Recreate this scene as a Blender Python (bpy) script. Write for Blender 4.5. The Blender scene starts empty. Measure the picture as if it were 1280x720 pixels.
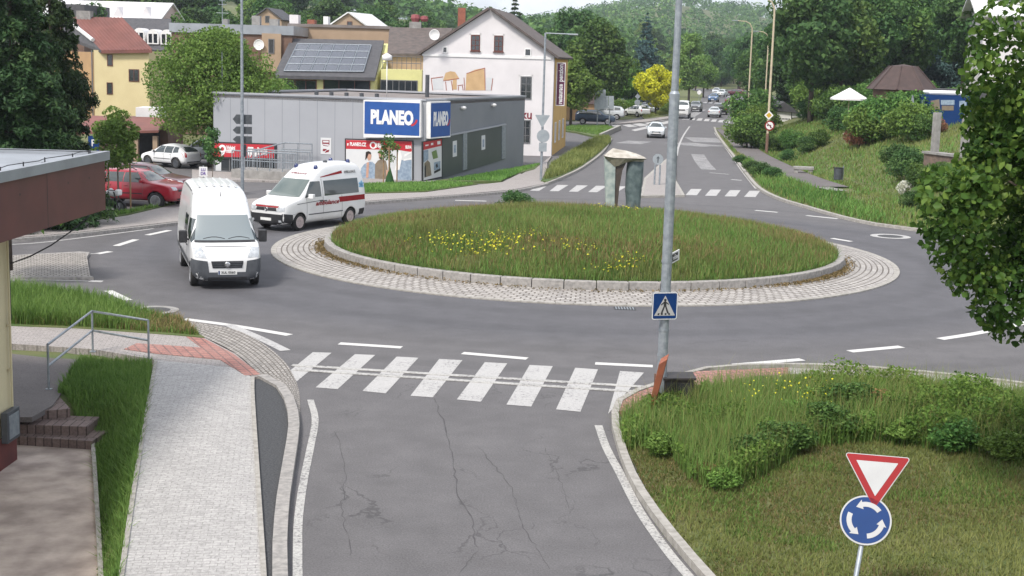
import bpy, bmesh, math, random
import numpy as np
from mathutils import Vector, Matrix, Euler
from mathutils.bvhtree import BVHTree
random.seed(7); RNG = np.random.default_rng(7)
S = bpy.context.scene; COL = S.collection
R = math.radians; PI = math.pi

# ---------------------------------------------------------------- camera
F, CAM_H = 1740.0, 6.8                       # focal length in photo pixels, mast height in metres
PITCH, ROLL = math.atan(285 / F), R(1.6)
cd = bpy.data.cameras.new('camera'); cam = bpy.data.objects.new('camera', cd); COL.objects.link(cam)
cd.sensor_width = 36; cd.lens = F / 1280 * 36; cd.clip_start = 0.3; cd.clip_end = 6000
CROT = Matrix.Rotation(PI / 2 - PITCH, 3, 'X') @ Matrix.Rotation(ROLL, 3, 'Z')
cam.matrix_world = Matrix.Translation((0, 0, CAM_H)) @ CROT.to_4x4()
S.camera = cam
# ---------------------------------------------------------------- sky and sun
SUN_EL, SUN_AZ = R(52), R(-145)              # azimuth measured from +Y towards +X
w = bpy.data.worlds.new('World'); S.world = w; w.use_nodes = True
nt = w.node_tree; nt.nodes.clear()
out = nt.nodes.new('ShaderNodeOutputWorld'); bg = nt.nodes.new('ShaderNodeBackground')
sky = nt.nodes.new('ShaderNodeTexSky'); sky.sky_type = 'NISHITA'; sky.sun_disc = False
sky.sun_elevation = SUN_EL; sky.sun_rotation = SUN_AZ; sky.air_density = 1.0; sky.dust_density = 3.0
tc = nt.nodes.new('ShaderNodeTexCoord'); nz = nt.nodes.new('ShaderNodeTexNoise')
nz.inputs['Scale'].default_value = 3.2; nz.inputs['Detail'].default_value = 8; nz.inputs['Roughness'].default_value = .55
rp = nt.nodes.new('ShaderNodeValToRGB'); rp.color_ramp.elements[0].position = .36; rp.color_ramp.elements[1].position = .56
mx = nt.nodes.new('ShaderNodeMix'); mx.data_type = 'RGBA'
mx.inputs[7].default_value = (7.4, 7.6, 8.0, 1)      # broken cloud deck
nt.links.new(tc.outputs['Generated'], nz.inputs['Vector']); nt.links.new(nz.outputs['Fac'], rp.inputs['Fac'])
nt.links.new(rp.outputs['Color'], mx.inputs[0]); nt.links.new(sky.outputs['Color'], mx.inputs[6])
nt.links.new(mx.outputs[2], bg.inputs['Color']); bg.inputs['Strength'].default_value = 0.108
nt.links.new(bg.outputs['Background'], out.inputs['Surface'])
sl = bpy.data.lights.new('sun', 'SUN'); sl.energy = 2.1; sl.angle = R(10); sl.color = (1, .95, .88)
so = bpy.data.objects.new('sun', sl); COL.objects.link(so)
sd = Vector((math.sin(SUN_AZ) * math.cos(SUN_EL), math.cos(SUN_AZ) * math.cos(SUN_EL), math.sin(SUN_EL)))
so.rotation_euler = sd.to_track_quat('Z', 'Y').to_euler()
S.view_settings.view_transform = 'Standard'; S.view_settings.look = 'None'; S.view_settings.gamma = 1
S.view_settings.use_curve_mapping = False; S.view_settings.exposure = 0.9
S.render.engine = 'CYCLES'

# ---------------------------------------------------------------- photo pixel -> place
def ray(px, py):
    return CROT @ Vector(((px - 640) / F, -(py - 360) / F, -1))
def G(px, py, z=0.0):
    d = ray(px, py); t = (z - CAM_H) / d.z
    return Vector((d.x * t, d.y * t, z))
def GY(px, py, Y):
    d = ray(px, py); t = Y / d.y
    return Vector((d.x * t, Y, CAM_H + d.z * t))
def GS(pts, z=0.0):
    return [(G(x, y, z).x, G(x, y, z).y) for x, y in pts]

# ---------------------------------------------------------------- mesh helpers
class MB:
    def __init__(s): s.v = []; s.f = []; s.m = []; s.g = []
    def add(s, vs, fs, mi=0):
        o = len(s.v); s.g.append((o, len(s.f))); s.v += [tuple(v) for v in vs]; s.f += [tuple(i + o for i in f) for f in fs]; s.m += [mi] * len(fs); return s
    def box(s, x0, x1, y0, y1, z0, z1, mi=0):
        return s.add([(x0,y0,z0),(x1,y0,z0),(x1,y1,z0),(x0,y1,z0),(x0,y0,z1),(x1,y0,z1),(x1,y1,z1),(x0,y1,z1)],
                     [(0,3,2,1),(4,5,6,7),(0,1,5,4),(1,2,6,5),(2,3,7,6),(3,0,4,7)], mi)
    def obox(s, c, size, rz=0, mi=0, M=None):
        a, b, h = size[0]/2, size[1]/2, size[2]/2
        T = Matrix.Translation(c) @ (M if M else Matrix.Rotation(rz, 4, 'Z'))
        vs = [T @ Vector(q) for q in ((-a,-b,-h),(a,-b,-h),(a,b,-h),(-a,b,-h),(-a,-b,h),(a,-b,h),(a,b,h),(-a,b,h))]
        return s.add(vs, [(0,3,2,1),(4,5,6,7),(0,1,5,4),(1,2,6,5),(2,3,7,6),(3,0,4,7)], mi)
    def prism(s, pts, z0, z1, mi=0, sides=True, bottom=True):
        if sum(a[0]*b[1]-b[0]*a[1] for a, b in zip(pts, pts[1:]+pts[:1])) < 0: pts = pts[::-1]
        n = len(pts); z0f = z0 if callable(z0) else (lambda x, y: z0); z1f = z1 if callable(z1) else (lambda x, y: z1)
        vs = [(p[0], p[1], z0f(p[0], p[1])) for p in pts] + [(p[0], p[1], z1f(p[0], p[1])) for p in pts]
        fs = [tuple(range(n, 2*n))]
        if bottom: fs.append(tuple(range(n-1, -1, -1)))
        if sides: fs += [(i, (i+1) % n, n + (i+1) % n, n + i) for i in range(n)]
        return s.add(vs, fs, mi)
    def sheet(s, pts, z, mi=0): return s.prism(pts, z, z, mi, sides=False, bottom=False)
    def tube(s, path, r, n=8, mi=0, caps=True):
        path = [Vector(p) for p in path]; k = len(path); rs = r if isinstance(r, (list, tuple)) else [r]*k
        vs = []; fs = []; prev = None
        for i, p in enumerate(path):
            t = (path[min(i+1, k-1)] - path[max(i-1, 0)]).normalized()
            ref = prev if prev is not None else (Vector((0,0,1)) if abs(t.z) < .9 else Vector((1,0,0)))
            a = (ref - t * ref.dot(t)).normalized(); b = t.cross(a); prev = a
            for j in range(n):
                q = 2*PI*j/n; vs.append(p + (a*math.cos(q) + b*math.sin(q))*rs[i])
        for i in range(k-1):
            for j in range(n): fs.append((i*n+j, i*n+(j+1)%n, (i+1)*n+(j+1)%n, (i+1)*n+j))
        if caps: fs += [tuple(range(n-1,-1,-1)), tuple(range((k-1)*n, k*n))]
        return s.add(vs, fs, mi)
    def lathe(s, prof, c, axis='Z', n=20, mi=0):
        vs = []; fs = []
        for r, h in prof:
            for j in range(n):
                q = 2*PI*j/n; a, b = r*math.cos(q), r*math.sin(q)
                vs.append({'Z':(c[0]+a,c[1]+b,c[2]+h), 'Y':(c[0]+a,c[1]+h,c[2]+b), 'X':(c[0]+h,c[1]+a,c[2]+b)}[axis])
        for i in range(len(prof)-1):
            for j in range(n): fs.append((i*n+j, i*n+(j+1)%n, (i+1)*n+(j+1)%n, (i+1)*n+j))
        return s.add(vs, fs, mi)
    def quad(s, a, b, c, d, mi=0): return s.add([a, b, c, d], [(0,1,2,3)], mi)
    def strip(s, path, wd, z0, z1, mi=0, off=0.0, gap=0, step=0):
        """a band along a ground polyline; with step it is cut in blocks"""
        P = resample(path, step) if step else [Vector((p[0], p[1])) for p in path]
        n = len(P); L = []; Rr = []
        for i in range(n):
            t = (P[min(i+1,n-1)] - P[max(i-1,0)]).normalized(); nn = Vector((-t.y, t.x))
            L.append(P[i] + nn*(off + wd/2)); Rr.append(P[i] + nn*(off - wd/2))
        for i in range(n-1):
            a, b, c, d = L[i], L[i+1], Rr[i+1], Rr[i]
            if gap:
                u = (b-a).normalized()*gap; a = a+u; b = b-u; u = (c-d).normalized()*gap; c = c-u; d = d+u
            if z1 > z0: s.prism([tuple(d), tuple(c), tuple(b), tuple(a)], z0, z1, mi)
            else: s.add([(q.x,q.y,z1) for q in (d, c, b, a)], [(0,1,2,3)], mi)
        return s
    def build_each(s, name, mat, parent=None):
        """every shape added so far as an object of its own"""
        v, f, g = s.v, s.f, s.g + [(len(s.v), len(s.f))]
        for (a, c), (b, d) in zip(g, g[1:]): k = MB(); k.add(v[a:b], [tuple(i-a for i in q) for q in f[c:d]]); k.build(name, mat, parent)
    def build(s, name, mat, parent=None, loc=(0,0,0), rz=0, smooth=False, bevel=0, fix=False):
        me = bpy.data.meshes.new(name); me.from_pydata(s.v, [], s.f)
        mats = mat if isinstance(mat, (list, tuple)) else [mat]
        for q in mats: me.materials.append(q)
        if len(mats) > 1: me.polygons.foreach_set('material_index', s.m)
        if smooth: me.polygons.foreach_set('use_smooth', [True]*len(me.polygons))
        me.update(); me.validate()
        if fix:
            bm = bmesh.new(); bm.from_mesh(me); bmesh.ops.recalc_face_normals(bm, faces=bm.faces); bm.to_mesh(me); bm.free()
        o = bpy.data.objects.new(name, me); COL.objects.link(o); o.location = loc; o.rotation_euler = (0, 0, rz)
        if parent: o.parent = parent
        if bevel:
            b = o.modifiers.new('bevel', 'BEVEL'); b.width = bevel; b.segments = 2; b.limit_method = 'ANGLE'; b.angle_limit = R(40)
        return o
def resample(path, step, closed=False):
    P = [Vector((p[0], p[1])) for p in path]
    if closed: P.append(P[0])
    d = [0]
    for a, b in zip(P, P[1:]): d.append(d[-1] + (b-a).length)
    n = max(1, round(d[-1]/step)); res = []
    j = 0
    for i in range(n+1):
        t = d[-1]*i/n
        while j < len(P)-2 and d[j+1] < t: j += 1
        u = (t-d[j])/max(1e-9, d[j+1]-d[j]); res.append(P[j].lerp(P[j+1], min(1, max(0, u))))
    return res
def smooth_path(pts, k=6):
    """Catmull-Rom through 2-D points"""
    P = [Vector(p) for p in pts]; P = [2*P[0]-P[1]] + P + [2*P[-1]-P[-2]]; r = []
    for i in range(1, len(P)-2):
        for j in range(k):
            t = j/k; a, b, c, d = P[i-1:i+3]
            r.append(0.5*((2*b) + (c-a)*t + (2*a-5*b+4*c-d)*t*t + (3*b-a-3*c+d)*t**3))
    r.append(P[-2]); return [tuple(q) for q in r]
def tag(o, label=None, cat=None, group=None, kind=None):
    if label: o['label'] = label
    if cat: o['category'] = cat
    if group: o['group'] = group
    if kind: o['kind'] = kind
    return o
def empty(name, loc, rz=0, label=None, cat=None, group=None):
    o = bpy.data.objects.new(name, None); COL.objects.link(o); o.location = loc; o.rotation_euler = (0, 0, rz)
    o.empty_display_size = .3
    return tag(o, label, cat, group)
def copy_tree(o, loc=None, rz=None, label=None, group=None, parent=None, scale=None):
    c = o.copy(); COL.objects.link(c); c.parent = parent
    for ch in list(o.children): copy_tree(ch, parent=c)
    if loc is not None: c.location = loc
    if rz is not None: c.rotation_euler = (0, 0, rz)
    if scale is not None: c.scale = scale
    if label: c['label'] = label
    if group: c['group'] = group
    return c
def text_part(s, size, mat, parent, M, name='lettering', bold=0.0, extrude=.004, width=None, shear=0):
    cu = bpy.data.curves.new('t', 'FONT'); cu.body = s; cu.size = size; cu.align_x = 'CENTER'; cu.align_y = 'CENTER'
    cu.extrude = extrude; cu.offset = bold; cu.shear = shear; cu.resolution_u = 3
    t = bpy.data.objects.new('t', cu); COL.objects.link(t)
    dg = bpy.context.evaluated_depsgraph_get(); dg.update()
    me = bpy.data.meshes.new_from_object(t.evaluated_get(dg)); bpy.data.objects.remove(t)
    if width and len(me.vertices):
        xs = [v.co.x for v in me.vertices]; k = width/(max(xs)-min(xs))
        for v in me.vertices: v.co.x *= k
    me.name = name; me.materials.clear(); me.materials.append(mat)
    o = bpy.data.objects.new(name, me); COL.objects.link(o); o.parent = parent; o.matrix_local = M
    return o
def face_matrix(c, right, up):
    """local X along right, local Y along up, facing right x up"""
    x = Vector(right).normalized(); y = Vector(up); y = (y - x*y.dot(x)).normalized(); z = x.cross(y)
    m = Matrix((x, y, z)).transposed().to_4x4(); m.translation = c
    return m

# ---------------------------------------------------------------- materials
def new_mat(name):
    m = bpy.data.materials.new(name); m.use_nodes = True; n = m.node_tree.nodes; b = n['Principled BSDF']
    return m, m.node_tree, b
def N(t, typ, **kw):
    n = t.nodes.new('ShaderNode' + typ)
    for k, v in kw.items():
        if k in n.inputs.keys(): n.inputs[k].default_value = v
        else: setattr(n, k, v)
    return n
def coords(t, kind='Object', scale=None):
    c = N(t, 'TexCoord').outputs[kind]
    if scale:
        mp = N(t, 'Mapping'); mp.inputs['Scale'].default_value = scale; t.links.new(c, mp.inputs['Vector']); c = mp.outputs[0]
    return c
def mixc(t, fac, a, b, typ='MIX'):
    m = N(t, 'Mix', data_type='RGBA', blend_type=typ)
    for i, q in ((0, fac), (6, a), (7, b)):
        if hasattr(q, 'is_output') or isinstance(q, bpy.types.NodeSocket): t.links.new(q, m.inputs[i])
        else: m.inputs[i].default_value = q if i == 0 else (*q[:3], 1)
    return m.outputs[2]
def ramp(t, fac, p0, p1, c0=(0,0,0), c1=(1,1,1)):
    r = N(t, 'ValToRGB'); e = r.color_ramp.elements
    e[0].position, e[1].position = p0, p1; e[0].color = (*c0, 1); e[1].color = (*c1, 1)
    t.links.new(fac, r.inputs['Fac']); return r.outputs['Color']
def noise(t, vec, scale, detail=5, rough=.55, dist=0):
    n = N(t, 'TexNoise', Scale=scale, Detail=detail, Roughness=rough, Distortion=dist)
    t.links.new(vec, n.inputs['Vector']); return n.outputs['Fac']
def bump(t, b, h, strength=.3, dist=.02):
    q = N(t, 'Bump', Strength=strength, Distance=dist); t.links.new(h, q.inputs['Height']); t.links.new(q.outputs[0], b.inputs['Normal'])
def pm(name, c1, c2=None, scale=4, rough=.7, metal=0, bmp=0, detail=6, spec=.4, coat=0, lo=.35, hi=.65):
    m, t, b = new_mat(name); b.inputs['Roughness'].default_value = rough; b.inputs['Metallic'].default_value = metal
    b.inputs['Specular IOR Level'].default_value = spec; b.inputs['Coat Weight'].default_value = coat
    if c2 is None: c2 = tuple(q*.82 for q in c1)
    f = noise(t, coords(t), scale, detail); r = ramp(t, f, lo, hi)
    t.links.new(mixc(t, r, c1, c2), b.inputs['Base Color'])
    if bmp: bump(t, b, f, bmp, .02)
    return m
def brick_mat(name, c1, c2, mortar, bw, bh, ms=.01, rough=.85, vec='Object', rot=0, offset=.5, bmp=.4, var=None, swap=False):
    m, t, b = new_mat(name); b.inputs['Roughness'].default_value = rough
    c = coords(t, vec)
    if rot or swap:
        mp = N(t, 'Mapping'); mp.inputs['Rotation'].default_value = (PI/2 if swap else 0, 0, rot); t.links.new(c, mp.inputs['Vector']); c = mp.outputs[0]
    k = N(t, 'TexBrick', offset=offset); k.inputs['Scale'].default_value = 1
    k.inputs['Brick Width'].default_value = bw; k.inputs['Row Height'].default_value = bh; k.inputs['Mortar Size'].default_value = ms
    k.inputs['Color1'].default_value = (*c1, 1); k.inputs['Color2'].default_value = (*c2, 1); k.inputs['Mortar'].default_value = (*mortar, 1)
    k.inputs['Mortar Smooth'].default_value = .3; k.inputs['Bias'].default_value = 0
    t.links.new(c, k.inputs['Vector'])
    n1 = noise(t, coords(t), .8, 6); n2 = noise(t, coords(t), 25, 3)
    col = mixc(t, ramp(t, n1, .35, .7), k.outputs['Color'], var or tuple(q*.75 for q in c1)); 
    mm = [q for q in t.nodes if q.type == 'MIX'][-1]
    mul = N(t, 'Math', operation='MULTIPLY'); mul.inputs[1].default_value = .45; t.links.new(ramp(t, n1, .35, .7), mul.inputs[0]); t.links.new(mul.outputs[0], mm.inputs[0])
    col = mixc(t, .25, col, ramp(t, n2, .3, .7), 'OVERLAY')
    t.links.new(col, b.inputs['Base Color'])
    if bmp:
        inv = N(t, 'Math', operation='SUBTRACT'); inv.inputs[0].default_value = 1; t.links.new(k.outputs['Fac'], inv.inputs[1]); bump(t, b, inv.outputs[0], bmp, .02)
    return m
LEAF_K = 2.1
def leaf_mat(name, dark, mid, light, trans=.3, rough=.55, k=None):
    k = k or LEAF_K
    m, t, b = new_mat(name); b.inputs['Roughness'].default_value = rough; b.inputs['Specular IOR Level'].default_value = .12
    dark, mid, light = [tuple(min(.7, q*k) for q in c) for c in (dark, mid, light)]
    a = N(t, 'Attribute', attribute_name='var').outputs['Fac']
    oi = N(t, 'ObjectInfo').outputs['Random']
    r = N(t, 'ValToRGB'); e = r.color_ramp.elements; e[0].color = (*dark, 1); e[1].color = (*light, 1); e.new(.5).color = (*mid, 1)
    t.links.new(a, r.inputs['Fac'])
    h = N(t, 'HueSaturation'); mr = N(t, 'MapRange'); mr.inputs[3].default_value = .485; mr.inputs[4].default_value = .515
    t.links.new(oi, mr.inputs[0]); t.links.new(mr.outputs[0], h.inputs['Hue'])
    mv = N(t, 'MapRange'); mv.inputs[3].default_value = .8; mv.inputs[4].default_value = 1.2; t.links.new(oi, mv.inputs[0]); t.links.new(mv.outputs[0], h.inputs['Value'])
    t.links.new(r.outputs['Color'], h.inputs['Color']); t.links.new(h.outputs[0], b.inputs['Base Color'])
    if trans:
        tr = N(t, 'BsdfTranslucent'); t.links.new(h.outputs[0], tr.inputs['Color'])
        ms = N(t, 'MixShader'); ms.inputs[0].default_value = trans; o = t.nodes['Material Output']
        t.links.new(b.outputs[0], ms.inputs[1]); t.links.new(tr.outputs[0], ms.inputs[2]); t.links.new(ms.outputs[0], o.inputs['Surface'])
    return m

def asphalt_mat(name, base, cracks=True):
    m, t, b = new_mat(name); b.inputs['Roughness'].default_value = .82; b.inputs['Specular IOR Level'].default_value = .35
    c = coords(t)
    big = noise(t, c, .16, 6, .6); mid = noise(t, c, 1.3, 6, .65); fine = noise(t, c, 34, 4, .75)
    col = mixc(t, ramp(t, big, .3, .72), tuple(q*.93 for q in base), tuple(q*1.08 for q in base))
    # tyre-polished rings round the island
    sx = N(t, 'SeparateXYZ'); t.links.new(c, sx.inputs[0])
    v = N(t, 'VectorMath', operation='DISTANCE'); v.inputs[1].default_value = (2.5, 49.9, 0); t.links.new(c, v.inputs[0])
    wv = N(t, 'Math', operation='SINE'); q = N(t, 'Math', operation='MULTIPLY_ADD'); q.inputs[1].default_value = 2.6; q.inputs[2].default_value = .7
    t.links.new(v.outputs['Value'], q.inputs[0]); t.links.new(q.outputs[0], wv.inputs[0])
    lt = N(t, 'Math', operation='LESS_THAN'); lt.inputs[1].default_value = 20; t.links.new(v.outputs['Value'], lt.inputs[0])
    ml = N(t, 'Math', operation='MULTIPLY'); t.links.new(ramp(t, wv.outputs[0], .2, .9), ml.inputs[0]); t.links.new(lt.outputs[0], ml.inputs[1])
    ml2 = N(t, 'Math', operation='MULTIPLY'); ml2.inputs[1].default_value = .28; t.links.new(ml.outputs[0], ml2.inputs[0])
    col = mixc(t, ml2.outputs[0], col, tuple(q*.62 for q in base))
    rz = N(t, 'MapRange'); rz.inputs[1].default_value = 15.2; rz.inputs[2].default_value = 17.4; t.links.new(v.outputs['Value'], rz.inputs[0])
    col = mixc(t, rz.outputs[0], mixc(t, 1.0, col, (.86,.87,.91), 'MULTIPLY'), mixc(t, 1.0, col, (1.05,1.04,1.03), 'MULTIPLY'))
    col = mixc(t, .16, col, ramp(t, mid, .25, .78), 'OVERLAY')
    col = mixc(t, .5, col, ramp(t, fine, .22, .78), 'OVERLAY')
    if cracks:
        dv = N(t, 'TexNoise', Scale=.9, Detail=5); t.links.new(c, dv.inputs['Vector'])
        va = N(t, 'VectorMath', operation='MULTIPLY_ADD'); va.inputs[1].default_value = (1.1, 1.1, 0); t.links.new(dv.outputs['Color'], va.inputs[0])
        mp = N(t, 'Mapping'); mp.inputs['Scale'].default_value = (.55, .2, .2); t.links.new(c, mp.inputs['Vector']); t.links.new(mp.outputs[0], va.inputs[2])
        vo = N(t, 'TexVoronoi', feature='DISTANCE_TO_EDGE', Scale=1.15); t.links.new(va.outputs[0], vo.inputs['Vector'])
        cr = ramp(t, vo.outputs['Distance'], .003, .014, (1,1,1), (0,0,0))
        msk = ramp(t, noise(t, c, .33, 3), .48, .6)
        yy = N(t, 'MapRange'); yy.inputs[1].default_value = 27; yy.inputs[2].default_value = 30.5; yy.inputs[3].default_value = 1; yy.inputs[4].default_value = .25
        t.links.new(sx.outputs['Y'], yy.inputs[0])
        m1 = N(t, 'Math', operation='MULTIPLY'); t.links.new(cr, m1.inputs[0]); t.links.new(msk, m1.inputs[1])
        m2 = N(t, 'Math', operation='MULTIPLY'); t.links.new(m1.outputs[0], m2.inputs[0]); t.links.new(yy.outputs[0], m2.inputs[1])
        m3 = N(t, 'Math', operation='MULTIPLY'); m3.inputs[1].default_value = .55; t.links.new(m2.outputs[0], m3.inputs[0])
        col = mixc(t, m3.outputs[0], col, tuple(q*.3 for q in base))
    t.links.new(col, b.inputs['Base Color']); bump(t, b, fine, .25, .01)
    return m
def paint_mat(name, col, under, lo=.42, hi=.5, sc=9):
    m, t, b = new_mat(name); b.inputs['Roughness'].default_value = .75; c = coords(t)
    f = noise(t, c, sc, 8, .7); g = noise(t, c, 1.1, 4)
    s = N(t, 'Math', operation='MULTIPLY_ADD'); s.inputs[1].default_value = .35; t.links.new(g, s.inputs[0]); t.links.new(f, s.inputs[2])
    k = ramp(t, s.outputs[0], lo, hi, under, col); fi = noise(t, c, 45, 2)
    t.links.new(mixc(t, .2, k, ramp(t, fi, .3, .7), 'OVERLAY'), b.inputs['Base Color'])
    return m
def glass_mat(name, col=(.02,.025,.03), rough=.06):
    m, t, b = new_mat(name); b.inputs['Base Color'].default_value = (*col, 1); b.inputs['Roughness'].default_value = rough
    b.inputs['Specular IOR Level'].default_value = .9; b.inputs['IOR'].default_value = 1.52
    return m
ASPH = (.108, .104, .107)
M = dict(
 asphalt=asphalt_mat('asphalt', ASPH), path_asphalt=asphalt_mat('path_asphalt', (.12, .108, .106), False),
 fresh=pm('dark_gravel', (.035,.036,.04), (.075,.077,.08), 30, .9, bmp=.6),
 paint=paint_mat('road_paint', (.39,.38,.37), ASPH, .47, .63, 12), paint_new=paint_mat('thick_road_paint', (.53,.52,.50), ASPH, .34, .44),
 paint_old=paint_mat('worn_road_paint', (.36,.35,.345), ASPH, .58, .80, 14),
 kerb=pm('kerb_granite', (.34,.32,.30), (.22,.21,.2), 9, .85, bmp=.3), kerb_light=pm('kerb_concrete', (.37,.35,.32), (.25,.235,.21), 7, .85, bmp=.2),
 cobble=brick_mat('granite_setts', (.36,.335,.31), (.235,.22,.205), (.085,.072,.055), .17, .12, .018, vec='UV', bmp=.8, var=(.27,.245,.22)),
 cobble2=brick_mat('apron_setts', (.43,.405,.38), (.29,.272,.258), (.10,.085,.07), .27, .19, .026, vec='UV', bmp=.9, var=(.31,.285,.26)),
 pavers=brick_mat('pale_pavers', (.40,.387,.375), (.335,.325,.315), (.23,.22,.21), .2, .1, .006, rot=R(-9), var=(.30,.29,.28), bmp=.25),
 pavers_old=brick_mat('old_pavers', (.33,.30,.285), (.29,.265,.25), (.17,.155,.145), .2, .1, .008, rot=R(-9), bmp=.3),
 red_pavers=brick_mat('red_tactile_pavers', (.36,.16,.13), (.29,.13,.11), (.15,.09,.08), .2, .2, .02, rot=R(-25), offset=0, bmp=.7, var=(.34,.22,.19)),
 gravel=pm('yard_gravel', (.50,.42,.36), (.27,.22,.19), 1.6, .95, bmp=.4, detail=10),
 step=brick_mat('step_block', (.14,.10,.09), (.19,.14,.125), (.05,.035,.03), .16, .6, .012, bmp=.4),
 soil=pm('soil', (.085,.06,.042), (.13,.1,.07), 6, .95, bmp=.5),
 lawn=pm('ground_grass', (.075,.11,.03), (.135,.125,.055), .9, .95, bmp=.4, detail=10),
 lawn_green=pm('verge_ground', (.06,.105,.025), (.11,.125,.045), 1.4, .95, bmp=.4, detail=10),
 paint_edge=paint_mat('worn_edge_paint', (.40,.39,.37), ASPH, .50, .70, 16), glass=glass_mat('window_glass'), car_glass=glass_mat('vehicle_glass', (.035,.045,.045), .04),
 black=pm('black_plastic', (.018,.018,.02), (.03,.03,.033), 8, .55), rubber=pm('tyre_rubber', (.016,.016,.017), (.03,.028,.027), 12, .85),
 greyplast=pm('grey_plastic', (.075,.08,.09), (.055,.06,.068), 6, .55),
 white_car=pm('white_car_paint', (.68,.68,.68), (.62,.62,.615), 1.2, .3, coat=.5, spec=.5), rim=pm('wheel_rim', (.45,.45,.46), (.3,.3,.31), 5, .35, metal=.7),
 steel=pm('galvanised_steel', (.33,.36,.39), (.23,.255,.28), 9, .5, metal=.45, detail=9), lamp_cream=pm('cream_pole_paint', (.52,.44,.30), (.42,.36,.26), 6, .6),
 white=pm('white_paint', (.76,.75,.74), (.68,.67,.66), 3, .6), offwhite=pm('offwhite_render', (.68,.65,.655), (.61,.585,.59), .7, .85, detail=9),
 red=pm('sign_red', (.25,.009,.012), (.21,.008,.011), 3, .6, spec=.2), blue=pm('sign_blue', (.005,.034,.135), (.004,.03,.12), 3, .6, spec=.2),
 sign_white=pm('sign_white_film', (.40,.40,.40), (.36,.36,.36), 3, .6, spec=.2), shop_blue=pm('shop_sign_blue', (.022,.085,.30), (.02,.075,.27), 3, .4), shop_red=pm('shop_sign_red', (.46,.028,.04), (.42,.025,.035), 3, .4), darkred=pm('dark_red_letters', (.22,.012,.025), None, 3, .5),
 chrome=pm('chrome', (.6,.6,.6), (.5,.5,.5), 5, .15, metal=1), wood=pm('stake_wood', (.34,.22,.12), (.24,.15,.08), 8, .85),
 concrete=pm('concrete', (.30,.29,.275), (.21,.2,.19), 3, .9, bmp=.2),
)
# ================================================================ GROUND
def sstep(a, b, x):
    t = np.clip((np.asarray(x, float) - a) / (b - a), 0, 1); return t*t*(3-2*t)
def poly_sd(px, py, poly):
    """signed distance (positive inside) of points to a polygon"""
    px = np.asarray(px, float); py = np.asarray(py, float); d = np.full(px.shape, 1e9); ins = np.zeros(px.shape, bool)
    for (x0, y0), (x1, y1) in zip(poly, poly[1:] + poly[:1]):
        ex, ey = x1-x0, y1-y0; t = np.clip(((px-x0)*ex + (py-y0)*ey)/(ex*ex+ey*ey+1e-12), 0, 1)
        d = np.minimum(d, np.hypot(px-x0-t*ex, py-y0-t*ey))
        with np.errstate(divide='ignore', invalid='ignore'):
            c = ((y0 > py) != (y1 > py)) & (px < (x1-x0)*(py-y0)/(y1-y0+1e-15) + x0)
        ins ^= c
    return np.where(ins, d, -d)
CX, CY = 2.5, 49.9
BANK = GS([(930,775),(880,722),(825,655),(790,600),(771,545),(769,522),(773,508),(788,497),(812,489),(870,468),(930,462),(1040,462),(1160,471),(1280,485)]) + [(24,27.5),(60,22),(60,3),(4,3)]
YARD = GS([(196,455),(188,500),(171,601),(154,722)]) + [(-3.7,8),(-40,8),(-40,31)] + GS([(15,434),(117,441)])
TOE = [(G(x,y,.2).y, G(x,y,.2).x) for x, y in ((1280,312),(1170,274),(1110,248),(1047,221),(985,197),(945,168))]
TY = np.array([-100, 30, 44] + [t[0] for t in TOE] + [200, 260, 400, 900]); TX = np.array([90, 60, 28] + [t[1] for t in TOE] + [38, 52, 74, 170])
KERB_R = GS([(893,160),(896,168),(905,181),(916,195),(931,216),(948,236),(972,249),(1000,258),(1077,279),(1161,291),(1230,303)]) + [(22.5,48.5),(34,44.5),(60,40)]
_e0, _e1 = G(117,558,-.55), G(127,724,-.55); _s = (_e0.x-_e1.x)/(_e0.y-_e1.y); EDY = [5, _e0.y+.6, _e0.y+1.4, 32]; EDX = [_e1.x+_s*(5-_e1.y), _e0.x+_s*.6, _e0.x-.5, _e0.x-1.4]
def hgt(x, y):
    x = np.asarray(x, float); y = np.asarray(y, float); h = np.full(x.shape, -.06)
    # lawn bank on the right, in front
    d = poly_sd(x, y, BANK); h = np.where(d > -.3, h + sstep(0, .35, d)*(.16 + .55*sstep(.5, 9, d)), h)
    # sunken yard on the left, in front
    d = poly_sd(x, y, YARD); xe = np.interp(y, EDY, EDX); xr = np.interp(y, [17.3, 29.9], [-4.97, -7.76])
    dep = .60*(1-sstep(25.2, 27.2, y)) + .06
    f = sstep(0, 1, (xr - x)/np.maximum(.4, xr - xe)); h = np.where(d > 0, .03 - dep*f - .0, h)
    # slope on the right, behind
    toe = np.interp(y, TY, TX); e = x - toe
    hs = np.where(e > 0, 5.6*(1-np.exp(-np.maximum(e, 0)*.085)) + .03*np.maximum(e-20, 0), 0)*sstep(36, 52, y)
    kr = poly_sd(x, y, KERB_R + [(60,60),(60,260),(40,210)]); h = np.where(kr > 0, .10*sstep(0,.5,kr) + .02*np.maximum(kr-1, 0)*(e < 0) + hs + .04*sstep(-1,2,e), h + hs)
    # hills
    h = h + 11*sstep(120, 330, y)*sstep(10, -70, x) + 9*sstep(240, 420, y)*sstep(-20,-60,x-.16*y)
    far = sstep(380, 1400, y)*17 + sstep(420, 900, y)*4*np.sin(x*.006+1) + 4*sstep(600,1100,y)*np.sin(x*.017) + 30*np.exp(-((x-165)/110)**2)*sstep(600,1300,y) + 24*sstep(-40,-260,x)*sstep(400,900,y)
    return h + far + 22*sstep(60, 220, x - .16*y)*sstep(120, 260, y)
def hz(x, y): return float(hgt(np.array([x]), np.array([y]))[0])
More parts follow.
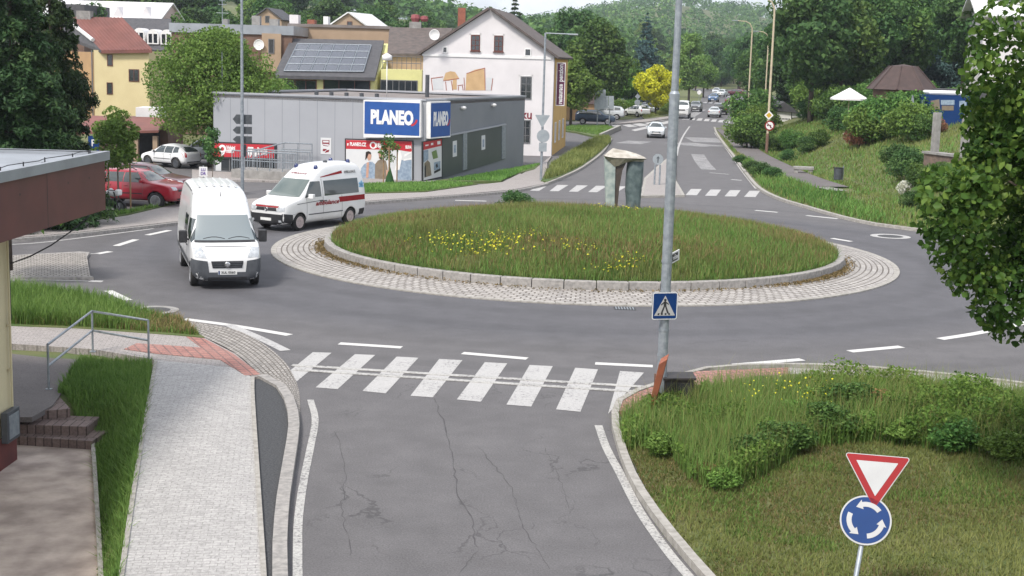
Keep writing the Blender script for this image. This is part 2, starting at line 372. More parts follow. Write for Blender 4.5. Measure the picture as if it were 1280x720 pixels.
def GT(px, py):
    """photo pixel -> point on the terrain"""
    d = ray(px, py); t = 8.0
    for i in range(4000):
        p = Vector((d.x*t, d.y*t, CAM_H + d.z*t))
        if p.z < hz(p.x, p.y): break
        t += .25 + t*.0015
    return Vector((p.x, p.y, hz(p.x, p.y)))
def struct(mb, name, mat, **k):
    o = mb.build(name, mat, **k); o['kind'] = 'structure'; return o

xs = np.unique(np.concatenate([[-3000,-1800,-1100,-700,-450,-300,-220,-160,-120,-90,-70,-55,-45,-36,-30,-25,-21,-18,-15.5], np.arange(-14, 14, .3), np.arange(14, 44, .8), np.arange(45, 100, 4), [110,130,160,200,260,340,450,600,900,1400,2200,3200]]))
ys = np.unique(np.concatenate([[-200,-60,-20,0,5,8], np.arange(9, 34, .3), np.arange(34, 120, 1.0), np.arange(122, 300, 6), np.arange(300, 620, 20), np.arange(640, 1700, 60), [1900, 2400, 3200, 4500]]))
X, Y = np.meshgrid(xs, ys); Z = hgt(X, Y); nx, ny = len(xs), len(ys)
me = bpy.data.meshes.new('ground'); vv = np.stack([X, Y, Z], -1).reshape(-1, 3)
me.vertices.add(len(vv)); me.vertices.foreach_set('co', vv.ravel())
ii = (np.arange(ny-1)[:, None]*nx + np.arange(nx-1)[None]).ravel(); q = np.stack([ii, ii+1, ii+nx+1, ii+nx], -1)
me.loops.add(q.size); me.loops.foreach_set('vertex_index', q.ravel()); me.polygons.add(len(q)); me.polygons.foreach_set('loop_start', np.arange(len(q))*4)
me.update(); me.polygons.foreach_set('use_smooth', [True]*len(q)); me.materials.append(M['lawn'])
go = bpy.data.objects.new('ground', me); COL.objects.link(go); go['kind'] = 'structure'

AS = [(-3.3, 5), (-3.5, 20), (-4.4, 25), (-6, 29.5), (-9, 33.4), (-15, 37), (-70, 37), (-70, 96), (-24, 98), (-20, 150), (-14, 156), (8, 162), (14, 172), (24, 215), (34, 262), (45, 340), (52, 440), (66, 440), (62, 340), (50, 262), (38, 215), (28, 172), (24, 160), (24.5, 140), (22, 120), (20, 90), (22, 58), (60, 50), (60, 21), (12, 24), (6, 5)]
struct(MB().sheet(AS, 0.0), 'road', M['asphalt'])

# ---- painted markings
def mark(name, mat, *paths, z=.006, w=.2):
    b = MB()
    for p in paths:
        ww = w
        if isinstance(p, tuple): p, ww = p
        b.strip(smooth_path(GS(p), 4) if len(p) > 2 else GS(p), ww, z, z)
    return struct(b, name, M[mat])
mark('lane_marking', 'paint_new', [(424,429.5),(502,434.5)], [(578,441.5),(659,448.5)], [(744,454.5),(816,458)], [(918,456.5),(1003,449.5)],
     [(1062,439.5),(1127,433.5)], [(1175,424),(1225,416),(1285,403)], [(230,399),(290,407),(362,419)], [(135,363.5),(160,375.5)], [(145,307.5),(170,299.5)],
     [(184,294),(212,288)], [(121,317.5),(138,314.5)], [(112,351.5),(128,352)], [(944,263),(972,265.5)], [(1008,269.5),(1047,273.5)], [(1040,298),(1064,302)], [(914,224.5),(927,225.5)],
     [(569,250.5),(608,251.5)], w=.26)
mark('edge_line', 'paint_edge', ([(388,500),(394,525),(388,560),(379,605),(373,650),(372,690),(372,722)], .13), ([(748,532),(758,560),(775,592),(800,640),(835,690),(863,723)], .15), z=.0075)
mark('edge_line', 'paint',
     ([(285,406),(325,423),(357,438.5)], .26), ([(894,166),(905,181),(915,195),(930,216),(946,236)], .22), ([(11,306),(50,303.5),(110,296.5),(192,286)], .16), ([(2,325.5),(60,321),(124,317)], .12), ([(2,350.5),(60,350.5),(127,352)], .12),
     ([(846,195),(848,184),(854,170),(862,158)], .16), ([(900,140),(912,131),(921,123)], .2), ([(887,216),(911,218)], .25), z=.0085)
mark('worn_marking', 'paint_old', ([(847,178.5),(870,181),(892,183)], 3.2), ([(872,193),(878,203),(886,212)], 1.0), ([(875,172),(888,178)], 3), ([(785,179.5),(800,176.5)], 2.2), ([(858,150),(866,144),(878,137)], 1.2))
zb = MB()
for q in ([(391,440.5),(414.5,441.2),(371,477),(362,464)], [(443.7,443),(469,444),(422,486.7),(394.5,484.5)], [(496,446),(523,447.5),(482,492),(453,489)], [(549,449),(578,450.5),(541,497),(513,495)],
          [(606,453),(634,454.5),(601,502.5),(571,499.5)], [(662,456.5),(691,458),(664,508.5),(633,506)], [(719,460),(747.5,462),(725.5,515),(695,512)], [(775,464),(805,466),(775,500),(760,518)]):
    zb.sheet(GS(q), .006)
for k in range(-1, 6):
    o = 24.2*k; e = .55*k
    zb.sheet(GS([(696.7+o,231.2+e),(710.7+o,231.4+e),(698+o,239.2+e),(686.8+o,239+e)]), .006)
for k in range(4):
    o = 24.4*k; e = .75*k
    zb.sheet(GS([(863.7+o,236.3+e),(877+o,236.4+e),(871+o,244.2+e),(856.8+o,244+e)]), .006)
for k in range(9):
    o = 8.9*k; e = .7*k
    zb.sheet(GS([(864+o,147.2+e),(869.5+o,147.2+e),(868+o,150.2+e),(861.5+o,150+e)]), .006)
for q in ([(764,155.5),(772,155.5),(778,159),(766,159)], [(778,156.5),(787,155.5),(797,158),(786,159)], [(790,155),(800,154),(812,156.5),(800,158)], [(789,162.5),(806,158.5),(812,160),(794,164)], [(803,152.5),(815,151),(822,153.5),(810,155.5)], [(822,148.5),(836,145.5),(838,148.5),(826,151)], [(826,153),(838,150.5),(840,153.5),(828,155.5)]):
    zb.sheet(GS(q), .006)
for k in range(4): zb.sheet(GS([(880+7*k,127.6+.3*k),(884+7*k,127.6+.3*k),(883+7*k,129.2+.3*k),(878+7*k,129+.3*k)]), .006)
struct(zb, 'zebra_crossing', M['paint'])
gl = MB()
for a in (((365,457),(590,471),(812,484.5)), ((368,462.5),(590,477),(800,490.5))): gl.strip(GS(a), .17, .006, .018)
struct(gl, 'tactile_guide_line', M['paint_edge'])

# ---- stone and paving
def uv_strip(Lp, Rp, name, mat, zl, zr, vw, closed=False, su=1.0):
    n = len(Lp); vs = [(p[0], p[1], zl) for p in Lp] + [(p[0], p[1], zr) for p in Rp]
    k = n if closed else n-1; me = bpy.data.meshes.new(name); me.from_pydata(vs, [], [(n+i, n+(i+1) % n, (i+1) % n, i) for i in range(k)])
    u = [0]
    for i in range(n): a, b = Lp[i], Lp[(i+1) % n]; c, d = Rp[i], Rp[(i+1) % n]; u.append(u[-1] + su*(math.dist(a, b)+math.dist(c, d))/2)
    uv = me.uv_layers.new(name='UVMap'); dat = []
    for i in range(k): dat += [u[i], 0, u[i+1], 0, u[i+1], vw, u[i], vw]
    uv.data.foreach_set('uv', dat); me.materials.append(mat); me.update()
    bm = bmesh.new(); bm.from_mesh(me)
    if bm.faces and sum(f.normal.z for f in bm.faces) < 0: bmesh.ops.reverse_faces(bm, faces=bm.faces)
    bm.to_mesh(me); bm.free()
    o = bpy.data.objects.new(name, me); COL.objects.link(o); o['kind'] = 'structure'; return o
def ring(r, n=180): return [(CX + r*math.cos(2*PI*i/n), CY + r*math.sin(2*PI*i/n)) for i in range(n)]
uv_strip(ring(9.0), ring(10.92), 'cobbled_apron', M['cobble2'], .15, .035, 1.92, True)
kb = MB(); kb.strip(ring(11.0)+[ring(11.0)[0]], .19, -.02, .036, step=.5, gap=.006); struct(kb, 'apron_edge_stones', M['kerb_light'])
kb = MB(); kb.strip(ring(9.12)+[ring(9.12)[0]], .26, .05, .40, step=.95, gap=.012); ko = struct(kb, 'island_kerb', M['kerb'], bevel=.02)
# cobbled gutter round the near corner
Lo = resample(smooth_path(GS([(150,393),(222,400.5),(287,410.5),(325,427.5),(355,452),(370,477),(375,500),(375,530)])), .4); n = len(Lo)
Li = resample(smooth_path(GS([(165,404),(215,410),(257,427),(295,447),(327,475),(355,492),(366,520),(369,538)])), .1)
Li = [Li[round(i*(len(Li)-1)/(n-1))] for i in range(n)]
uv_strip([tuple(p) for p in Lo], [tuple(p) for p in Li], 'cobbled_gutter', M['cobble'], .012, .09, .9)
def slab(name, mat, pts, z=.1, dz=.2, **k): return struct(MB().prism(GS(pts), z-dz, z), name, M[mat] if isinstance(mat, str) else mat, **k)
slab('pavement', 'pavers_old', [(-40,409),(5,412),(100,415.5),(217,424),(257,427.5),(295,447.5),(327,475.5),(316,477),(300,466),(195,455),(117,441.5),(5,434),(-40,431)], .094)
slab('tactile_paving', 'red_pavers', [(155,442),(171,434.5),(252,440),(233,426),(254,428),(292,448),(326,474.5),(306,475),(275,455),(195,447.5)], .106, .01)
slab('walkway', 'pavers', [(196,455.5),(300,466),(314,477),(316,500),(320,576),(329,722),(331,760),(148,760),(154,722),(171,601),(188,500)], .1)
slab('gravel_strip', 'fresh', [(317,479),(327,476),(355,492.5),(364,520),(366,550),(356,595),(349,650),(347,722),(347,760),(332,760),(330,722),(321.5,576)], .07)
def kerb(name, pts, wd=.18, z=.12, mat='kerb', step=1.0, world=False, zb=-.1):
    b = MB(); b.strip(smooth_path(pts if world else GS(pts), 5), wd, zb, z, step=step, gap=.004); return struct(b, name, M[mat])
kerb('kerb', [(327,475.5),(341,483),(355,492.5),(364.5,515),(367.5,540),(361,585),(354,630),(350,680),(350,722),(351,760)], .2, .13)
kerb('walkway_edging', [(316,478),(316,500),(320.5,576),(329.5,722),(331.5,760)], .07, .125, 'kerb_light')
kerb('walkway_edging', [(195,456),(187.5,500),(170.5,601),(153,722),(147,760)], .07, .125, 'kerb_light')
slab('verge', 'lawn_green', [(-40,368),(5,368),(70,374),(130,386),(165,395),(215,401),(256,427),(217,424),(100,415.5),(5,412),(-40,409)], .11)
slab('splitter_island', 'kerb', [(-30,324),(5,323),(100,317.5),(112,318.5),(107,328),(105,338),(110,347),(117,350),(5,350),(-30,350)], .09)
a = resample(GS([(-30,325),(100,319),(108,320)]), .5); b_ = resample(GS([(-30,349),(5,349),(113,349)]), .1); b_ = [b_[round(i*(len(b_)-1)/(len(a)-1))] for i in range(len(a))]
uv_strip([tuple(p) for p in a], [tuple(p) for p in b_], 'splitter_island_setts', M['cobble'], .096, .096, 2.6)
# far side of the roundabout, left
slab('pavement', 'pavers_old', [(-40,304),(10,300.5),(50,298.5),(125,291),(220,280),(330,265),(459,254),(575,245.5),(641,239.5),(682,231.5),(676,228),(650,219),(628,230),(597,233.5),(532,243),(457,245),(330,250),(220,258),(160,272.5),(60,288),(-40,297)], .11)
kerb('kerb', [(-40,306),(10,302.5),(50,300),(125,292.5),(220,281.5),(330,266.5),(459,255.5),(575,246.7),(641,240.7),(684,232)], .16, .12)
slab('verge', 'lawn_green', [(-20,297),(60,287.5),(160,272),(220,257.5),(220,255),(160,269),(95,273.5),(30,285),(-20,290)], .14)
slab('verge', 'lawn_green', [(457,244.5),(455,233),(553,230),(593,233),(597,233.3),(532,242.5)], .14)
slab('verge', 'lawn_green', [(545,228.5),(632,216),(655,209),(676,207),(668,214),(648,219.5),(632,224),(626,229.5),(575,229.8)], .14)
slab('pavement', 'pavers_old', [(240,226),(420,230),(455,232.5),(553,229.8),(560,227),(530,228),(440,224),(262,216),(240,214)], .10)
# strip between the side street and the main road
slab('verge', 'lawn_green', [(676,229),(681,221),(687,211),(719,190),(745,175),(762,174),(764,179),(752,191),(728,210),(703,222.5),(684,230.5)], .16)
kerb('kerb', [(764,175),(753,191.5),(728,210.7),(703,223.2),(683,231.3)], .18, .14, 'kerb_light')
slab('verge', 'lawn_green', [(694,163),(715,158.5),(760,158.5),(768,160.5),(752,172),(745,173),(721,167)], .16)
b = MB(); b.strip(GS([(750,173.5),(775,162)]), .25, 0, .45); struct(b, 'low_kerb_wall', M['kerb_light'])
slab('pavement', 'pavers_old', [(640,226),(676,207),(690,196),(684,205),(684,212),(676,229)], .114)
slab('verge', 'lawn', [(800,145),(830,136),(852,134),(846,142),(836,146),(806,150)], .14)
slab('pavement', 'pavers_old', [(766,156),(806,150),(836,146),(845,143),(836,149),(806,153.5)], .11)
# median island before the far crossing
slab('median_island', 'kerb_light', [(801,247.5),(805,225),(827,205),(836,198),(846,192),(845,210),(845,228),(856,246.5)], .12)
slab('median_island_paving', 'pavers_old', [(804,246.5),(808,226),(829,206.5),(837,200),(843,197),(842,210),(842,228),(852,245.5)], .126, .02)
# right, behind
kerb('kerb', KERB_R, .2, .13, 'kerb_light', world=True, step=1.4)
pa = MB()
def path_on_hill(name, mat, pts, wd, dz=.05):
    P = resample(smooth_path([tuple(GT(x, y).xy) for x, y in pts], 5), .8); b = MB(); vs = []
    for i, p in enumerate(P):
        t = (P[min(i+1, len(P)-1)]-P[max(i-1, 0)]).normalized(); nn = Vector((-t.y, t.x))
        for s in (-1, 1): q = p + nn*s*wd/2; vs.append((q.x, q.y, hz(q.x, q.y)+dz))
    b.add(vs, [(2*i, 2*i+2, 2*i+3, 2*i+1) for i in range(len(P)-1)]); return struct(b, name, M[mat], fix=True)
path_on_hill('footpath', 'path_asphalt', [(912,166),(925,180),(938,192),(962,205),(990,218),(1015,228),(1040,236)], 2.0, .09)
path_on_hill('footpath_end', 'concrete', [(1005,232),(1028,236),(1050,240.5)], .9, .07)
slab('side_lane', 'path_asphalt', [(896,163),(915,157),(935,158),(930,166),(905,173)], .10)
# right, in front
kerb('kerb', [(930,775),(880,722),(825,655),(790,600),(771,545),(768.5,522),(772,509),(788,497),(812,489),(870,468),(930,461.5),(1040,461.5),(1160,470.5),(1280,484.5),(1380,500)], .14, .12, 'kerb_light')
slab('tactile_paving', 'red_pavers', [(771,520),(775,510),(790,499),(814,490),(868,470),(985,465),(985,502),(860,522),(800,520)], .106)
slab('pavement', 'pavers_old', [(985,465),(1160,473),(1280,487),(1280,520),(1160,505),(985,503)], .104)

# ---- sunken yard by the building, its steps and path
YZ = -.55
struct(MB().prism([(G(x,y,YZ).x, G(x,y,YZ).y) for x, y in ((20,550),(60,551),(116,553),(121,640),(126,722),(128,770))] + [(-14, 15), (-14, 25.0)], YZ-.2, YZ), 'yard_surface', M['gravel'])
kerb('yard_edging', [tuple(G(x,y,YZ).xy) for x, y in ((116,556),(119,600),(122,650),(126,722),(128,770))], .07, YZ+.1, 'kerb_light', world=True, zb=YZ-.2)
for k, (xa, ya, xb, yb, xw) in enumerate(((20,556,115,562,112), (20,541,109,544,106), (24,527,88,521,84))):
    z0 = YZ + .17*k; p0 = G(xa, ya, z0); p1 = G(xb, yb, z0)
    d = (p1-p0).normalized(); nn = Vector((-d.y, d.x, 0)); dp = .75 if k < 2 else 1.6
    b = MB(); q = [p0, p1, p1+nn*dp, p0+nn*dp]; b.prism([(v.x, v.y) for v in q], z0-.3, z0+.165)
    struct(b, 'step', M['step'], bevel=.008)
slab('yard_path', 'path_asphalt', [(15,441),(60,446),(100,448),(84,480),(66,505),(40,520),(0,520),(0,440)], -.02, .1)

# long cracks in the old asphalt of the near road
cr = MB(); rc = random.Random(3)
def crack(pts, w0):
    P = []
    for (x0,y0),(x1,y1) in zip(pts, pts[1:]):
        n_ = max(3, int(math.hypot(x1-x0, y1-y0)/5))
        for i in range(n_): P.append((x0+(x1-x0)*i/n_+rc.uniform(-2.2,2.2), y0+(y1-y0)*i/n_+rc.uniform(-.8,.8)))
    P = GS(P)
    for a_, b_ in zip(P, P[1:]):
        d_ = Vector((b_[0]-a_[0], b_[1]-a_[1])); 
        if d_.length < 1e-4: continue
        d_ = d_.normalized(); w_ = w0*rc.uniform(.25,1.0)*.55/2; cr.add([(a_[0]-d_.y*w_,a_[1]+d_.x*w_,.0035),(a_[0]+d_.y*w_,a_[1]-d_.x*w_,.0035),(b_[0]+d_.y*w_,b_[1]-d_.x*w_,.0035),(b_[0]-d_.y*w_,b_[1]+d_.x*w_,.0035)], [(0,1,2,3)])
for pts, w0 in (([(544,498),(556,535),(566,575),(572,620),(590,650),(596,690)],.05), ([(600,560),(640,610),(655,660),(690,715)],.03), ([(680,560),(700,600),(715,640)],.025), ([(420,540),(432,585),(428,640),(440,700)],.03), ([(596,690),(570,720)],.03), ([(520,415),(560,409),(610,413)],.035), ([(860,430),(905,425),(950,428)],.03), ([(980,398),(1020,394),(1060,399)],.03), ([(700,440),(750,447),(790,446)],.03), ([(480,405),(500,408),(520,407)],.05)): crack(pts, w0)
struct(cr, 'asphalt_cracks', pm('crack_dark', (.06,.057,.06), (.085,.081,.084), 3, .95))  # flat dark grey strips drawn along the cracks
# ================================================================ BUILDINGS
def onplane(px, py, P0, n):
    d = ray(px, py); o = Vector((0, 0, CAM_H)); t = (Vector(P0)-o).dot(n)/d.dot(n); return o + d*t
def wb(mb, name, mat, parent, **k):
    """world-space shape -> child in its parent's own space"""
    inv = (Matrix.Translation(parent.location) @ parent.rotation_euler.to_matrix().to_4x4()).inverted()
    mb.v = [tuple(inv @ Vector(v)) for v in mb.v]; return mb.build(name, mat, parent, **k)
def wtext(s, size, mat, parent, c, right, up=(0,0,1), **k):
    inv = (Matrix.Translation(parent.location) @ parent.rotation_euler.to_matrix().to_4x4()).inverted()
    return text_part(s, size, mat, parent, inv @ face_matrix(c, right, up), **k)
def window(parent, c, nrm, w_, h_, fm, cols=2, rows=1, fr=.07, sill=None, pane='glass', name='window'):
    """a frame a little proud of the wall, with bars; pane and sill are sub-parts"""
    up = Vector((0,0,1)); nrm = Vector(nrm).normalized(); rt = up.cross(nrm)
    def bx(b, x0, x1, y0, y1, z0, z1):
        vs = [c + rt*x + up*y + nrm*z for z in (z0, z1) for x, y in ((x0,y0),(x1,y0),(x1,y1),(x0,y1))]
        b.add(vs, [(0,3,2,1),(4,5,6,7),(0,1,5,4),(1,2,6,5),(2,3,7,6),(3,0,4,7)])
    b = MB(); a, hh = w_/2, h_/2
    bx(b,-a,-a+fr,-hh,hh,0,.05); bx(b,a-fr,a,-hh,hh,0,.05); bx(b,-a+fr,a-fr,hh-fr,hh,0,.05); bx(b,-a+fr,a-fr,-hh,-hh+fr,0,.05)
    for i in range(1, cols): x = -a + w_*i/cols; bx(b, x-.025, x+.025, -hh+fr, hh-fr, 0, .045)
    for i in range(1, rows): y = -hh + h_*i/rows; bx(b, -a+fr, a-fr, y-.02, y+.02, 0, .04)
    f = wb(b, name, fm, parent)
    p = MB(); bx(p, -a+fr-.01, a-fr+.01, -hh+fr-.01, hh-fr+.01, .004, .02); pl = Vector((0,0,0))
    inv = (Matrix.Translation(parent.location) @ parent.rotation_euler.to_matrix().to_4x4()).inverted(); p.v = [tuple(inv @ Vector(v)) for v in p.v]
    p.build('pane', M[pane], f)
    if sill:
        s = MB(); bx(s, -a-.06, a+.06, -hh-.07, -hh, 0, .12); s.v = [tuple(inv @ Vector(v)) for v in s.v]; s.build('sill', sill, f)
    return f
def pwin(parent, P0, n, x0, y0, x1, y1, fm, **k):
    """window whose corners are the photo pixels on the wall plane"""
    a, b, c_ = onplane(x0, y0, P0, n), onplane(x1, y0, P0, n), onplane(x0, y1, P0, n); m = (onplane(x1, y1, P0, n)+a)/2
    return window(parent, m + n*.002, n, (b-a).xy.length, a.z-c_.z, fm, **k)
def V2(v): return Vector((v[0], v[1], 0))
def wall_n(a, b):
    """outward normal of a wall running a->b seen from the camera side"""
    d = (V2(b)-V2(a)).normalized(); n = Vector((d.y, -d.x, 0)); return n if n.dot(-V2(a)) > 0 else -n
def plate(b, P0, n, px, off, mi=0, th=None):
    """flat panel on a wall from photo pixels, off metres proud"""
    q = [onplane(x, y, P0, n) + n*off for x, y in px]
    if th:
        k = len(q); w2 = [v - n*th for v in q]; b.add(q + w2, [tuple(range(k))] + [(i, k+i, k+(i+1) % k, (i+1) % k) for i in range(k)], mi)
    else: b.add(q, [tuple(range(len(q)))], mi)
    return b
B = dict(
 cream=pm('cream_render', (.60,.53,.34), (.52,.46,.30), .8, .9), yellow=pm('yellow_render', (.66,.56,.33), (.60,.50,.29), .5, .9, detail=8),
 orange=pm('orange_render', (.46,.29,.15), (.38,.24,.13), .8, .9), lemon=pm('lemon_render', (.62,.60,.27), (.54,.52,.24), 1, .9),
 tan=pm('tan_render', (.40,.29,.20), (.33,.24,.165), .6, .9), brown=pm('brown_render', (.19,.115,.085), (.13,.08,.06), .9, .9), pink=pm('pink_render', (.52,.40,.37), None, .8, .9),
 redroof=pm('oxide_roof_sheet', (.20,.075,.06), (.14,.055,.045), .5, .6, detail=9), darkroof=brick_mat('dark_roof_shingle', (.055,.055,.06), (.075,.073,.077), (.03,.03,.03), .35, .25, .01, vec='Generated', bmp=0),
 slate=pm('dark_roof', (.06,.06,.066), (.085,.083,.088), 3, .8, detail=9), tile=pm('worn_tile_roof', (.125,.10,.09), (.08,.068,.064), 2.5, .85, detail=10), brownroof=pm('brown_shingle', (.075,.05,.046), (.055,.038,.035), 2, .8),
 whiteroof=pm('white_roof_sheet', (.72,.72,.72), None, 1, .6), fascia=pm('oxblood_fascia', (.115,.037,.036), (.09,.03,.03), 1.5, .45, detail=8), zinc=pm('zinc_sheet', (.34,.36,.39), (.25,.265,.285), .7, .45, metal=.35, detail=9),
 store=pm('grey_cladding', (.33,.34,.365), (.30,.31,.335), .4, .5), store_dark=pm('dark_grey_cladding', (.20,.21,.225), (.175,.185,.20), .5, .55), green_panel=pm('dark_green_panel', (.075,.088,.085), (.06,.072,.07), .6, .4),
 flatroof=pm('bitumen_roof', (.15,.125,.115), (.22,.20,.19), .5, .9, detail=10), brownwin=pm('brown_window_frame', (.13,.045,.035), None, 3, .6), greywin=pm('grey_window_frame', (.15,.15,.155), None, 3, .6),
 solar=pm('solar_cell', (.06,.066,.085), (.045,.05,.065), 4, .15, spec=.9), brick=pm('brick_chimney', (.30,.11,.07), (.22,.08,.055), 6, .9), plinth=pm('dark_red_plinth', (.14,.04,.035), (.10,.032,.03), 2, .8),
 poster_w=pm('poster_white', (.62,.62,.62), (.55,.56,.57), 1, .35), skin=pm('printed_skin', (.52,.30,.22), None, 3, .4), denim=pm('printed_denim', (.30,.37,.45), (.18,.24,.32), 6, .4), olive=pm('printed_olive', (.22,.175,.125), (.17,.135,.10), 4, .4), hair=pm('printed_hair', (.03,.02,.018), None, 3, .4),
 sand=pm('mural_sand', (.55,.37,.20), (.48,.32,.17), 2, .85), mural_red=pm('mural_outline', (.36,.12,.08), None, 3, .85), purple=pm('plum_sign', (.12,.02,.07), None, 3, .5), shutter=pm('ochre_render', (.62,.40,.14), (.55,.34,.12), 1, .9))

# ---- foreground building, lower left
FB = GY(132,262,26.8); FT = GY(132,198,26.8); NB = G(0,304,FB.z)
fd = (V2(NB)-V2(FB)).normalized(); inn = Vector((fd.y, -fd.x, 0));  inn = inn if inn.x < 0 else -inn
A0 = V2(FB); A1 = A0 + fd*14; A2 = A1 + Vector((-14,0,0)); A3 = A0 + Vector((-20,.1,0))
zb_, zt_ = FB.z, FT.z
corner = G(17,575,YZ); e = empty('kiosk_building', (corner.x-2.5, corner.y-3, YZ), label='low cream building with wide oxblood fascia and grey sheet roof in the left foreground', cat='building')
bd = MB(); wc = V2(corner); w1 = wc + fd*9; bd.prism([tuple(q.xy) for q in (wc, w1, w1+Vector((-9,0,0)), wc+Vector((-9,0,0)))], YZ+.55, zb_+.02); wb(bd, 'wall', B['cream'], e)
bd = MB(); o_ = -inn*.05; bd.prism([tuple(q.xy) for q in (wc+o_+Vector((0,.05,0)), w1+o_, w1+Vector((-9,0,0)), wc+Vector((-9,.05,0)))], YZ-.3, YZ+.55); wb(bd, 'plinth', B['plinth'], e)
bd = MB(); pts = [A0, A1, A2, A3]; bd.prism([tuple(q.xy) for q in pts], zb_, zt_)
fo = wb(bd, 'fascia', B['fascia'], e)
bd = MB()
for t in (3.0, 6.0, 9.0): p = A0 + fd*t - inn*.002; bd.add([p+Vector((0,0,zb_))-fd*.012, p+Vector((0,0,zt_))-fd*.012, p+Vector((0,0,zt_))+fd*.012, p+Vector((0,0,zb_))+fd*.012], [(0,1,2,3)])
for t in (.9, 2.0, 4.2): p = A0 + fd*t - inn*.003; bd.add([p+Vector((0,0,zt_-.32))-fd*.02, p+Vector((0,0,zt_-.28))-fd*.02, p+Vector((0,0,zt_-.28))+fd*.02, p+Vector((0,0,zt_-.32))+fd*.02], [(0,1,2,3)])
inv = Matrix.Translation(e.location).inverted(); bd.v = [tuple(inv @ Vector(v)) for v in bd.v]; bd.build_each('seam', M['black'], fo)
out_ = [A0 - inn*.08 + Vector((0,.08,0)), A1 - inn*.08, A2, A3 + Vector((0,.08,0))]
bd = MB(); bd.prism([tuple(q.xy) for q in out_], zt_-.03, zt_+.05); ro = wb(bd, 'roof', B['zinc'], e)
bd = MB(); r0, r1 = out_[0]+Vector((0,0,zt_+.05)), out_[1]+Vector((0,0,zt_+.05)); bd.obox((r0+r1)/2 + inn*.05 + Vector((0,0,.03)), ((r1-r0).length, .1, .12), math.atan2(fd.y, fd.x))
q0, q1 = out_[3]+Vector((0,0,zt_+.08)), r0+Vector((-.1,0,.03)); bd.obox((q0+q1)/2 + Vector((0,-.05,0)), ((q1-q0).length, .09, .1), 0); bd.v = [tuple(inv @ Vector(v)) for v in bd.v]; bd.build('flashing', B['zinc'], ro)
for t in (1.5, 3.4, 5.4, 7.4):       # standing seams
    pass
bd = MB(); pa_ = []
for i in range(12):
    t = .1 + i*.55; p = r0 + fd*t + inn*(.35 + .06*math.sin(i*2.1)) + Vector((0,0,.09)); pa_.append(p)
    if i % 2 == 0: bd.tube([p - Vector((0,0,.12)), p + Vector((0,0,.02))], .012, 5); bd.obox(p - Vector((0,0,.09)), (.10,.10,.04))
bd.tube(pa_, .008, 5); a2 = [r0 + Vector((-.3-k*1.0, -.35, .09)) for k in range(9)]
for p in a2[::2]: bd.tube([p - Vector((0,0,.12)), p + Vector((0,0,.02))], .012, 5); bd.obox(p - Vector((0,0,.09)), (.10,.10,.04))
bd.tube([pa_[0]] + a2, .008, 5); bd.v = [tuple(inv @ Vector(v)) for v in bd.v]; bd.build('lightning_wire', M['black'], ro)
bd = MB(); cw = onplane(10, 330, wc, -inn) - inn*.02; ctop = A0 + fd*.95 - inn*.01 + Vector((0,0,zb_-.01)); cm = (cw+ctop)/2 - Vector((0,0,.12)); bd.tube([ctop, (ctop+cm)/2-Vector((0,0,.03)), cm, (cm+cw)/2-Vector((0,0,.03)), cw, cw-Vector((0,0,1.0))], .014, 6); wb(bd, 'cable', M['black'], e)
bd = MB(); p = wc + fd*.35 - inn*.11; bd.obox(p + Vector((0,0,YZ+.75)), (.55,.12,.55), math.atan2(fd.y, fd.x)); fb = wb(bd, 'meter_box', M['greyplast'], e, bevel=.01)
bd = MB(); bd.obox(p - inn*.065 + Vector((0,0,YZ+.75)), (.42,.012,.42), math.atan2(fd.y, fd.x)); bd.v = [tuple(inv @ Vector(v)) for v in bd.v]; bd.build('box_door', M['steel'], fb)
bd = MB()
for z in (.9, 1.7, 2.5): bd.obox(wc + fd*.12 - inn*.04 + Vector((0,0,YZ+z)), (.03,.1,.03), 0)
bd.tube([wc + fd*.12 - inn*.06 + Vector((0,0,YZ+.5)), wc + fd*.12 - inn*.06 + Vector((0,0,zb_))], .02, 6); wb(bd, 'downpipe', B['cream'], e)

# ---- electronics store
fl, co, rf, bl = Vector((-17.2,79.4,0)), Vector((-5.0,76.5,0)), Vector((.5,90.6,0)), Vector((-11.6,95,0))
nf, nr = wall_n(fl, co), wall_n(co, rf)
st = empty('shop_building', tuple(((fl+rf)/2)), label='grey flat-roofed electronics shop with blue PLANEO signs at its corner', cat='shop')
ZS = 4.5
def zroof(x, y): return ZS
bd = MB(); bd.quad(fl, co, co+Vector((0,0,ZS)), fl+Vector((0,0,ZS))); bd.quad(bl, fl, fl+Vector((0,0,ZS)), bl+Vector((0,0,ZS)))
wb(bd, 'front_wall', B['store'], st)
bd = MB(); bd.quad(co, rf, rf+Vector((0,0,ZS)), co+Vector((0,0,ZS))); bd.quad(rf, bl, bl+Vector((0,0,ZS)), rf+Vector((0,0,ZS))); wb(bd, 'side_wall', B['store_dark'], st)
bd = MB()
L = (co-fl).length; dv = (co-fl)/L
for i in range(1, 12): p = fl + dv*L*i/12 + nf*.003; bd.add([p-dv*.012+Vector((0,0,.1)), p+dv*.012+Vector((0,0,.1)), p+dv*.012+Vector((0,0,ZS-.1)), p-dv*.012+Vector((0,0,ZS-.1))], [(0,1,2,3)])
wb(bd, 'cladding_joint', B['store_dark'], st)
bd = MB(); bd.prism([tuple(q.xy) for q in (fl,co,rf,bl)], ZS-.25, ZS-.1); rfp = wb(bd, 'roof', B['flatroof'], st)
bd = MB()
cyc = [fl,co,rf,bl,fl]
for a, b_ in zip(cyc, cyc[1:]):
    d_ = (b_-a).normalized(); n_ = Vector((d_.y,-d_.x,0)); bd.obox((a+b_)/2 - n_*.06 + Vector((0,0,ZS+.02)), ((b_-a).length+.1, .26, .1), math.atan2(d_.y, d_.x))
invs = Matrix.Translation(st.location).inverted(); bd.v = [tuple(invs @ Vector(v)) for v in bd.v]; bd.build('parapet', B['store'], rfp)
bd = MB()
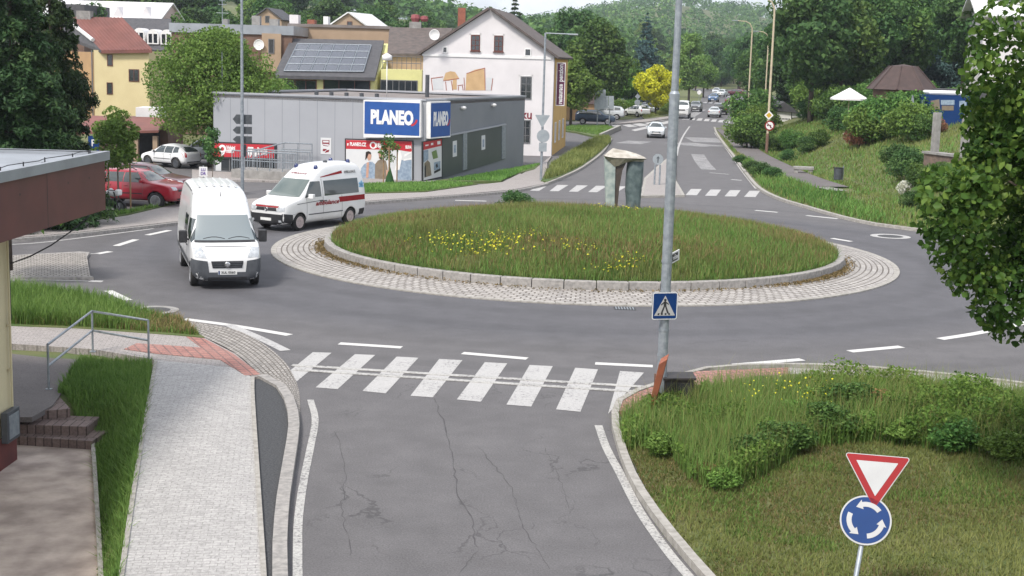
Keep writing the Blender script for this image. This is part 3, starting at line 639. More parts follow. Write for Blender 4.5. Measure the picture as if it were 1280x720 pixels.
for i in range(5): b2 = MB(); b2.lathe([(.0,.35),(.12,.33),(.12,0)], fl+dv*(6+i*.9)+Vector((0,1.4,ZS-.1)), n=10); b2.v = [tuple(invs @ Vector(v)) for v in b2.v]; b2.build('roof_vent', M['greyplast'], rfp)
b2 = MB(); b2.tube([fl+Vector((.3,1,ZS)), fl+Vector((.3,1,ZS+2.3))], .02, 6); b2.v = [tuple(invs @ Vector(v)) for v in b2.v]; b2.build('lightning_rod', M['steel'], rfp); bd.tube([co+Vector((-2.4,3,ZS)), co+Vector((-2.4,3,ZS+2.1))], .03, 6); bd.lathe([(0,.3),(.28,.15),(.28,-.1),(0,-.15)], co+Vector((-2.4,3,ZS+2.2)), n=12); bd.v = [tuple(invs @ Vector(v)) for v in bd.v]; bd.build('roof_lamp', M['white'], rfp, smooth=True); bd = MB()
bd.tube([co+Vector((-.3,6,ZS)), co+Vector((-.3,6,ZS+1.3))], .12, 8)
bd.v = [tuple(invs @ Vector(v)) for v in bd.v]; bd.build('roof_vent', M['greyplast'], rfp)
def box_sign(px, P0, n, th, s, tw, mk):
    f_ = plate(MB(), P0, n, px, th, th=th); sg = wb(f_, 'sign_box', M['white'], st, fix=True)
    a, c_ = Vector(onplane(*px[0], P0, n)), Vector(onplane(*px[2], P0, n)); m = (a+c_)/2; rt = Vector((0,0,1)).cross(n)
    hw = abs((c_-a).dot(rt))/2 - .07; hh = abs(a.z-c_.z)/2 - .08
    q = [m + n*(th+.006) + rt*x + Vector((0,0,y)) for x, y in ((-hw,-hh),(hw,-hh),(hw,hh),(-hw,hh))]; b2 = MB(); b2.quad(*q); b2.v = [tuple(invs @ Vector(v)) for v in b2.v]; b2.build('sign_face', M['shop_blue'], sg)
    text_part(s, 1.0, M['white'], sg, invs @ face_matrix(m + n*(th+.012) + Vector((0,0,.02)), rt, (0,0,1)), bold=.055, width=tw)
    b3 = MB(); cc = m + n*(th+.012) + rt*(tw*.44) + Vector((0,0,-.22))
    pts = [cc + rt*(r_*math.cos(t)) + Vector((0,0,r_*math.sin(t))) for r_, ts in ((.40, np.linspace(-1.5,-.1,9)), (.29, np.linspace(-.1,-1.5,9))) for t in ts]
    pts = [p_ + Vector((0,0,.24)) - rt*.12*0 for p_ in pts]; b3.add(pts, [tuple(range(len(pts)))]); b3.v = [tuple(invs @ Vector(v)) for v in b3.v]; b3.build('logo_swoosh', M['shop_red'], sg)
P0f, P0r = co, co
box_sign([(457,124.5),(528,125),(528,171.5),(457,171.5)], P0f, nf, .35, 'PLANEO', 2.45, 1)
box_sign([(532,127),(557,126),(557,171),(532,173)], P0r, nr, .30, 'PLANEO', 1.95, 1)
# corner post
bd = MB(); bd.prism([(co.x-.35, co.y+.1),(co.x+.02,co.y-.02),(co.x+.12,co.y+.32)], 0, ZS+.02); wb(bd, 'corner_post', B['store'], st)
# red panel with opening left of the pole
bd = MB(); plate(bd, P0f, nf, [(265,177),(346,179.5),(346,199.5),(265,197.5)], .10, th=.1); rp_ = wb(bd, 'fascia_sign', M['black'], st, fix=True)
bd = MB(); plate(bd, P0f, nf, [(267,178.8),(343.5,181),(343.5,197.6),(267,195.6)], .106); bd.v = [tuple(invs @ Vector(v)) for v in bd.v]; bd.build('sign_face', M['shop_red'], rp_)
rt = Vector((0,0,1)).cross(nf)
def ft(s, px, py, size, mat='white', par=rp_, off=.112, wdt=None, bold=.012): text_part(s, size, M[mat], par, invs @ face_matrix(onplane(px, py, P0f, nf)+nf*off, rt, (0,0,1)), bold=bold, width=wdt)
ft('Výdejní', 289.5, 184.8, .32, wdt=.55); ft('místo', 288.5, 188.6, .32, wdt=.45); ft('Doprava', 329, 187.3, .32, wdt=.62); ft('do domu', 329, 191.2, .32, wdt=.62)
bd = MB()
def disc(c, r, n=16, a0=0, a1=2*PI): return [c + rt*(r*math.cos(a0+(a1-a0)*i/n)) + Vector((0,0,r*math.sin(a0+(a1-a0)*i/n))) for i in range(n)]
pc = onplane(279,186,P0f,nf)+nf*.112; o1 = disc(pc, .24); o1 = [o1[i] for i in range(16)]
bd.add([p for i, p in enumerate(disc(pc,.24)) ] + disc(pc,.11), [(i,(i+1)%16,16+(i+1)%16,16+i) for i in range(16)]); bd.add([pc+rt*-.2+Vector((0,0,-.14)), pc+Vector((0,0,-.46)), pc+rt*.2+Vector((0,0,-.14)), pc+Vector((0,0,-.2))], [(0,1,2,3)])
pc = onplane(316.5,189,P0f,nf)+nf*.112
bd.v = [tuple(invs @ Vector(v)) for v in bd.v]; bd.build('sign_icon', M['white'], rp_); bd = MB()
for x0,x1,y0,y1 in ((-.28,.06,-.2,.24),(.09,.28,-.2,.08)): bd.add([pc+rt*x+Vector((0,0,y)) for x,y in ((x0,y0),(x1,y0),(x1,y1),(x0,y1))], [(0,1,2,3)])
for x in (-.15,.16): bd.add([p+rt*0 for p in disc(pc+rt*x+Vector((0,0,-.24)), .08, 10)], [tuple(range(10))])
bd.v = [tuple(invs @ Vector(v)) for v in bd.v]; bd.build('sign_icon', M['white'], rp_)
pwin(st, P0f, nf, 268, 198, 346, 216, B['greywin'], cols=4, rows=1, name='shop_window')
bd = MB(); plate(bd, P0f, nf, [(270,199.5),(277,199.7),(277,213.5),(270,213.3)], .06, th=.03); wb(bd, 'sticker', B['poster_w'], st)
# posters
def poster(px, P0, n, red_px, layers):
    bd = MB(); plate(bd, P0, n, px, .06, th=.06); fr = wb(bd, 'poster_frame', M['black'], st, fix=True)
    return fr
pf = poster([(431.5,173),(517,175.5),(517,227.5),(431.5,225)], P0f, nf, None, None)
def lay(par, P0, n, mat, off, *polys, name='poster'):
    bd = MB()
    for p in polys[1:]: lay(par, P0, n, mat, off, p, name=name)
    plate(bd, P0, n, polys[0], off); bd.v = [tuple(invs @ Vector(v)) for v in bd.v]; return bd.build(name, mat, par)
lay(pf, P0f, nf, B['poster_w'], .066, [(433,174.6),(515.5,177),(515.5,226),(433,223.6)], name='poster_print')
lay(pf, P0f, nf, M['shop_red'], .070, [(433,174.8),(515.2,177),(515.2,190),(505,188.5),(500,187.5),(433,186)], name='poster_band')
lay(pf, P0f, nf, B['denim'], .074, [(450,224),(452,210),(456,205),(462,202),(466,202),(470,206),(472,214),(471,225)], [(497,226),(498,200),(515,200),(515,226)], name='poster_figure')
lay(pf, P0f, nf, B['olive'], .078, [(469,224.6),(469.5,205),(473,200.5),(478,198.5),(483,201),(485,210),(485.5,225)], name='poster_figure')
lay(pf, P0f, nf, B['skin'], .082, [(459.5,191),(463,190.5),(465,194),(464,199),(461.5,201),(459.5,197)], [(473.5,190.5),(478.5,190.5),(479,196),(477,199.5),(474.5,198)], [(483,212),(489,214),(492,221),(484,222)], [(459,203),(462,202.5),(461,222),(458,222)], name='poster_figure')
lay(pf, P0f, nf, B['hair'], .086, [(458,190),(461,188.7),(464,190),(464.5,193),(461.5,192),(459.5,197),(457,200)], [(472.5,191),(474,188.8),(479,189),(480,192.5),(476,191.8)], [(474,196.5),(479,196.5),(477,199.8)], name='poster_figure')
ft('PLANEO.CZ', 448, 180.5, .27, par=pf, off=.08, wdt=.95); ft('Nejlepší', 474.5, 180.5, .22, par=pf, off=.08, wdt=.5); ft('ceny', 473.5, 183, .22, par=pf, off=.08, wdt=.35); ft('SLEVA', 511, 184, .22, par=pf, off=.08, wdt=.35)
lay(pf, P0f, nf, M['white'], .080, [(499,189.5),(501,188.5),(503,196),(500,212),(494,213)], [(506,193),(515,189),(515,191),(506,196)], [(505,199),(515,197),(515,199),(505,201)], [(434.5,179),(436.5,179),(436,182),(434.7,182)], name='poster_figure')
b3 = MB(); pc = onplane(467, 181.5, P0f, nf)+nf*.08; b3.add(disc(pc,.2)+disc(pc,.12), [(i,(i+1)%16,16+(i+1)%16,16+i) for i in range(16)]); b3.v = [tuple(invs @ Vector(v)) for v in b3.v]; b3.build('poster_icon', M['white'], pf)
pr = poster([(526.8,177),(551.5,172.5),(551.5,222),(526.8,227)], P0r, nr, None, None)
lay(pr, P0r, nr, B['poster_w'], .066, [(528,178),(550.7,174),(550.7,220.5),(528,225.3)], name='poster_print')
lay(pr, P0r, nr, M['shop_red'], .070, [(528,177.6),(550.7,173.8),(550.7,182),(540,184.5),(528,187.5)], name='poster_band')
lay(pr, P0r, nr, B['denim'], .072, [(528,188),(534,187),(534,199),(528,203)], [(541,203),(549,201),(549,211),(541,213)], name='poster_figure')
lay(pr, P0r, nr, B['olive'], .074, [(529,204),(533,200),(536,203),(538,219),(529,222)], name='poster_figure')
lay(pr, P0r, nr, M['black'], .078, [(543,206),(545,204),(546,208),(544,210)], [(541,214),(549,210),(549,213),(541,217)], [(529,209),(531,205),(531,221),(529,221)], name='poster_figure')
lay(pr, P0r, nr, pm('printed_green', (.16,.24,.08), None, 3, .4), .076, [(538,190),(544,187),(546,197),(540,199)], name='poster_figure')
lay(pr, P0r, nr, M['white'], .080, [(530,181),(534,180.3),(534,182),(530,182.7)], [(537,178.8),(540,178.3),(540,181),(537,181.5)], [(545,176.5),(549,175.8),(549,180),(545,180.6)], name='poster_icon')
# small notice on the front wall
bd = MB(); plate(bd, P0f, nf, [(401,172),(414,172.5),(414,193),(401,192.5)], .02, th=.02); nb = wb(bd, 'notice', B['poster_w'], st)
bd = MB()
for q in ([(403,175),(412,175.2),(412,176),(403,175.8)], [(403,175),(404,175),(404,181),(403,180)], [(411,175.2),(412,175.2),(412,181),(411,182)], [(404,178),(411,178.2),(411,180),(404,179.8)], [(404,181),(411,182.4),(410,183),(404,182)], [(404,186),(409,186.3),(406,189),(403.5,189)], [(408,188),(412,187),(411,190),(406,191)]): plate(bd, P0f, nf, q, .024)
bd.v = [tuple(invs @ Vector(v)) for v in bd.v]; bd.build('notice_print', M['darkred'], nb)
# side wall panels
bd = MB(); plate(bd, P0r, nr, [(552,170.5),(630,156),(630,199),(552,223)], .05, th=.05); gp = wb(bd, 'side_panel', B['green_panel'], st, fix=True)
for q in ([(577.5,165.5),(582.3,164.6),(582.3,211.3),(577.5,212.6)], [(626,156.5),(630.5,155.6),(630.5,197.4),(626,198.8)]):
    bd = MB(); plate(bd, P0r, nr, q, .09, th=.04); wb(bd, 'panel_post', M['steel'], st, fix=True)
for q in ([(564.8,176.5),(570,175.4),(570,195),(564.8,196.4)], [(600.8,169.5),(605.5,168.6),(605.5,186.4),(600.8,187.6)]):
    bd = MB(); plate(bd, P0r, nr, q, .055); sp = lay(gp, P0r, nr, B['poster_w'], .056, q, name='small_poster')
    x0, x1 = q[0][0]+1.3, q[1][0]-1.3; y0 = q[0][1]+5; lay(gp, P0r, nr, B['denim'], .06, [(x0,y0),(x1,y0-.6),(x1,y0+9),(x0,y0+9.6)], name='small_poster_print')
bd = MB(); plate(bd, P0r, nr, [(550,170.3),(631,154.6),(631,156.2),(550,172)], .12, th=.12); wb(bd, 'panel_trim', B['store'], st, fix=True)
for x, y in ((577,135),(615,131.5)):
    bd = MB(); c_ = onplane(x, y, P0r, nr); bd.lathe([(0,-.0),(.16,.05),(.2,.14),(.12,.2),(0,.22)], c_ + nr*.1 - Vector((0,0,.1)), n=12); bd.obox(c_ + nr*.05, (.14,.1,.14), math.atan2(nr.y, nr.x)+PI/2); wb(bd, 'wall_lamp', M['white'], st, smooth=True)
# ramp and railing by the shop door
rm = empty('access_ramp', tuple(G(330,226)), label='grey concrete ramp with steel handrails along the shop front', cat='ramp')
ra, rb = G(289,224), G(368,229)
bd = MB(); d_ = (rb-ra).normalized(); n_ = Vector((-d_.y,d_.x,0)); bd.prism([tuple(q.xy) for q in (ra,rb,rb+n_*1.8,ra+n_*1.8)], 0, .55); wb(bd, 'ramp_wall', M['concrete'], rm)
bd = MB()
for k in range(2):
    a_ = ra + n_*(.1+1.6*k) + Vector((0,0,.55)); b_ = rb + n_*(.1+1.6*k) + Vector((0,0,.55)); hh = 1.0
    for i in range(6): p = a_.lerp(b_, i/5); bd.tube([p, p+Vector((0,0,hh))], .03, 6)
    bd.tube([a_+Vector((0,0,hh)), b_+Vector((0,0,hh))], .035, 6); bd.tube([a_+Vector((0,0,hh*.5)), b_+Vector((0,0,hh*.5))], .025, 6)
    for i in range(26): p = a_.lerp(b_, i/25); bd.tube([p+Vector((0,0,.08)), p+Vector((0,0,hh))], .012, 4)
wb(bd, 'handrail', M['steel'], rm)
bd = MB(); a_ = onplane(360,180,P0f,nf)+nf*.6; a_.z=1.9; b_ = onplane(395,181,P0f,nf)+nf*.6; b_.z=1.9
rl = empty('handrail', (a_.x, a_.y, 0), label='pale steel rail beside the shop wall left of the poster window', cat='railing')
c2 = onplane(322,186,P0f,nf)+nf*.6; c2.z = 1.35
bd.tube([c2, a_, b_], .04, 6); bd.tube([c2-Vector((0,0,.35)), a_-Vector((0,0,.35)), b_-Vector((0,0,.35))], .03, 6)
for p in (c2, a_, (a_+b_)/2, b_): bd.tube([Vector((p.x,p.y,.1)), p], .03, 6)
wb(bd, 'rail', M['steel'], rl)

# ---- generic house with a pitched roof
def gable_house(name, pts, zb0, ez, rz_, label, wall, roof, ridge='long', over=.35, cat='house', th=.16):
    """pts: front-left, front-right, back-right, back-left on the ground; ridge runs front-to-back ('depth') or left-to-right ('long')"""
    P = [Vector((p[0], p[1], 0)) for p in pts]; c = sum(P, Vector())/4; e = empty(name, (c.x, c.y, zb0), label=label, cat=cat)
    b = MB(); up = lambda p, z: Vector((p.x, p.y, z))
    b.add([up(p, zb0) for p in P] + [up(p, ez) for p in P], [(0,1,5,4),(1,2,6,5),(2,3,7,6),(3,0,4,7)])
    if ridge == 'depth': ra, rb = up((P[0]+P[1])/2, rz_), up((P[2]+P[3])/2, rz_); b.add([up(P[0],ez),up(P[1],ez),ra,up(P[2],ez),up(P[3],ez),rb], [(0,1,2),(3,4,5)])
    else: ra, rb = up((P[0]+P[3])/2, rz_), up((P[1]+P[2])/2, rz_); b.add([up(P[0],ez),up(P[3],ez),ra,up(P[1],ez),up(P[2],ez),rb], [(1,0,2),(3,4,5)])
    wb(b, 'wall', wall, e)
    b = MB(); d = (rb-ra).normalized(); ra2, rb2 = ra-d*over, rb+d*over
    sides = ((P[0],P[3]),(P[1],P[2])) if ridge == 'depth' else ((P[0],P[1]),(P[3],P[2]))
    for a_, b_ in sides:
        a1, b1 = up(a_, ez)-d*over, up(b_, ez)+d*over; o1 = (a1-ra2); o2 = (b1-rb2); a1 = ra2 + o1*(1+over/max(.5,o1.length)); b1 = rb2 + o2*(1+over/max(.5,o2.length))
        q = [ra2, rb2, b1, a1]; nn = (q[1]-q[0]).cross(q[3]-q[0]).normalized(); nn = nn if nn.z > 0 else -nn
        b.add([v+nn*.03 for v in q] + [v+nn*(.03+th) for v in q], [(3,2,1,0),(4,5,6,7),(0,1,5,4),(1,2,6,5),(2,3,7,6),(3,0,4,7)])
    rfo = wb(b, 'roof', roof, e, fix=True); e['ridge'] = 0; del e['ridge']
    return e, rfo, P
def loc_add(par, mb, name, mat, root):
    inv = Matrix.Translation(root.location).inverted(); mb.v = [tuple(inv @ Vector(v)) for v in mb.v]; return mb.build(name, mat, par)

# white gabled house with shop front mural
YH = 101.0; hl, hr_ = GY(527,190,YH), GY(689,190,YH); apex = GY(610,12,YH); ev = GY(528,66,YH).z; 
dpt = Vector((1.45,13,0))
wh, whr, P = gable_house('gabled_house', [hl, hr_, hr_+dpt, hl+dpt], 0, ev, apex.z, 'tall white gabled house with a painted mural and red letters behind the grey shop', M['offwhite'], B['tile'], 'depth', .35)
nh = Vector((0,-1,0)); P0 = Vector((0,YH,0))
for x0,y0,x1,y1 in ((588.5,43.5,600,63.5),(617.5,44.5,629,64.5)): pwin(wh, P0, nh, x0,y0,x1,y1, B['brownwin'], cols=2, rows=3, sill=B['brownwin'])
for x0,y0,x1,y1 in ((553,58,559.5,66.5),(655.5,60.5,664,70.5)): pwin(wh, P0, nh, x0,y0,x1,y1, M['white'], cols=1)
for x0,y0,x1,y1 in ((650.5,95.5,664.5,124),(650.5,150,663,179)): pwin(wh, P0, nh, x0,y0,x1,y1, B['greywin'], cols=2, rows=3)
bd = MB(); plate(bd, P0, nh, [(528,67),(689,71.5),(689,74.5),(528,70)], .06, th=.06); wb(bd, 'cornice', M['white'], wh, fix=True)
for q in ((587,42,601.5,65.5),(616,43,630.5,66.5),(649,94,666,126),(649,148.5,664.5,181)):
    bd = MB(); x0,y0,x1,y1 = q; 
    for a_ in ([(x0,y0),(x0+1.3,y0),(x0+1.3,y1),(x0,y1)], [(x1-1.3,y0),(x1,y0),(x1,y1),(x1-1.3,y1)], [(x0,y0),(x1,y0),(x1,y0+1.3),(x0,y0+1.3)]): plate(bd, P0, nh, a_, .012)
    wb(bd, 'window_surround', M['white'], wh)
mu = MB(); plate(mu, P0, nh, [(583,92),(594,87),(605,85),(606.5,113),(582,113)], .010); plate(mu, P0, nh, [(554,100),(557,91),(563,89),(569,90),(574,98),(568,99),(561,101)], .010); plate(mu, P0, nh, [(566,100),(571,99),(571,112),(565,112)], .010); m1_ = wb(mu, 'mural', B['sand'], wh)
mu = MB()
for a_, b_ in (((539,98),(541,113)),((539,98),(554,96)),((557,102),(558,113)),((564,101),(566,113)),((572,107),(579,106)),((580,97),(581,113)),((583,92),(606,85)),((606,85),(606.5,113)),((616,98),(614,113)),((573,108),(573,113)),((578,107),(579,113)),((554,101),(574,98))):
    d_ = Vector((b_[0]-a_[0], b_[1]-a_[1])).normalized()*.45; mu_ = [(a_[0]-d_.y,a_[1]+d_.x),(b_[0]-d_.y,b_[1]+d_.x),(b_[0]+d_.y,b_[1]-d_.x),(a_[0]+d_.y,a_[1]-d_.x)]; plate(mu, P0, nh, mu_, .016)
loc_add(m1_, mu, 'mural_outline', B['mural_red'], wh)
mu = MB(); plate(mu, P0, nh, [(607.5,97),(616,97),(614,113),(607.5,113)], .012); plate(mu, P0, nh, [(541,99),(554,98),(554,112),(542,112)], .012); mu.v = [tuple(Vector(v)-wh.location) for v in mu.v]; mu.build_each('mural_patch', B['poster_w'], m1_)
c_ = onplane(656, 143.5, P0, nh) + nh*.02; wtext('tku', .9, M['darkred'], wh, c_, (1,0,0), width=1.05, bold=.015)
sd_ = dpt.normalized(); nsd = Vector((sd_.y,-sd_.x,0)); q0 = V2(hr_)
bd = MB(); bd.add([q0+nsd*.01+sd_*.5, q0+nsd*.01+sd_*13, q0+nsd*.01+sd_*13+Vector((0,0,ev-.1)), q0+nsd*.01+sd_*.5+Vector((0,0,ev-.1))], [(0,1,2,3)]); wb(bd, 'side_facade', B['shutter'], wh)
for t in (2.5,6,9.5):
    for z in (1.6,4.6): window(wh, q0+sd_*t+nsd*.02+Vector((0,0,z)), nsd, 1.1, 1.5, M['white'], cols=2)
bd = MB(); p = q0 + sd_*.9 + nsd*.45; tz, bz = GY(694,78,YH+1).z, GY(694,132,YH+1).z; bd.box(p.x-.32,p.x+.32,p.y-.05,p.y+.05,bz,tz); sg = wb(bd, 'hanging_sign', M['white'], wh)
bd = MB(); bd.box(p.x-.27,p.x+.27,p.y-.056,p.y-.052,bz+.06,tz-.06); loc_add(sg, bd, 'sign_face', B['purple'], wh)
inv = Matrix.Translation(wh.location).inverted()
text_part('restaurace', .46, M['white'], sg, inv @ face_matrix(Vector((p.x,p.y-.06,bz+(tz-bz)*.27)), (0,0,1), (-1,0,0)), width=(tz-bz)*.46, bold=.014); text_part('penzion', .46, M['white'], sg, inv @ face_matrix(Vector((p.x,p.y-.06,bz+(tz-bz)*.76)), (0,0,1), (-1,0,0)), width=(tz-bz)*.40, bold=.014)
bd = MB(); cpos = GY(577,30,YH+6); bd.box(cpos.x-.28,cpos.x+.28,cpos.y-.28,cpos.y+.28,ev,GY(577,10,YH+6).z); loc_add(whr, bd, 'chimney', B['brick'], wh)
bd = MB(); dc = GY(543,43.5,YH-1); bd.lathe([(.0,.10),(.2,.07),(.36,0),(.38,.02),(.2,.10),(0,.13)], dc, 'Y', 20); bd.tube([dc+Vector((0,.1,0)), dc+Vector((.2,.9,-.3))], .03, 6); loc_add(whr, bd, 'satellite_dish', M['white'], wh)
bd = MB(); plate(bd, P0, nh, [(676,186),(687,186),(687,196),(676,196)], -.3); 

# house with solar panels
TL, TR, BL, BR = GY(364,48,117), GY(480,50.5,117), GY(342,94,109), GY(469,97,109)
so_ = empty('solar_house', tuple(V2((BL+TR)/2)), label='lemon yellow building with a dark roof full of solar panels', cat='house')
bd = MB(); dn = Vector((0,0,-.25)); bd.add([TL,TR,BR,BL]+[v+dn for v in (TL,TR,BR,BL)], [(3,2,1,0),(4,5,6,7),(0,1,5,4),(1,2,6,5),(2,3,7,6),(3,0,4,7)]); srf = wb(bd, 'roof', B['slate'], so_, fix=True)
wl, wr = V2(BL)+Vector((.3,.5,0)), V2(BR)+Vector((-.1,.5,0)); bd = MB(); bd.prism([tuple(q.xy) for q in (wl,wr,wr+Vector((.8,8,0)),wl+Vector((1.2,8,0)))], 0, lambda x,y: BL.z-.2 + max(0, (y-109.5))*(TL.z-BL.z)/8); wb(bd, 'wall', B['lemon'], so_)
P0s = Vector((0,wl.y,0)); 
for x0,x1 in ((355,396),(404,463)): pwin(so_, P0s, nh, x0,99.5,x1,116, B['brownwin'], cols=3, rows=1)
a_, b_, c_, d_ = [None]*4
def rb_(u, v):  # point on the solar roof
    p = [onplane(x, y, BL, (TL-BL).cross(BR-BL).normalized()) for x, y in ((372,56),(464,58),(454,91),(355,90))]
    return p[0].lerp(p[1], u).lerp(p[3].lerp(p[2], u), v)
rn = (BR-BL).cross(TL-BL).normalized()
for i in range(6):
    for j in range(4):
        bd = MB(); g = .012; q = [rb_(u, v)+rn*.10 for u, v in ((i/6+g,j/4+g),((i+1)/6-g,j/4+g),((i+1)/6-g,(j+1)/4-g),(i/6+g,(j+1)/4-g))]; bd.add(q+[v-rn*.04 for v in q], [(3,2,1,0),(0,1,5,4),(1,2,6,5),(2,3,7,6),(3,0,4,7)]); loc_add(srf, bd, 'solar_panel', B['solar'], so_)
bd = MB()
for i in range(7): bd.tube([rb_(i/6,0)+rn*.10, rb_(i/6,1)+rn*.10], .05, 4)
for j in range(5): bd.tube([rb_(0,j/4)+rn*.10, rb_(1,j/4)+rn*.10], .05, 4)
loc_add(srf, bd, 'panel_rail', M['steel'], so_)
# terrace house next to it
tl, tr = GY(476,110,110.5), GY(527,110,110.5); te = empty('terrace_house', (tl.x+1.5, 113, 0), label='lemon terrace building with railing and a worn dark tiled roof beside the white gable', cat='house')
zt0 = GY(500,87,110.5).z; bd = MB(); bd.prism([(tl.x,110.5),(tr.x,110.5),(tr.x+.3,119),(tl.x+.3,119)], 0, zt0); wb(bd, 'wall', B['lemon'], te)
pwin(te, Vector((0,110.5,0)), nh, 475.5,100,522,114, B['greywin'], cols=6)
bd = MB()
for i in range(9): p = Vector((tl.x+.1+(tr.x-tl.x-.2)*i/8, 110.7, zt0)); bd.tube([p, p+Vector((0,0,1.0))], .025, 5)
for z in (.5,1.0): bd.tube([Vector((tl.x+.1,110.7,zt0+z)), Vector((tr.x-.1,110.7,zt0+z))], .03, 5)
wb(bd, 'railing', B['greywin'], te)
a_, b_, c_, d_ = GY(487,34,121), GY(566,35,121), GY(530,68,114.5), GY(484,67,114.5)
bd = MB(); bd.prism([(a_.x,114.8),(c_.x+1.5,114.8),(b_.x,121),(a_.x,121)], 0, c_.z); wb(bd, 'upper_wall', B['tan'], te)
bd = MB(); bd.add([a_,b_,GY(548,67,114.5),d_]+[v+Vector((0,0,-.2)) for v in (a_,b_,GY(548,67,114.5),d_)], [(3,2,1,0),(4,5,6,7),(0,1,5,4),(1,2,6,5),(2,3,7,6),(3,0,4,7)]); bd.add([a_,b_,b_+Vector((0,6,-3)),a_+Vector((0,6,-3))],[(0,1,2,3)]); trf = wb(bd, 'roof', B['tile'], te)
bd = MB(); p = GY(519,34,121); bd.box(p.x-.5,p.x+.5,120.8,121.6,p.z-.6,p.z+.45); cp = loc_add(trf, bd, 'chimney', M['concrete'], te)
bd = MB(); bd.lathe([(0,.65),(.35,.6),(.42,.3),(.3,0)], (p.x,121.2,p.z+.45), n=8); bd.lathe([(0,.5),(.3,.45),(.36,.2),(.25,0)], (p.x+.75,121.2,p.z+.5), n=8); loc_add(cp, bd, 'red_cowl', pm('faded_red_cowl', (.27,.075,.08), None, 4, .7), te)
# flat tan block and brown block behind
def block(name, x0, x1, ytop, Y, dep, label, wall, roofm, cap=.25, cat='building', zb0=0):
    a, b = GY(x0, ytop, Y), GY(x1, ytop, Y); zt = (a.z+b.z)/2; e = empty(name, ((a.x+b.x)/2, Y+dep/2, zb0), label=label, cat=cat)
    bb = MB(); bb.box(a.x, b.x, Y, Y+dep, zb0, zt-cap); wb(bb, 'wall', wall, e); bb = MB(); bb.box(a.x-.15, b.x+.15, Y-.15, Y+dep+.15, zt-cap, zt); r_ = wb(bb, 'roof', roofm, e); return e, r_, a, b, zt
tb, tbr, a, b, zt = block('flat_block', 362, 486, 31, 124, 12, 'flat tan block with chimneys showing over the solar roof', B['tan'], B['flatroof'])
for x0, x1, yt, m_ in ((364,375,19,M['offwhite']),(406,412,21,M['white']),(386,395,25,B['brick'])): bd = MB(); p, q = GY(x0,32,128), GY(x1,yt,128); bd.box(p.x,q.x,127,128.4,zt-.05,q.z); loc_add(tbr, bd, 'chimney', m_, tb)
br, brr, a, b, zt = block('brown_block', 214, 365, 30.5, 116, 9, 'dark brown flat-roofed building with satellite dish and aerials behind the broad green tree', B['brown'], B['zinc'], .75)
P0b = Vector((0,116,0))
for x0,x1,y0,y1 in ((288,294,49,64),(300,307,48,66),(336,343,48,67)): pwin(br, P0b, nh, x0,y0,x1,y1, B['greywin'], cols=1)
bd = MB(); plate(bd, P0b, nh, [(328,41.5),(352,42.5),(352,90),(328,90)], .3, th=.3); wb(bd, 'bay', B['tan'], br, fix=True); pwin(br, P0b+Vector((0,-.3,0)), nh, 335.5,48.5,343,67, B['greywin'], cols=1)
bd = MB(); c_ = GY(323.5,56,115.4); bd.lathe([(0,.1),(.3,.06),(.42,0),(.44,.02),(.2,.12),(0,.14)], c_, 'Y', 18); bd.tube([c_, c_+Vector((0,.6,-.1))], .03, 5); wb(bd, 'satellite_dish', M['white'], br)
for x0, x1, yt in ((279,286,24),(316,326,20),(338,349,24)): bd = MB(); p, q = GY(x0,30,119), GY(x1,yt,119); bd.box(p.x,q.x,118.5,119.3,zt-.05,q.z); loc_add(brr, bd, 'chimney', M['concrete'], br)
bd = MB(); p = GY(278,30,118); bd.tube([p, p+Vector((0,0,2.2))], .03, 5)
for z, l_ in ((.9,1.0),(1.6,.7),(1.9,.5)): bd.tube([p+Vector((-l_/2,0,z)), p+Vector((l_/2,0,z))], .02, 4)
loc_add(brr, bd, 'aerial', M['steel'], br)

# yellow house left, with its orange wing
YY = 136
tlr, trr, brr_, blr = GY(89,21,142), GY(152,22,142), GY(190,62,YY-.4), GY(126.5,63,YY-.4)
yh = empty('yellow_house', (-43,139,0), label='tall yellow house with a rust red sheet roof behind the dark spruce', cat='house')
wl, wr = GY(117,64,YY), GY(186,64,YY); bd = MB(); bd.prism([(wl.x,YY),(wr.x,YY),(wr.x,YY+8),(wl.x-1.5,YY+8)], -.5, blr.z+.02); wb(bd, 'wall', B['yellow'], yh)
bd = MB(); q = [tlr,trr,brr_,blr]; bd.add(q+[v+Vector((0,0,-.3)) for v in q], [(3,2,1,0),(4,5,6,7),(0,1,5,4),(1,2,6,5),(2,3,7,6),(3,0,4,7)])
k = 14
for i in range(k+1): a_, b_ = tlr.lerp(trr,i/k), blr.lerp(brr_,i/k); bd.tube([a_+Vector((0,0,.03)), b_+Vector((0,0,.03))], .05, 4)
yr = wb(bd, 'roof', B['redroof'], yh)
bd = MB(); p = GY(106,20,142); bd.box(p.x-.7,p.x+.7,141.5,142.5,p.z-1,p.z+.5); loc_add(yr, bd, 'chimney', M['concrete'], yh)
P0y = Vector((0,YY,0))
for x0,x1,y0,y1 in ((134,141,68,82.5),(161,174,86.5,102),(133.5,141,103,118)): pwin(yh, P0y, nh, x0,y0,x1,y1, B['brownwin'], cols=2 if x1-x0 > 9 else 1)
bd = MB(); o2 = GY(96,70,139); bd.prism([(wl.x-.02,YY+.05),(o2.x-3,141),(o2.x-3,147),(wl.x-.02,147)], -.5, blr.z-.2); wb(bd, 'wing_wall', B['orange'], yh)
bd = MB(); q = [GY(76,19,144), tlr+Vector((0,0,.05)), blr+Vector((0,0,.05)), GY(80,44,141)]; bd.add(q+[v+Vector((0,0,-.3)) for v in q], [(3,2,1,0),(4,5,6,7),(0,1,5,4),(1,2,6,5),(2,3,7,6),(3,0,4,7)]); wb(bd, 'wing_roof', B['slate'], yh, fix=True)
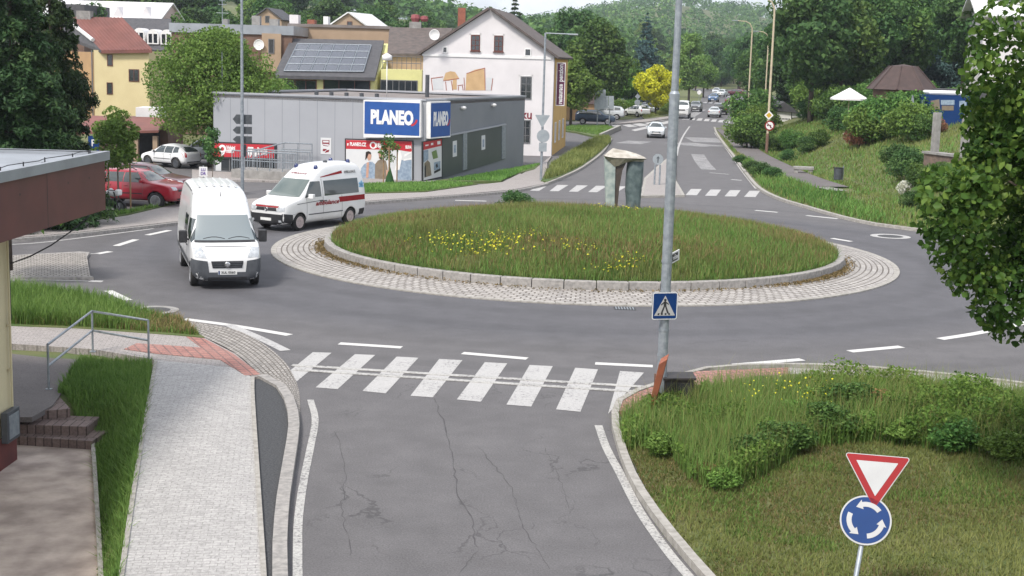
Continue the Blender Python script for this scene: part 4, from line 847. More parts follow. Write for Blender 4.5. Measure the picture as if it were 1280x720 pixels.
bd = MB(); bd.tube([GY(76,18.5,143.5), GY(116,50,137)], .2, 6); wb(bd, 'verge_board', B['whiteroof'], yh)
bd = MB(); bd.tube([Vector((wl.x-.15,YY-.1,0)), Vector((wl.x-.15,YY-.1,blr.z))], .07, 6); wb(bd, 'downpipe', B['greywin'], yh)
nw = wall_n((wl.x,YY+.05),(o2.x-3,141))
for t, z in ((.25,3.2),(.6,3.2),(.25,1.2),(.6,1.2)): p = Vector((wl.x,YY+.05,0)).lerp(Vector((o2.x-3,141,0)), t); window(yh, p+nw*.01+Vector((0,0,z)), nw, .8, 1.3, B['brownwin'], cols=1)
# dark mansard with white dormers
dh = empty('dormer_house', (-52,156,0), label='house with a dark roof and three white arched dormers behind the yellow house', cat='house')
q = [GY(150,22,158), GY(214,23.5,158), GY(208,63,152), GY(150,63,152)]; bd = MB(); bd.add(q+[v+Vector((0,.4,-.3)) for v in q], [(3,2,1,0),(4,5,6,7),(0,1,5,4),(1,2,6,5),(2,3,7,6),(3,0,4,7)]); dr = wb(bd, 'roof', B['slate'], dh, fix=True)
a_, b_ = GY(150,63,152.4), GY(208,63,152.4); bd = MB(); bd.box(a_.x,b_.x,152.4,160,-.5,a_.z-.05); wb(bd, 'wall', B['pink'], dh)
for x, y in ((175,45),(192.5,46.5),(209,47)):
    bd = MB(); p = GY(x,y,153.3); a0 = .62
    arch = [(-a0,-.75),(a0,-.75)] + [(a0*math.cos(t), .1+.75*math.sin(t)) for t in np.linspace(0,PI,9)]
    bd.add([Vector((p.x+u,p.y-.5,p.z+v)) for u,v in arch]+[Vector((p.x+u,p.y+2.5,p.z+v)) for u,v in arch], [tuple(range(len(arch)))]+[(i,len(arch)+i,len(arch)+(i+1)%len(arch),(i+1)%len(arch)) for i in range(len(arch))]); do = loc_add(dr, bd, 'dormer', M['white'], dh)
    bd = MB()
    for s in (-1,1): bd.box(p.x+s*.27-.19,p.x+s*.27+.19,p.y-.53,p.y-.51,p.z-.6,p.z+.35)
    loc_add(do, bd, 'dormer_pane', M['glass'], dh)
for x in (192,206): pwin(dh, Vector((0,152.4,0)), nh, x-4,66,x+3,80, M['white'], cols=2)
# white roofs beyond
wr_, wrr, P = gable_house('white_roofed_house', [(-61,176),(-45,176),(-44,186),(-60,186)], 0, 10.2, 12.6, 'long house with a white sheet roof and small dormers far left', B['pink'], B['whiteroof'], 'long', .3)
for x in (148,183): p = GY(x,17,177); bd = MB(); bd.add([p+Vector((-.9,-.3,-.9)), p+Vector((.9,-.3,-.9)), p+Vector((0,-.3,.9)), p+Vector((-.9,4,-.9)), p+Vector((.9,4,-.9)), p+Vector((0,4,.9))], [(0,1,2),(0,2,5,3),(1,4,5,2)]); loc_add(wrr, bd, 'dormer', M['offwhite'], wr_)
for x in (108,116,130,163): p = GY(x,8,181); bd = MB(); bd.box(p.x-.4,p.x+.4,180.6,181.4,11,p.z+.4); loc_add(wrr, bd, 'chimney', B['brick'] if x in (108,163) else M['white'], wr_)
dk, _, _, _, _ = block('dark_roofed_block', 62, 104, 5, 165, 10, 'dark flat block beside the white roofs at the far left', B['brown'], B['slate'], 1.5)
# far houses
p = GY(337,30,190); s1, _, _ = gable_house('cream_cottage', [(p.x-2.2,190),(p.x+1.6,190),(p.x+2.2,197),(p.x-1.6,197)], 2, GY(337,24,190).z, GY(337,11,190).z, 'small cream cottage with a dark roof seen over the brown flat roof', B['tan'], B['slate'], 'depth', .3); window(s1, Vector((p.x-.3,189.99,GY(337,24,190).z)), (0,-1,0), .6, .9, B['greywin'], cols=1)
p = GY(437,35,190); s2, _, _ = gable_house('cream_cottage', [(p.x-2.6,190),(p.x+2.4,190),(p.x+4.5,197),(p.x-.5,197)], 2, GY(437,33,190).z, GY(437,16.5,190).z, 'cream gabled house with a pale roof behind the tan block', B['tan'], B['whiteroof'], 'depth', .3); window(s2, Vector((p.x,189.99,GY(437,30,190).z)), (0,-1,0), .7, .7, B['brownwin'], cols=1)
# entrance shelter in front of the yellow house
en = empty('entrance_shelter', (-25.2,86,0), label='brown entrance shelter with rust red canopy roof behind the white hatchback', cat='shelter')
a_, b_ = GY(88,165,84.5), GY(198,163,84.5); zt = GY(140,146,87).z
bd = MB(); q = [Vector((a_.x,84.5,a_.z)), Vector((b_.x,84.5,b_.z)), Vector((b_.x-.3,88,zt)), Vector((a_.x+.3,88,zt))]; bd.add(q+[v+Vector((0,0,-.14)) for v in q], [(3,2,1,0),(4,5,6,7),(0,1,5,4),(1,2,6,5),(2,3,7,6),(3,0,4,7)]); wb(bd, 'canopy', B['redroof'], en, fix=True)
bd = MB(); bd.box(a_.x+.4,b_.x-.3,88,92,-.3,zt-.15); wb(bd, 'wall', B['brown'], en)
for i in range(5): x = a_.x+.3+(b_.x-a_.x-.6)*i/4; bd = MB(); bd.box(x-.14,x+.14,84.8,85.1,-.3,a_.z-.12); wb(bd, 'column', B['tan'], en)
bd = MB(); bd.box(b_.x-2.9,b_.x-.8,87.93,87.99,-.1,1.7); wb(bd, 'door', M['black'], en)
bd = MB(); p, q = GY(163,137,87), GY(193,140,87); bd.box(p.x,q.x,88.2,90,zt-.1,p.z+.1); wb(bd, 'roof_box', B['whiteroof'], en)

# ---- right side, up the slope
def base(px, Y, py=100): x = GY(px, py, Y).x; return Vector((x, Y, hz(x, Y)))
pc = base(1128, 100); pv = empty('pavilion', tuple(pc), label='round pavilion with a brown shingle roof up the slope behind the white umbrella', cat='pavilion')
ze, ztp = GY(1128,112,100).z, GY(1128,82,100).z; ro_, ri_ = 2.45, .95; n = 8
vo = [Vector((pc.x+ro_*math.cos(2*PI*(i+.5)/n), pc.y+ro_*math.sin(2*PI*(i+.5)/n), ze)) for i in range(n)]; vi = [Vector((pc.x+ri_*math.cos(2*PI*(i+.5)/n), pc.y+ri_*math.sin(2*PI*(i+.5)/n), ztp-.05)) for i in range(n)]
bd = MB(); bd.add(vo+vi+[Vector((pc.x,pc.y,ztp+.1))], [(i,(i+1)%n,n+(i+1)%n,n+i) for i in range(n)]+[(n+i,n+(i+1)%n,2*n) for i in range(n)]+[tuple(range(n-1,-1,-1))])
for i in range(n): bd.tube([vo[i]+Vector((0,0,.03)), vi[i]+Vector((0,0,.03))], .05, 4)
wb(bd, 'roof', B['brownroof'], pv)
bd = MB(); bd.prism([(pc.x+2.0*math.cos(2*PI*(i+.5)/n), pc.y+2.0*math.sin(2*PI*(i+.5)/n)) for i in range(n)], pc.z-.8, ze-.02); wb(bd, 'wall', B['brown'], pv)
bd = MB(); bd.box(pc.x+1.8,pc.x+6,98.5,101,pc.z-.5,ze+.15); wb(bd, 'annex', B['slate'], pv)
Yv = 122; vl, vr_ = GY(1231,20,Yv), GY(1320,20,Yv); vz = hz(vl.x+3, Yv)
vh, vhr, P = gable_house('villa', [(vl.x,Yv),(vr_.x,Yv),(vr_.x+1.6,Yv+9),(vl.x+1.6,Yv+9)], vz-1, GY(1215,17,Yv).z, GY(1240,-8,Yv).z, 'grey villa with a pale roof at the top right, half hidden by the near tree', M['offwhite'], B['whiteroof'], 'long', .9)
for x0,x1,y0,y1 in ((1234,1246,20,34),(1235,1246,48,60),(1262,1275,24,38)): pwin(vh, Vector((0,Yv,0)), nh, x0,y0,x1,y1, M['white'], cols=2)
kb_ = base(1182, 95); kk = empty('advert_kiosk', tuple(kb_), label='blue kiosk covered in posters with a white top on the slope', cat='kiosk')
a_, b_ = GY(1150,139,95), GY(1216,140,95); zt = GY(1180,119,95).z; bd = MB(); bd.box(a_.x,b_.x,95,97.2,kb_.z-.6,zt); wb(bd, 'body', M['blue'], kk)
bd = MB(); p, q = GY(1163,113,95), GY(1210,113,95); bd.box(p.x,q.x,95.2,97,zt,p.z); wb(bd, 'top', M['white'], kk, bevel=.15)
bd = MB(); P0k = Vector((0,95,0))
for q in ([(1152,125),(1156,125),(1156,133),(1152,133)], [(1176,125),(1193,125),(1193,131),(1176,131)], [(1199,126),(1208,126),(1208,134),(1199,134)]): bd = MB(); plate(bd, P0k, nh, q, .02); wb(bd, 'poster', B['denim'], kk)
bd = MB(); plate(bd, P0k, nh, [(1163,126),(1174,124),(1175,137),(1164,137)], .02); wb(bd, 'poster', B['olive'], kk); bd = MB(); plate(bd, P0k, nh, [(1177,132),(1192,132),(1192,138),(1177,138)], .02); wb(bd, 'poster', B['olive'], kk)
bd = MB(); p0 = base(1139,94); p1 = GY(1141,119,94); bd.tube([p0, p1], .05, 6); bd.tube([base(1149,94), p1], .05, 6); wb(bd, 'prop', M['steel'], kk)
# stone wall with concrete pillars
cw0, cw1 = base(1162, 74), base(1225, 70); sw = empty('pillar_wall', tuple(cw0), label='brown stone wall carrying pale concrete pillars on the grass slope', cat='wall')
zt0 = GY(1165,189,74).z; bd = MB(); d_ = (V2(cw1)-V2(cw0)).normalized(); n_ = Vector((d_.y,-d_.x,0)); bd.prism([tuple(q.xy) for q in (V2(cw0),V2(cw1),V2(cw1)-n_*.5,V2(cw0)-n_*.5)], min(cw0.z,cw1.z)-1.2, zt0-.12); wb(bd, 'wall', pm('rubble_stone', (.20,.14,.11), (.12,.09,.075), 4, .95, bmp=.6), sw)
bd = MB(); bd.prism([tuple(q.xy) for q in (V2(cw0)-d_*.1+n_*.08,V2(cw1)+n_*.08,V2(cw1)-n_*.58,V2(cw0)-d_*.1-n_*.58)], zt0-.12, zt0); wb(bd, 'coping', M['concrete'], sw)
L_ = (V2(cw1)-V2(cw0)).length
for px in (1168,1187,1205,1221):
    t = (GY(px,170,73).x-cw0.x)/(cw1.x-cw0.x); p = V2(cw0).lerp(V2(cw1), t)-n_*.25; bd = MB(); bd.obox(p+Vector((0,0,zt0+1.02)), (.33,.33,2.05), math.atan2(d_.y,d_.x)); wb(bd, 'pillar', M['concrete'], sw, bevel=.02)
# small hut with white banners
hb = base(982, 150); hu = empty('banner_hut', tuple(hb), label='small dark hut with white banner boards beside the far crossing', cat='hut')
a_, b_ = GY(966,155,150), GY(990,155,150); zt = GY(978,137,150).z; bd = MB(); bd.box(a_.x,b_.x,150,153,hb.z-1,zt); wb(bd, 'wall', M['black'], hu)
bd = MB(); bd.add([Vector((a_.x-.4,149.6,zt-.05)),Vector((b_.x+.8,149.6,zt-.35)),Vector(((a_.x+b_.x)/2,149.6,zt+.85)),Vector((a_.x-.4,153.4,zt-.05)),Vector((b_.x+.8,153.4,zt-.35)),Vector(((a_.x+b_.x)/2,153.4,zt+.85))], [(0,1,2),(5,4,3),(0,2,5,3),(1,4,5,2),(0,3,4,1)]); wb(bd, 'roof', B['slate'], hu)
bd = MB(); plate(bd, Vector((0,149.9,0)), nh, [(967.5,139),(989,140.5),(988.5,154.5),(974,151)], .05, th=.05); wb(bd, 'banner', M['white'], hu, fix=True)
bd = MB()
for x in range(6): plate(bd, Vector((0,149.9,0)), nh, [(977+x*1.8,147.6+.1*x),(978.2+x*1.8,147.6+.1*x),(978.2+x*1.8,149.4+.1*x),(977+x*1.8,149.4+.1*x)], .056)
wb(bd, 'banner_print', M['black'], hu)
bd = MB(); plate(bd, Vector((0,149.9,0)), nh, [(990,140),(1002.5,140.5),(1002,146),(990,147)], .05, th=.05); bd.tube([GY(1001,140,150),GY(1001,160,150)], .05, 5); wb(bd, 'side_banner', B['poster_w'], hu)
# ================================================================ VEHICLES   (local frame: x forward, y left, z up; origin on the ground under the middle)
def loft(st, crown=.03):
    """st rows: x, zb, zm, zbelt, ztop, wb, wm, wbelt, wtop -> MB of a closed body"""
    b = MB(); rings = []
    for (x, zb, zm, zt, zp, wb_, wm, wt, wp) in st:
        h = max(.02, zp-zt); k = min(.12, .3*h)
        half = [(0,zb),(.8*wb_,zb),(wb_,zb+.10),(wm,zm),(wt,zt),((wt+wp)/2+.01,zt+.5*h),(wp,zp-k),(wp-.11,zp-.12*k),(0,zp+crown*min(1,h*3+.3))]
        rings.append([(x,y,z) for y,z in half] + [(x,-y,z) for y,z in half[-2:0:-1]])
    n = len(rings[0]); vs = [v for r in rings for v in r]; fs = []
    for i in range(len(rings)-1):
        for j in range(n): fs.append((i*n+j, (i+1)*n+j, (i+1)*n+(j+1)%n, i*n+(j+1)%n))
    m = len(rings)-1
    for base, flip in ((0, False), (m*n, True)):
        for j in range(n//2):
            q = (base+j, base+j+1, base+(n-1-j) % n, base+(n-j) % n)
            q = tuple(dict.fromkeys(q))
            if len(q) > 2: fs.append(q if not flip else q[::-1])
    b.add(vs, fs); return b
def make_body(name, st, mat, wheels, wr, parent, hw, crown=.03, well=.24):
    o = loft(st, crown).build(name, mat, None, smooth=True, fix=True)
    s = o.modifiers.new('s', 'SUBSURF'); s.levels = s.render_levels = 2
    cut = MB()
    for x in wheels:
        for sgn in (-1, 1): cut.tube([(x, sgn*(hw-well), wr), (x, sgn*(hw+.4), wr)], wr*1.17, 24)
    c = cut.build('cut', M['black']); bo = o.modifiers.new('b', 'BOOLEAN'); bo.operation = 'DIFFERENCE'; bo.object = c; bo.solver = 'EXACT'
    try: bo.material_mode = 'TRANSFER'
    except Exception: pass
    bpy.context.view_layer.update(); dg = bpy.context.evaluated_depsgraph_get(); me = bpy.data.meshes.new_from_object(o.evaluated_get(dg))
    bpy.data.objects.remove(c); bpy.data.objects.remove(o); me.name = name
    o = bpy.data.objects.new(name, me); COL.objects.link(o)
    bm = bmesh.new(); bm.from_mesh(me); bv = BVHTree.FromBMesh(bm); bm.free()
    return o, bv
class Skin:
    def __init__(s, bv): s.bv = bv
    def hit(s, a, d):
        p, n, i, ds = s.bv.ray_cast(Vector(a), Vector(d)); return (p, n) if p else (None, None)
    def at(s, axis, u, v):
        if axis in ('L', 'R'): sg = 1 if axis == 'L' else -1; p, n = s.hit((u, 3*sg, v), (0,-sg,0))
        elif axis in ('F', 'B'): sg = 1 if axis == 'F' else -1; p, n = s.hit((6*sg, u, v), (-sg,0,0))
        else: p, n = s.hit((u, v, 5), (0,0,-1))
        return p, n
    def panel(s, axis, q, nu=6, nv=4, eps=.006):
        """four corners on the axis' projection plane -> MB lying on the body skin"""
        b = MB(); g = []; dirn = {'L':(0,1,0),'R':(0,-1,0),'F':(1,0,0),'B':(-1,0,0),'T':(0,0,1)}[axis]
        for j in range(nv+1):
            for i in range(nu+1):
                a = Vector(q[0]).lerp(Vector(q[1]), i/nu).lerp(Vector(q[3]).lerp(Vector(q[2]), i/nu), j/nv)
                p, n = s.at(axis, a.x, a.y)
                if p is None: g.append(None); continue
                if n.dot(Vector(dirn)) < 0: n = -n
                g.append(p + n*eps)
        idx = {}; vs = []
        for k, p in enumerate(g):
            if p is not None: idx[k] = len(vs); vs.append(p)
        fs = []
        for j in range(nv):
            for i in range(nu):
                f = (j*(nu+1)+i, j*(nu+1)+i+1, (j+1)*(nu+1)+i+1, (j+1)*(nu+1)+i)
                if all(k in idx for k in f): fs.append(tuple(idx[k] for k in f))
        b.add(vs, fs); return b
    def part(s, name, mat, parent, axis, *qs, eps=.006, **k):
        b = MB()
        for q in qs: pb = s.panel(axis, q, eps=eps, **k); b.add(pb.v, pb.f)
        if not b.f: return None
        o = b.build(name, mat, parent, smooth=True, fix=False)
        return o
tail_mat = pm('tail_lamp', (.35,.015,.015), None, 5, .2, spec=.8); lamp_mat = pm('headlamp_glass', (.50,.52,.54), (.32,.34,.36), 9, .12, spec=.9)
plate_mat = pm('number_plate', (.72,.72,.70), None, 3, .5); seam_mat = pm('panel_gap', (.12,.12,.125), None, 3, .8); amber = pm('amber_lamp', (.6,.2,.02), None, 3, .2)
def wheel(parent, x, y, r, wd, rim=None, hub=.68):
    sg = 1 if y > 0 else -1; b = MB(); b.lathe([(r*.66,-wd/2),(r*.93,-wd/2),(r,-wd*.36),(r,wd*.36),(r*.93,wd/2),(r*.66,wd/2)], (0,0,0), 'Y', 28)
    t = b.build('wheel', M['rubber'], parent, (x, y-sg*wd*.1, r), smooth=True, fix=True)
    b = MB(); hr = r*hub; b.lathe([(hr,wd*.5*sg),(hr*.94,wd*.54*sg),(hr*.86,wd*.42*sg),(hr*.3,wd*.36*sg),(hr*.22,wd*.46*sg),(0,wd*.48*sg)], (0,0,0), 'Y', 24)
    for k in range(7):
        a = 2*PI*k/7; b.obox((hr*.58*math.cos(a), wd*.44*sg, hr*.58*math.sin(a)), (hr*.62, .03, hr*.2), M=Matrix.Rotation(-a, 4, 'Y'))
    b.build('rim', rim or M['rim'], t, fix=True); return t
def mirror(parent, x, y, z, mat, s=1.0):
    sg = 1 if y > 0 else -1; b = MB(); b.obox((x, y+sg*.10*s, z), (.13*s,.20*s,.16*s)); b.obox((x+.03, y, z-.05*s), (.06,.12,.05))
    m_ = b.build('mirror', mat, parent, bevel=.025); b = MB(); b.quad((x-.068*s,y+sg*.02,z-.06*s),(x-.068*s,y+sg*.18*s,z-.06*s),(x-.068*s,y+sg*.18*s,z+.06*s),(x-.068*s,y+sg*.02,z+.06*s)); b.build('mirror_glass', M['car_glass'], m_); return m_
def handles(parent, sk, xs, z, mat):
    for x in xs:
        for ax in 'LR':
            p, n = sk.at(ax, x, z)
            if p: b = MB(); b.obox(p + Vector((0, .015*(1 if ax == 'L' else -1), 0)), (.18,.035,.035)); b.build('door_handle', mat, parent, bevel=.008)

CAR = {  # t along the length from the front, then zb, zm, zbelt, ztop, wb, wm, wbelt, wtop for H 1.5 W 1.76
 'hatch': [(0,.30,.45,.60,.64,.60,.70,.66,.56),(.025,.24,.45,.68,.75,.76,.81,.77,.69),(.09,.21,.5,.78,.86,.80,.86,.82,.75),(.2,.21,.5,.86,.97,.82,.88,.85,.78),(.27,.21,.5,.90,1.03,.82,.88,.85,.76),(.35,.21,.5,.92,1.27,.82,.88,.85,.65),(.42,.21,.5,.93,1.43,.82,.88,.85,.60),(.55,.21,.5,.94,1.50,.82,.88,.85,.59),(.74,.21,.5,.96,1.47,.82,.88,.85,.58),(.87,.22,.52,.98,1.36,.81,.87,.83,.58),(.955,.27,.55,.98,1.10,.78,.83,.79,.62),(1,.36,.55,.80,.92,.68,.76,.73,.60)],
 'suv': [(0,.36,.52,.70,.76,.62,.72,.68,.58),(.02,.30,.52,.80,.88,.78,.82,.79,.72),(.08,.28,.56,.88,.96,.81,.87,.84,.78),(.2,.28,.56,.93,1.02,.82,.88,.86,.80),(.27,.28,.56,.95,1.06,.82,.88,.86,.78),(.33,.28,.56,.96,1.28,.82,.88,.86,.68),(.39,.28,.56,.97,1.44,.82,.88,.86,.64),(.5,.28,.56,.98,1.50,.82,.88,.86,.63),(.75,.28,.56,.99,1.49,.82,.88,.86,.63),(.92,.29,.56,1.0,1.44,.81,.87,.85,.62),(.985,.33,.58,.99,1.18,.79,.84,.82,.64),(1,.42,.58,.82,.98,.70,.78,.76,.64)],
 'sedan': [(0,.30,.45,.58,.62,.60,.70,.66,.56),(.025,.24,.45,.66,.72,.76,.81,.77,.69),(.1,.21,.5,.76,.84,.80,.86,.82,.75),(.22,.21,.5,.85,.95,.82,.88,.85,.78),(.28,.21,.5,.89,1.0,.82,.88,.85,.75),(.37,.21,.5,.91,1.26,.82,.88,.85,.63),(.44,.21,.5,.92,1.40,.82,.88,.85,.58),(.55,.21,.5,.94,1.45,.82,.88,.85,.57),(.68,.21,.5,.96,1.38,.82,.88,.85,.57),(.79,.21,.52,.98,1.14,.82,.87,.84,.62),(.86,.22,.54,.97,1.06,.81,.86,.83,.72),(.97,.28,.55,.92,1.02,.78,.83,.79,.70),(1,.38,.55,.8,.92,.7,.76,.73,.62)],
 'van': [(0,.32,.5,.72,.78,.62,.72,.68,.58),(.02,.28,.52,.86,.92,.78,.82,.79,.72),(.07,.26,.56,.98,1.04,.81,.87,.85,.78),(.15,.26,.56,1.0,1.10,.82,.88,.86,.79),(.2,.26,.56,1.0,1.18,.82,.88,.86,.76),(.27,.26,.56,1.0,1.36,.82,.88,.86,.72),(.33,.26,.56,1.0,1.46,.82,.88,.86,.70),(.45,.26,.56,1.0,1.5,.82,.88,.86,.70),(.7,.26,.56,1.0,1.5,.82,.88,.86,.70),(.95,.26,.56,1.0,1.49,.82,.88,.86,.70),(.99,.3,.56,1.0,1.4,.80,.86,.84,.68),(1,.36,.58,.95,1.3,.76,.82,.80,.66)]}
def build_car(name, kind, L, W, H, paint, label, cat='car', group=None, rim=None, wr=.31, roofrails=False, dark_low=True):
    e = empty(name, (0,0,0), 0, label, cat, group); kz, kw = H/1.5, W/1.76
    X = lambda t: L*(.5-t)
    st = [(X(r[0]), *[q*kz for q in r[1:5]], *[q*kw for q in r[5:9]]) for r in CAR[kind]]
    wf, wb_ = X(.19), X(.80); o, bv = make_body('body', st, paint, (wf, wb_), wr, e, W/2, .02, .20); o.parent = e; sk = Skin(bv)
    z = lambda q: q*kz; y = lambda q: q*kw; g = M['car_glass']; zt = {'hatch':1.40,'suv':1.40,'sedan':1.36,'van':1.42}[kind]; zbel = {'hatch':1.02,'suv':1.05,'sedan':1.0,'van':1.12}[kind]
    sk.part('windscreen', g, e, 'F', [(y(-.70),z(zbel+.02)),(y(.70),z(zbel+.02)),(y(.55),z(zt)),(y(-.55),z(zt))], nu=8)
    if kind != 'van' or True: sk.part('rear_window', g, e, 'B', [(y(-.58),z(zbel+.03)),(y(.58),z(zbel+.03)),(y(.48),z(zt-.06)),(y(-.48),z(zt-.06))], nu=8)
    ta = {'hatch':(.34,.425,.545,.555,.72,.735,.85,.82),'suv':(.325,.40,.53,.54,.72,.73,.9,.88),'sedan':(.36,.44,.55,.56,.70,.705,.76,.72),'van':(.24,.33,.44,.46,.68,.70,.92,.92)}[kind]
    b0, t0 = (.95,1.36) if kind != 'sedan' else (.94,1.33)
    if kind in ('suv','van'): b0, t0 = 1.01, 1.38
    for ax in 'LR':
        sk.part('side_window', g, e, ax, [(X(ta[0]),z(b0)),(X(ta[2]),z(b0)),(X(ta[2]),z(t0)),(X(ta[1]),z(t0))])
        sk.part('side_window', g, e, ax, [(X(ta[3]),z(b0)),(X(ta[4]),z(b0)),(X(ta[4]),z(t0-.01)),(X(ta[3]),z(t0))])
        sk.part('side_window', g, e, ax, [(X(ta[5]),z(b0+.02)),(X(ta[6]),z(b0+.06)),(X(ta[7]),z(t0-.06)),(X(ta[5]),z(t0-.01))])
        sk.part('door_gap', seam_mat, e, ax, *[[(X(t)-.008,z(.36)),(X(t)+.008,z(.36)),(X(t)+.008,z(b0)),(X(t)-.008,z(b0))] for t in (ta[0]+.0,ta[2]+.005,ta[4]-.02)], nu=1, nv=4, eps=.003)
        sk.part('sill_trim', M['black'], e, ax, [(X(.30),z(.24)),(X(.70),z(.24)),(X(.70),z(.33)),(X(.30),z(.33))], eps=.008)
        sk.part('side_moulding', M['black'], e, ax, [(X(.33),z(.56)),(X(.68),z(.56)),(X(.68),z(.60)),(X(.33),z(.60))], nv=1, eps=.008)
    hz0, hz1 = (.60,.72) if kind in ('hatch','sedan') else (.74,.86)
    for s in (1,-1):
        sk.part('headlight', lamp_mat, e, 'F', [(y(.48*s),z(hz0)),(y(.76*s),z(hz0+.02)),(y(.74*s),z(hz1+.02)),(y(.46*s),z(hz1))], nu=4, nv=3)
        sk.part('tail_lamp', tail_mat, e, 'B', [(y(.60*s),z(.72)),(y(.80*s),z(.72)),(y(.78*s),z(1.0)),(y(.62*s),z(1.0))], nu=3)
        mirror(e, X(.335), s*(W/2-.05), z(b0+.06), paint if kind != 'van' else M['black'], .85)
        for x in (wf, wb_): wheel(e, x, s*(W/2-.10), wr, .21, rim)
    sk.part('grille', M['black'], e, 'F', [(y(-.40),z(hz0-.06)),(y(.40),z(hz0-.06)),(y(.42),z(hz0+.06)),(y(-.42),z(hz0+.06))], [(y(-.50),z(.30)),(y(.50),z(.30)),(y(.52),z(.42)),(y(-.52),z(.42))], nu=8, nv=2)
    sk.part('number_plate', plate_mat, e, 'F', [(-.26,z(.44)),(.26,z(.44)),(.26,z(.44)+.11),(-.26,z(.44)+.11)], nu=4, nv=2, eps=.015)
    sk.part('number_plate', plate_mat, e, 'B', [(-.26,z(.62)),(.26,z(.62)),(.26,z(.62)+.11),(-.26,z(.62)+.11)], nu=4, nv=2, eps=.015)
    sk.part('rear_bumper', M['black'], e, 'B', [(y(-.74),z(.34)),(y(.74),z(.34)),(y(.74),z(.46)),(y(-.74),z(.46))], nu=8, nv=2)
    handles(e, sk, (X(ta[2]-.03), X(ta[4]-.04)), z(.88), paint)
    if roofrails:
        b = MB()
        for s in (1,-1): b.tube([(X(.42),s*y(.56),z(1.47)),(X(.46),s*y(.56),z(1.545)),(X(.85),s*y(.56),z(1.535)),(X(.9),s*y(.56),z(1.46))], .022, 6)
        b.build('roof_rail', M['black'], e)
    return e
def place(e, px, py, ang, z=0.0):
    p = G(px, py, z); e.location = (p.x, p.y, z); e.rotation_euler = (0,0,R(ang)); return e
def cpaint(n, c): return pm(n, c, tuple(q*.9 for q in c), 1.5, .3, coat=.6, spec=.5)
PT = dict(red=cpaint('red_paint', (.34,.012,.028)), darkred=cpaint('dark_red_paint', (.09,.012,.02)), navy=cpaint('navy_paint', (.028,.05,.085)), silver=cpaint('silver_paint', (.42,.44,.46)), grey=cpaint('grey_paint', (.13,.135,.145)),
          black=cpaint('black_paint', (.012,.012,.014)), blue=cpaint('blue_paint', (.05,.12,.26)), plum=cpaint('plum_paint', (.06,.03,.035)), palesilver=cpaint('pale_silver_paint', (.52,.55,.57)))

# ---- white panel van in the foreground
VL, VW = 6.0, 2.05
v = empty('panel_van', (0,0,0), 0, 'tall white panel van with grey bumper leaving the roundabout in front of the ambulance', 'van')
xo = 3.0; vs = [(0,.34,.55,.74,.80,.68,.80,.76,.66),(-.05,.26,.58,.90,.98,.84,.93,.88,.76),(-.18,.24,.62,1.06,1.14,.92,.99,.94,.83),(-.42,.24,.66,1.17,1.26,.95,1.02,.98,.88),(-.72,.24,.70,1.25,1.38,.96,1.02,1.0,.90),(-.86,.24,.70,1.28,1.48,.96,1.02,1.0,.88),(-1.1,.24,.70,1.30,1.74,.96,1.02,1.0,.85),(-1.36,.24,.70,1.32,2.02,.96,1.02,1.0,.83),(-1.62,.24,.70,1.33,2.26,.96,1.02,1.0,.825),(-2.05,.24,.70,1.34,2.58,.96,1.02,1.0,.815),(-2.5,.24,.70,1.34,2.72,.96,1.02,1.0,.81),(-3.6,.24,.70,1.34,2.76,.96,1.02,1.0,.81),(-5.2,.24,.70,1.34,2.76,.96,1.02,1.0,.81),(-5.85,.26,.70,1.34,2.74,.96,1.02,1.0,.81),(-5.96,.30,.70,1.34,2.66,.94,1.0,.98,.79),(-6.0,.36,.70,1.34,2.5,.90,.96,.95,.76)]
vs = [(r[0]+xo, *r[1:]) for r in vs]; VF, VB = xo-.95, xo-4.85
o, bv = make_body('body', vs, M['white_car'], (VF, VB), .345, v, VW/2, .03, .26); o.parent = v; sk = Skin(bv)
scr = glass_mat('van_windscreen', (.17,.20,.21), .38)
ws = sk.part('windscreen', scr, v, 'F', [(-.86,1.36),(.86,1.36),(.73,2.02),(-.73,2.02)], nu=36, nv=20, eps=.012)
for ys, ln in ((-.62,.62),(.1,.62)):
    b = MB(); a = [sk.at('F', ys+ln*t, 1.40+.05*math.sin(PI*t))[0]+Vector((.02,0,0)) for t in np.linspace(0,1,6)]; b.tube(a, .014, 5); b.build('wiper', M['black'], v)
sk.part('windscreen_base', M['black'], v, 'F', [(-.88,1.31),(.88,1.31),(.87,1.37),(-.87,1.37)], nu=14, nv=2, eps=.009)
for ax in 'LR':
    sk.part('side_window', M['car_glass'], v, ax, [(xo-.98,1.36),(xo-1.78,1.36),(xo-1.78,1.92),(xo-1.34,1.92)], nu=6)
    sk.part('side_window', M['car_glass'], v, ax, [(xo-.70,1.30),(xo-.94,1.34),(xo-1.18,1.80),(xo-1.12,1.76)], nu=3)
    sk.part('door_gap', seam_mat, v, ax, *[[(xo-t-.012,.42),(xo-t+.012,.42),(xo-t+.012,zz),(xo-t-.012,zz)] for t, zz in ((1.0,1.35),(1.84,2.1),(2.02,2.2),(3.2,2.2))], nu=1, nv=8, eps=.003)
    sk.part('rub_strip', M['greyplast'], v, ax, [(xo-1.35,.58),(xo-4.4,.58),(xo-4.4,.74),(xo-1.35,.74)], [(xo-5.3,.58),(xo-5.85,.58),(xo-5.85,.74),(xo-5.3,.74)], nu=10, nv=2, eps=.012)
    sk.part('bumper_side', M['greyplast'], v, ax, [(xo-.04,.30),(xo-.62,.30),(xo-.56,.80),(xo-.04,.86)], nu=8, nv=5, eps=.014)
sk.part('side_window', M['car_glass'], v, 'R', [(xo-2.1,1.42),(xo-3.0,1.42),(xo-3.0,1.95),(xo-2.1,1.95)], nu=6)
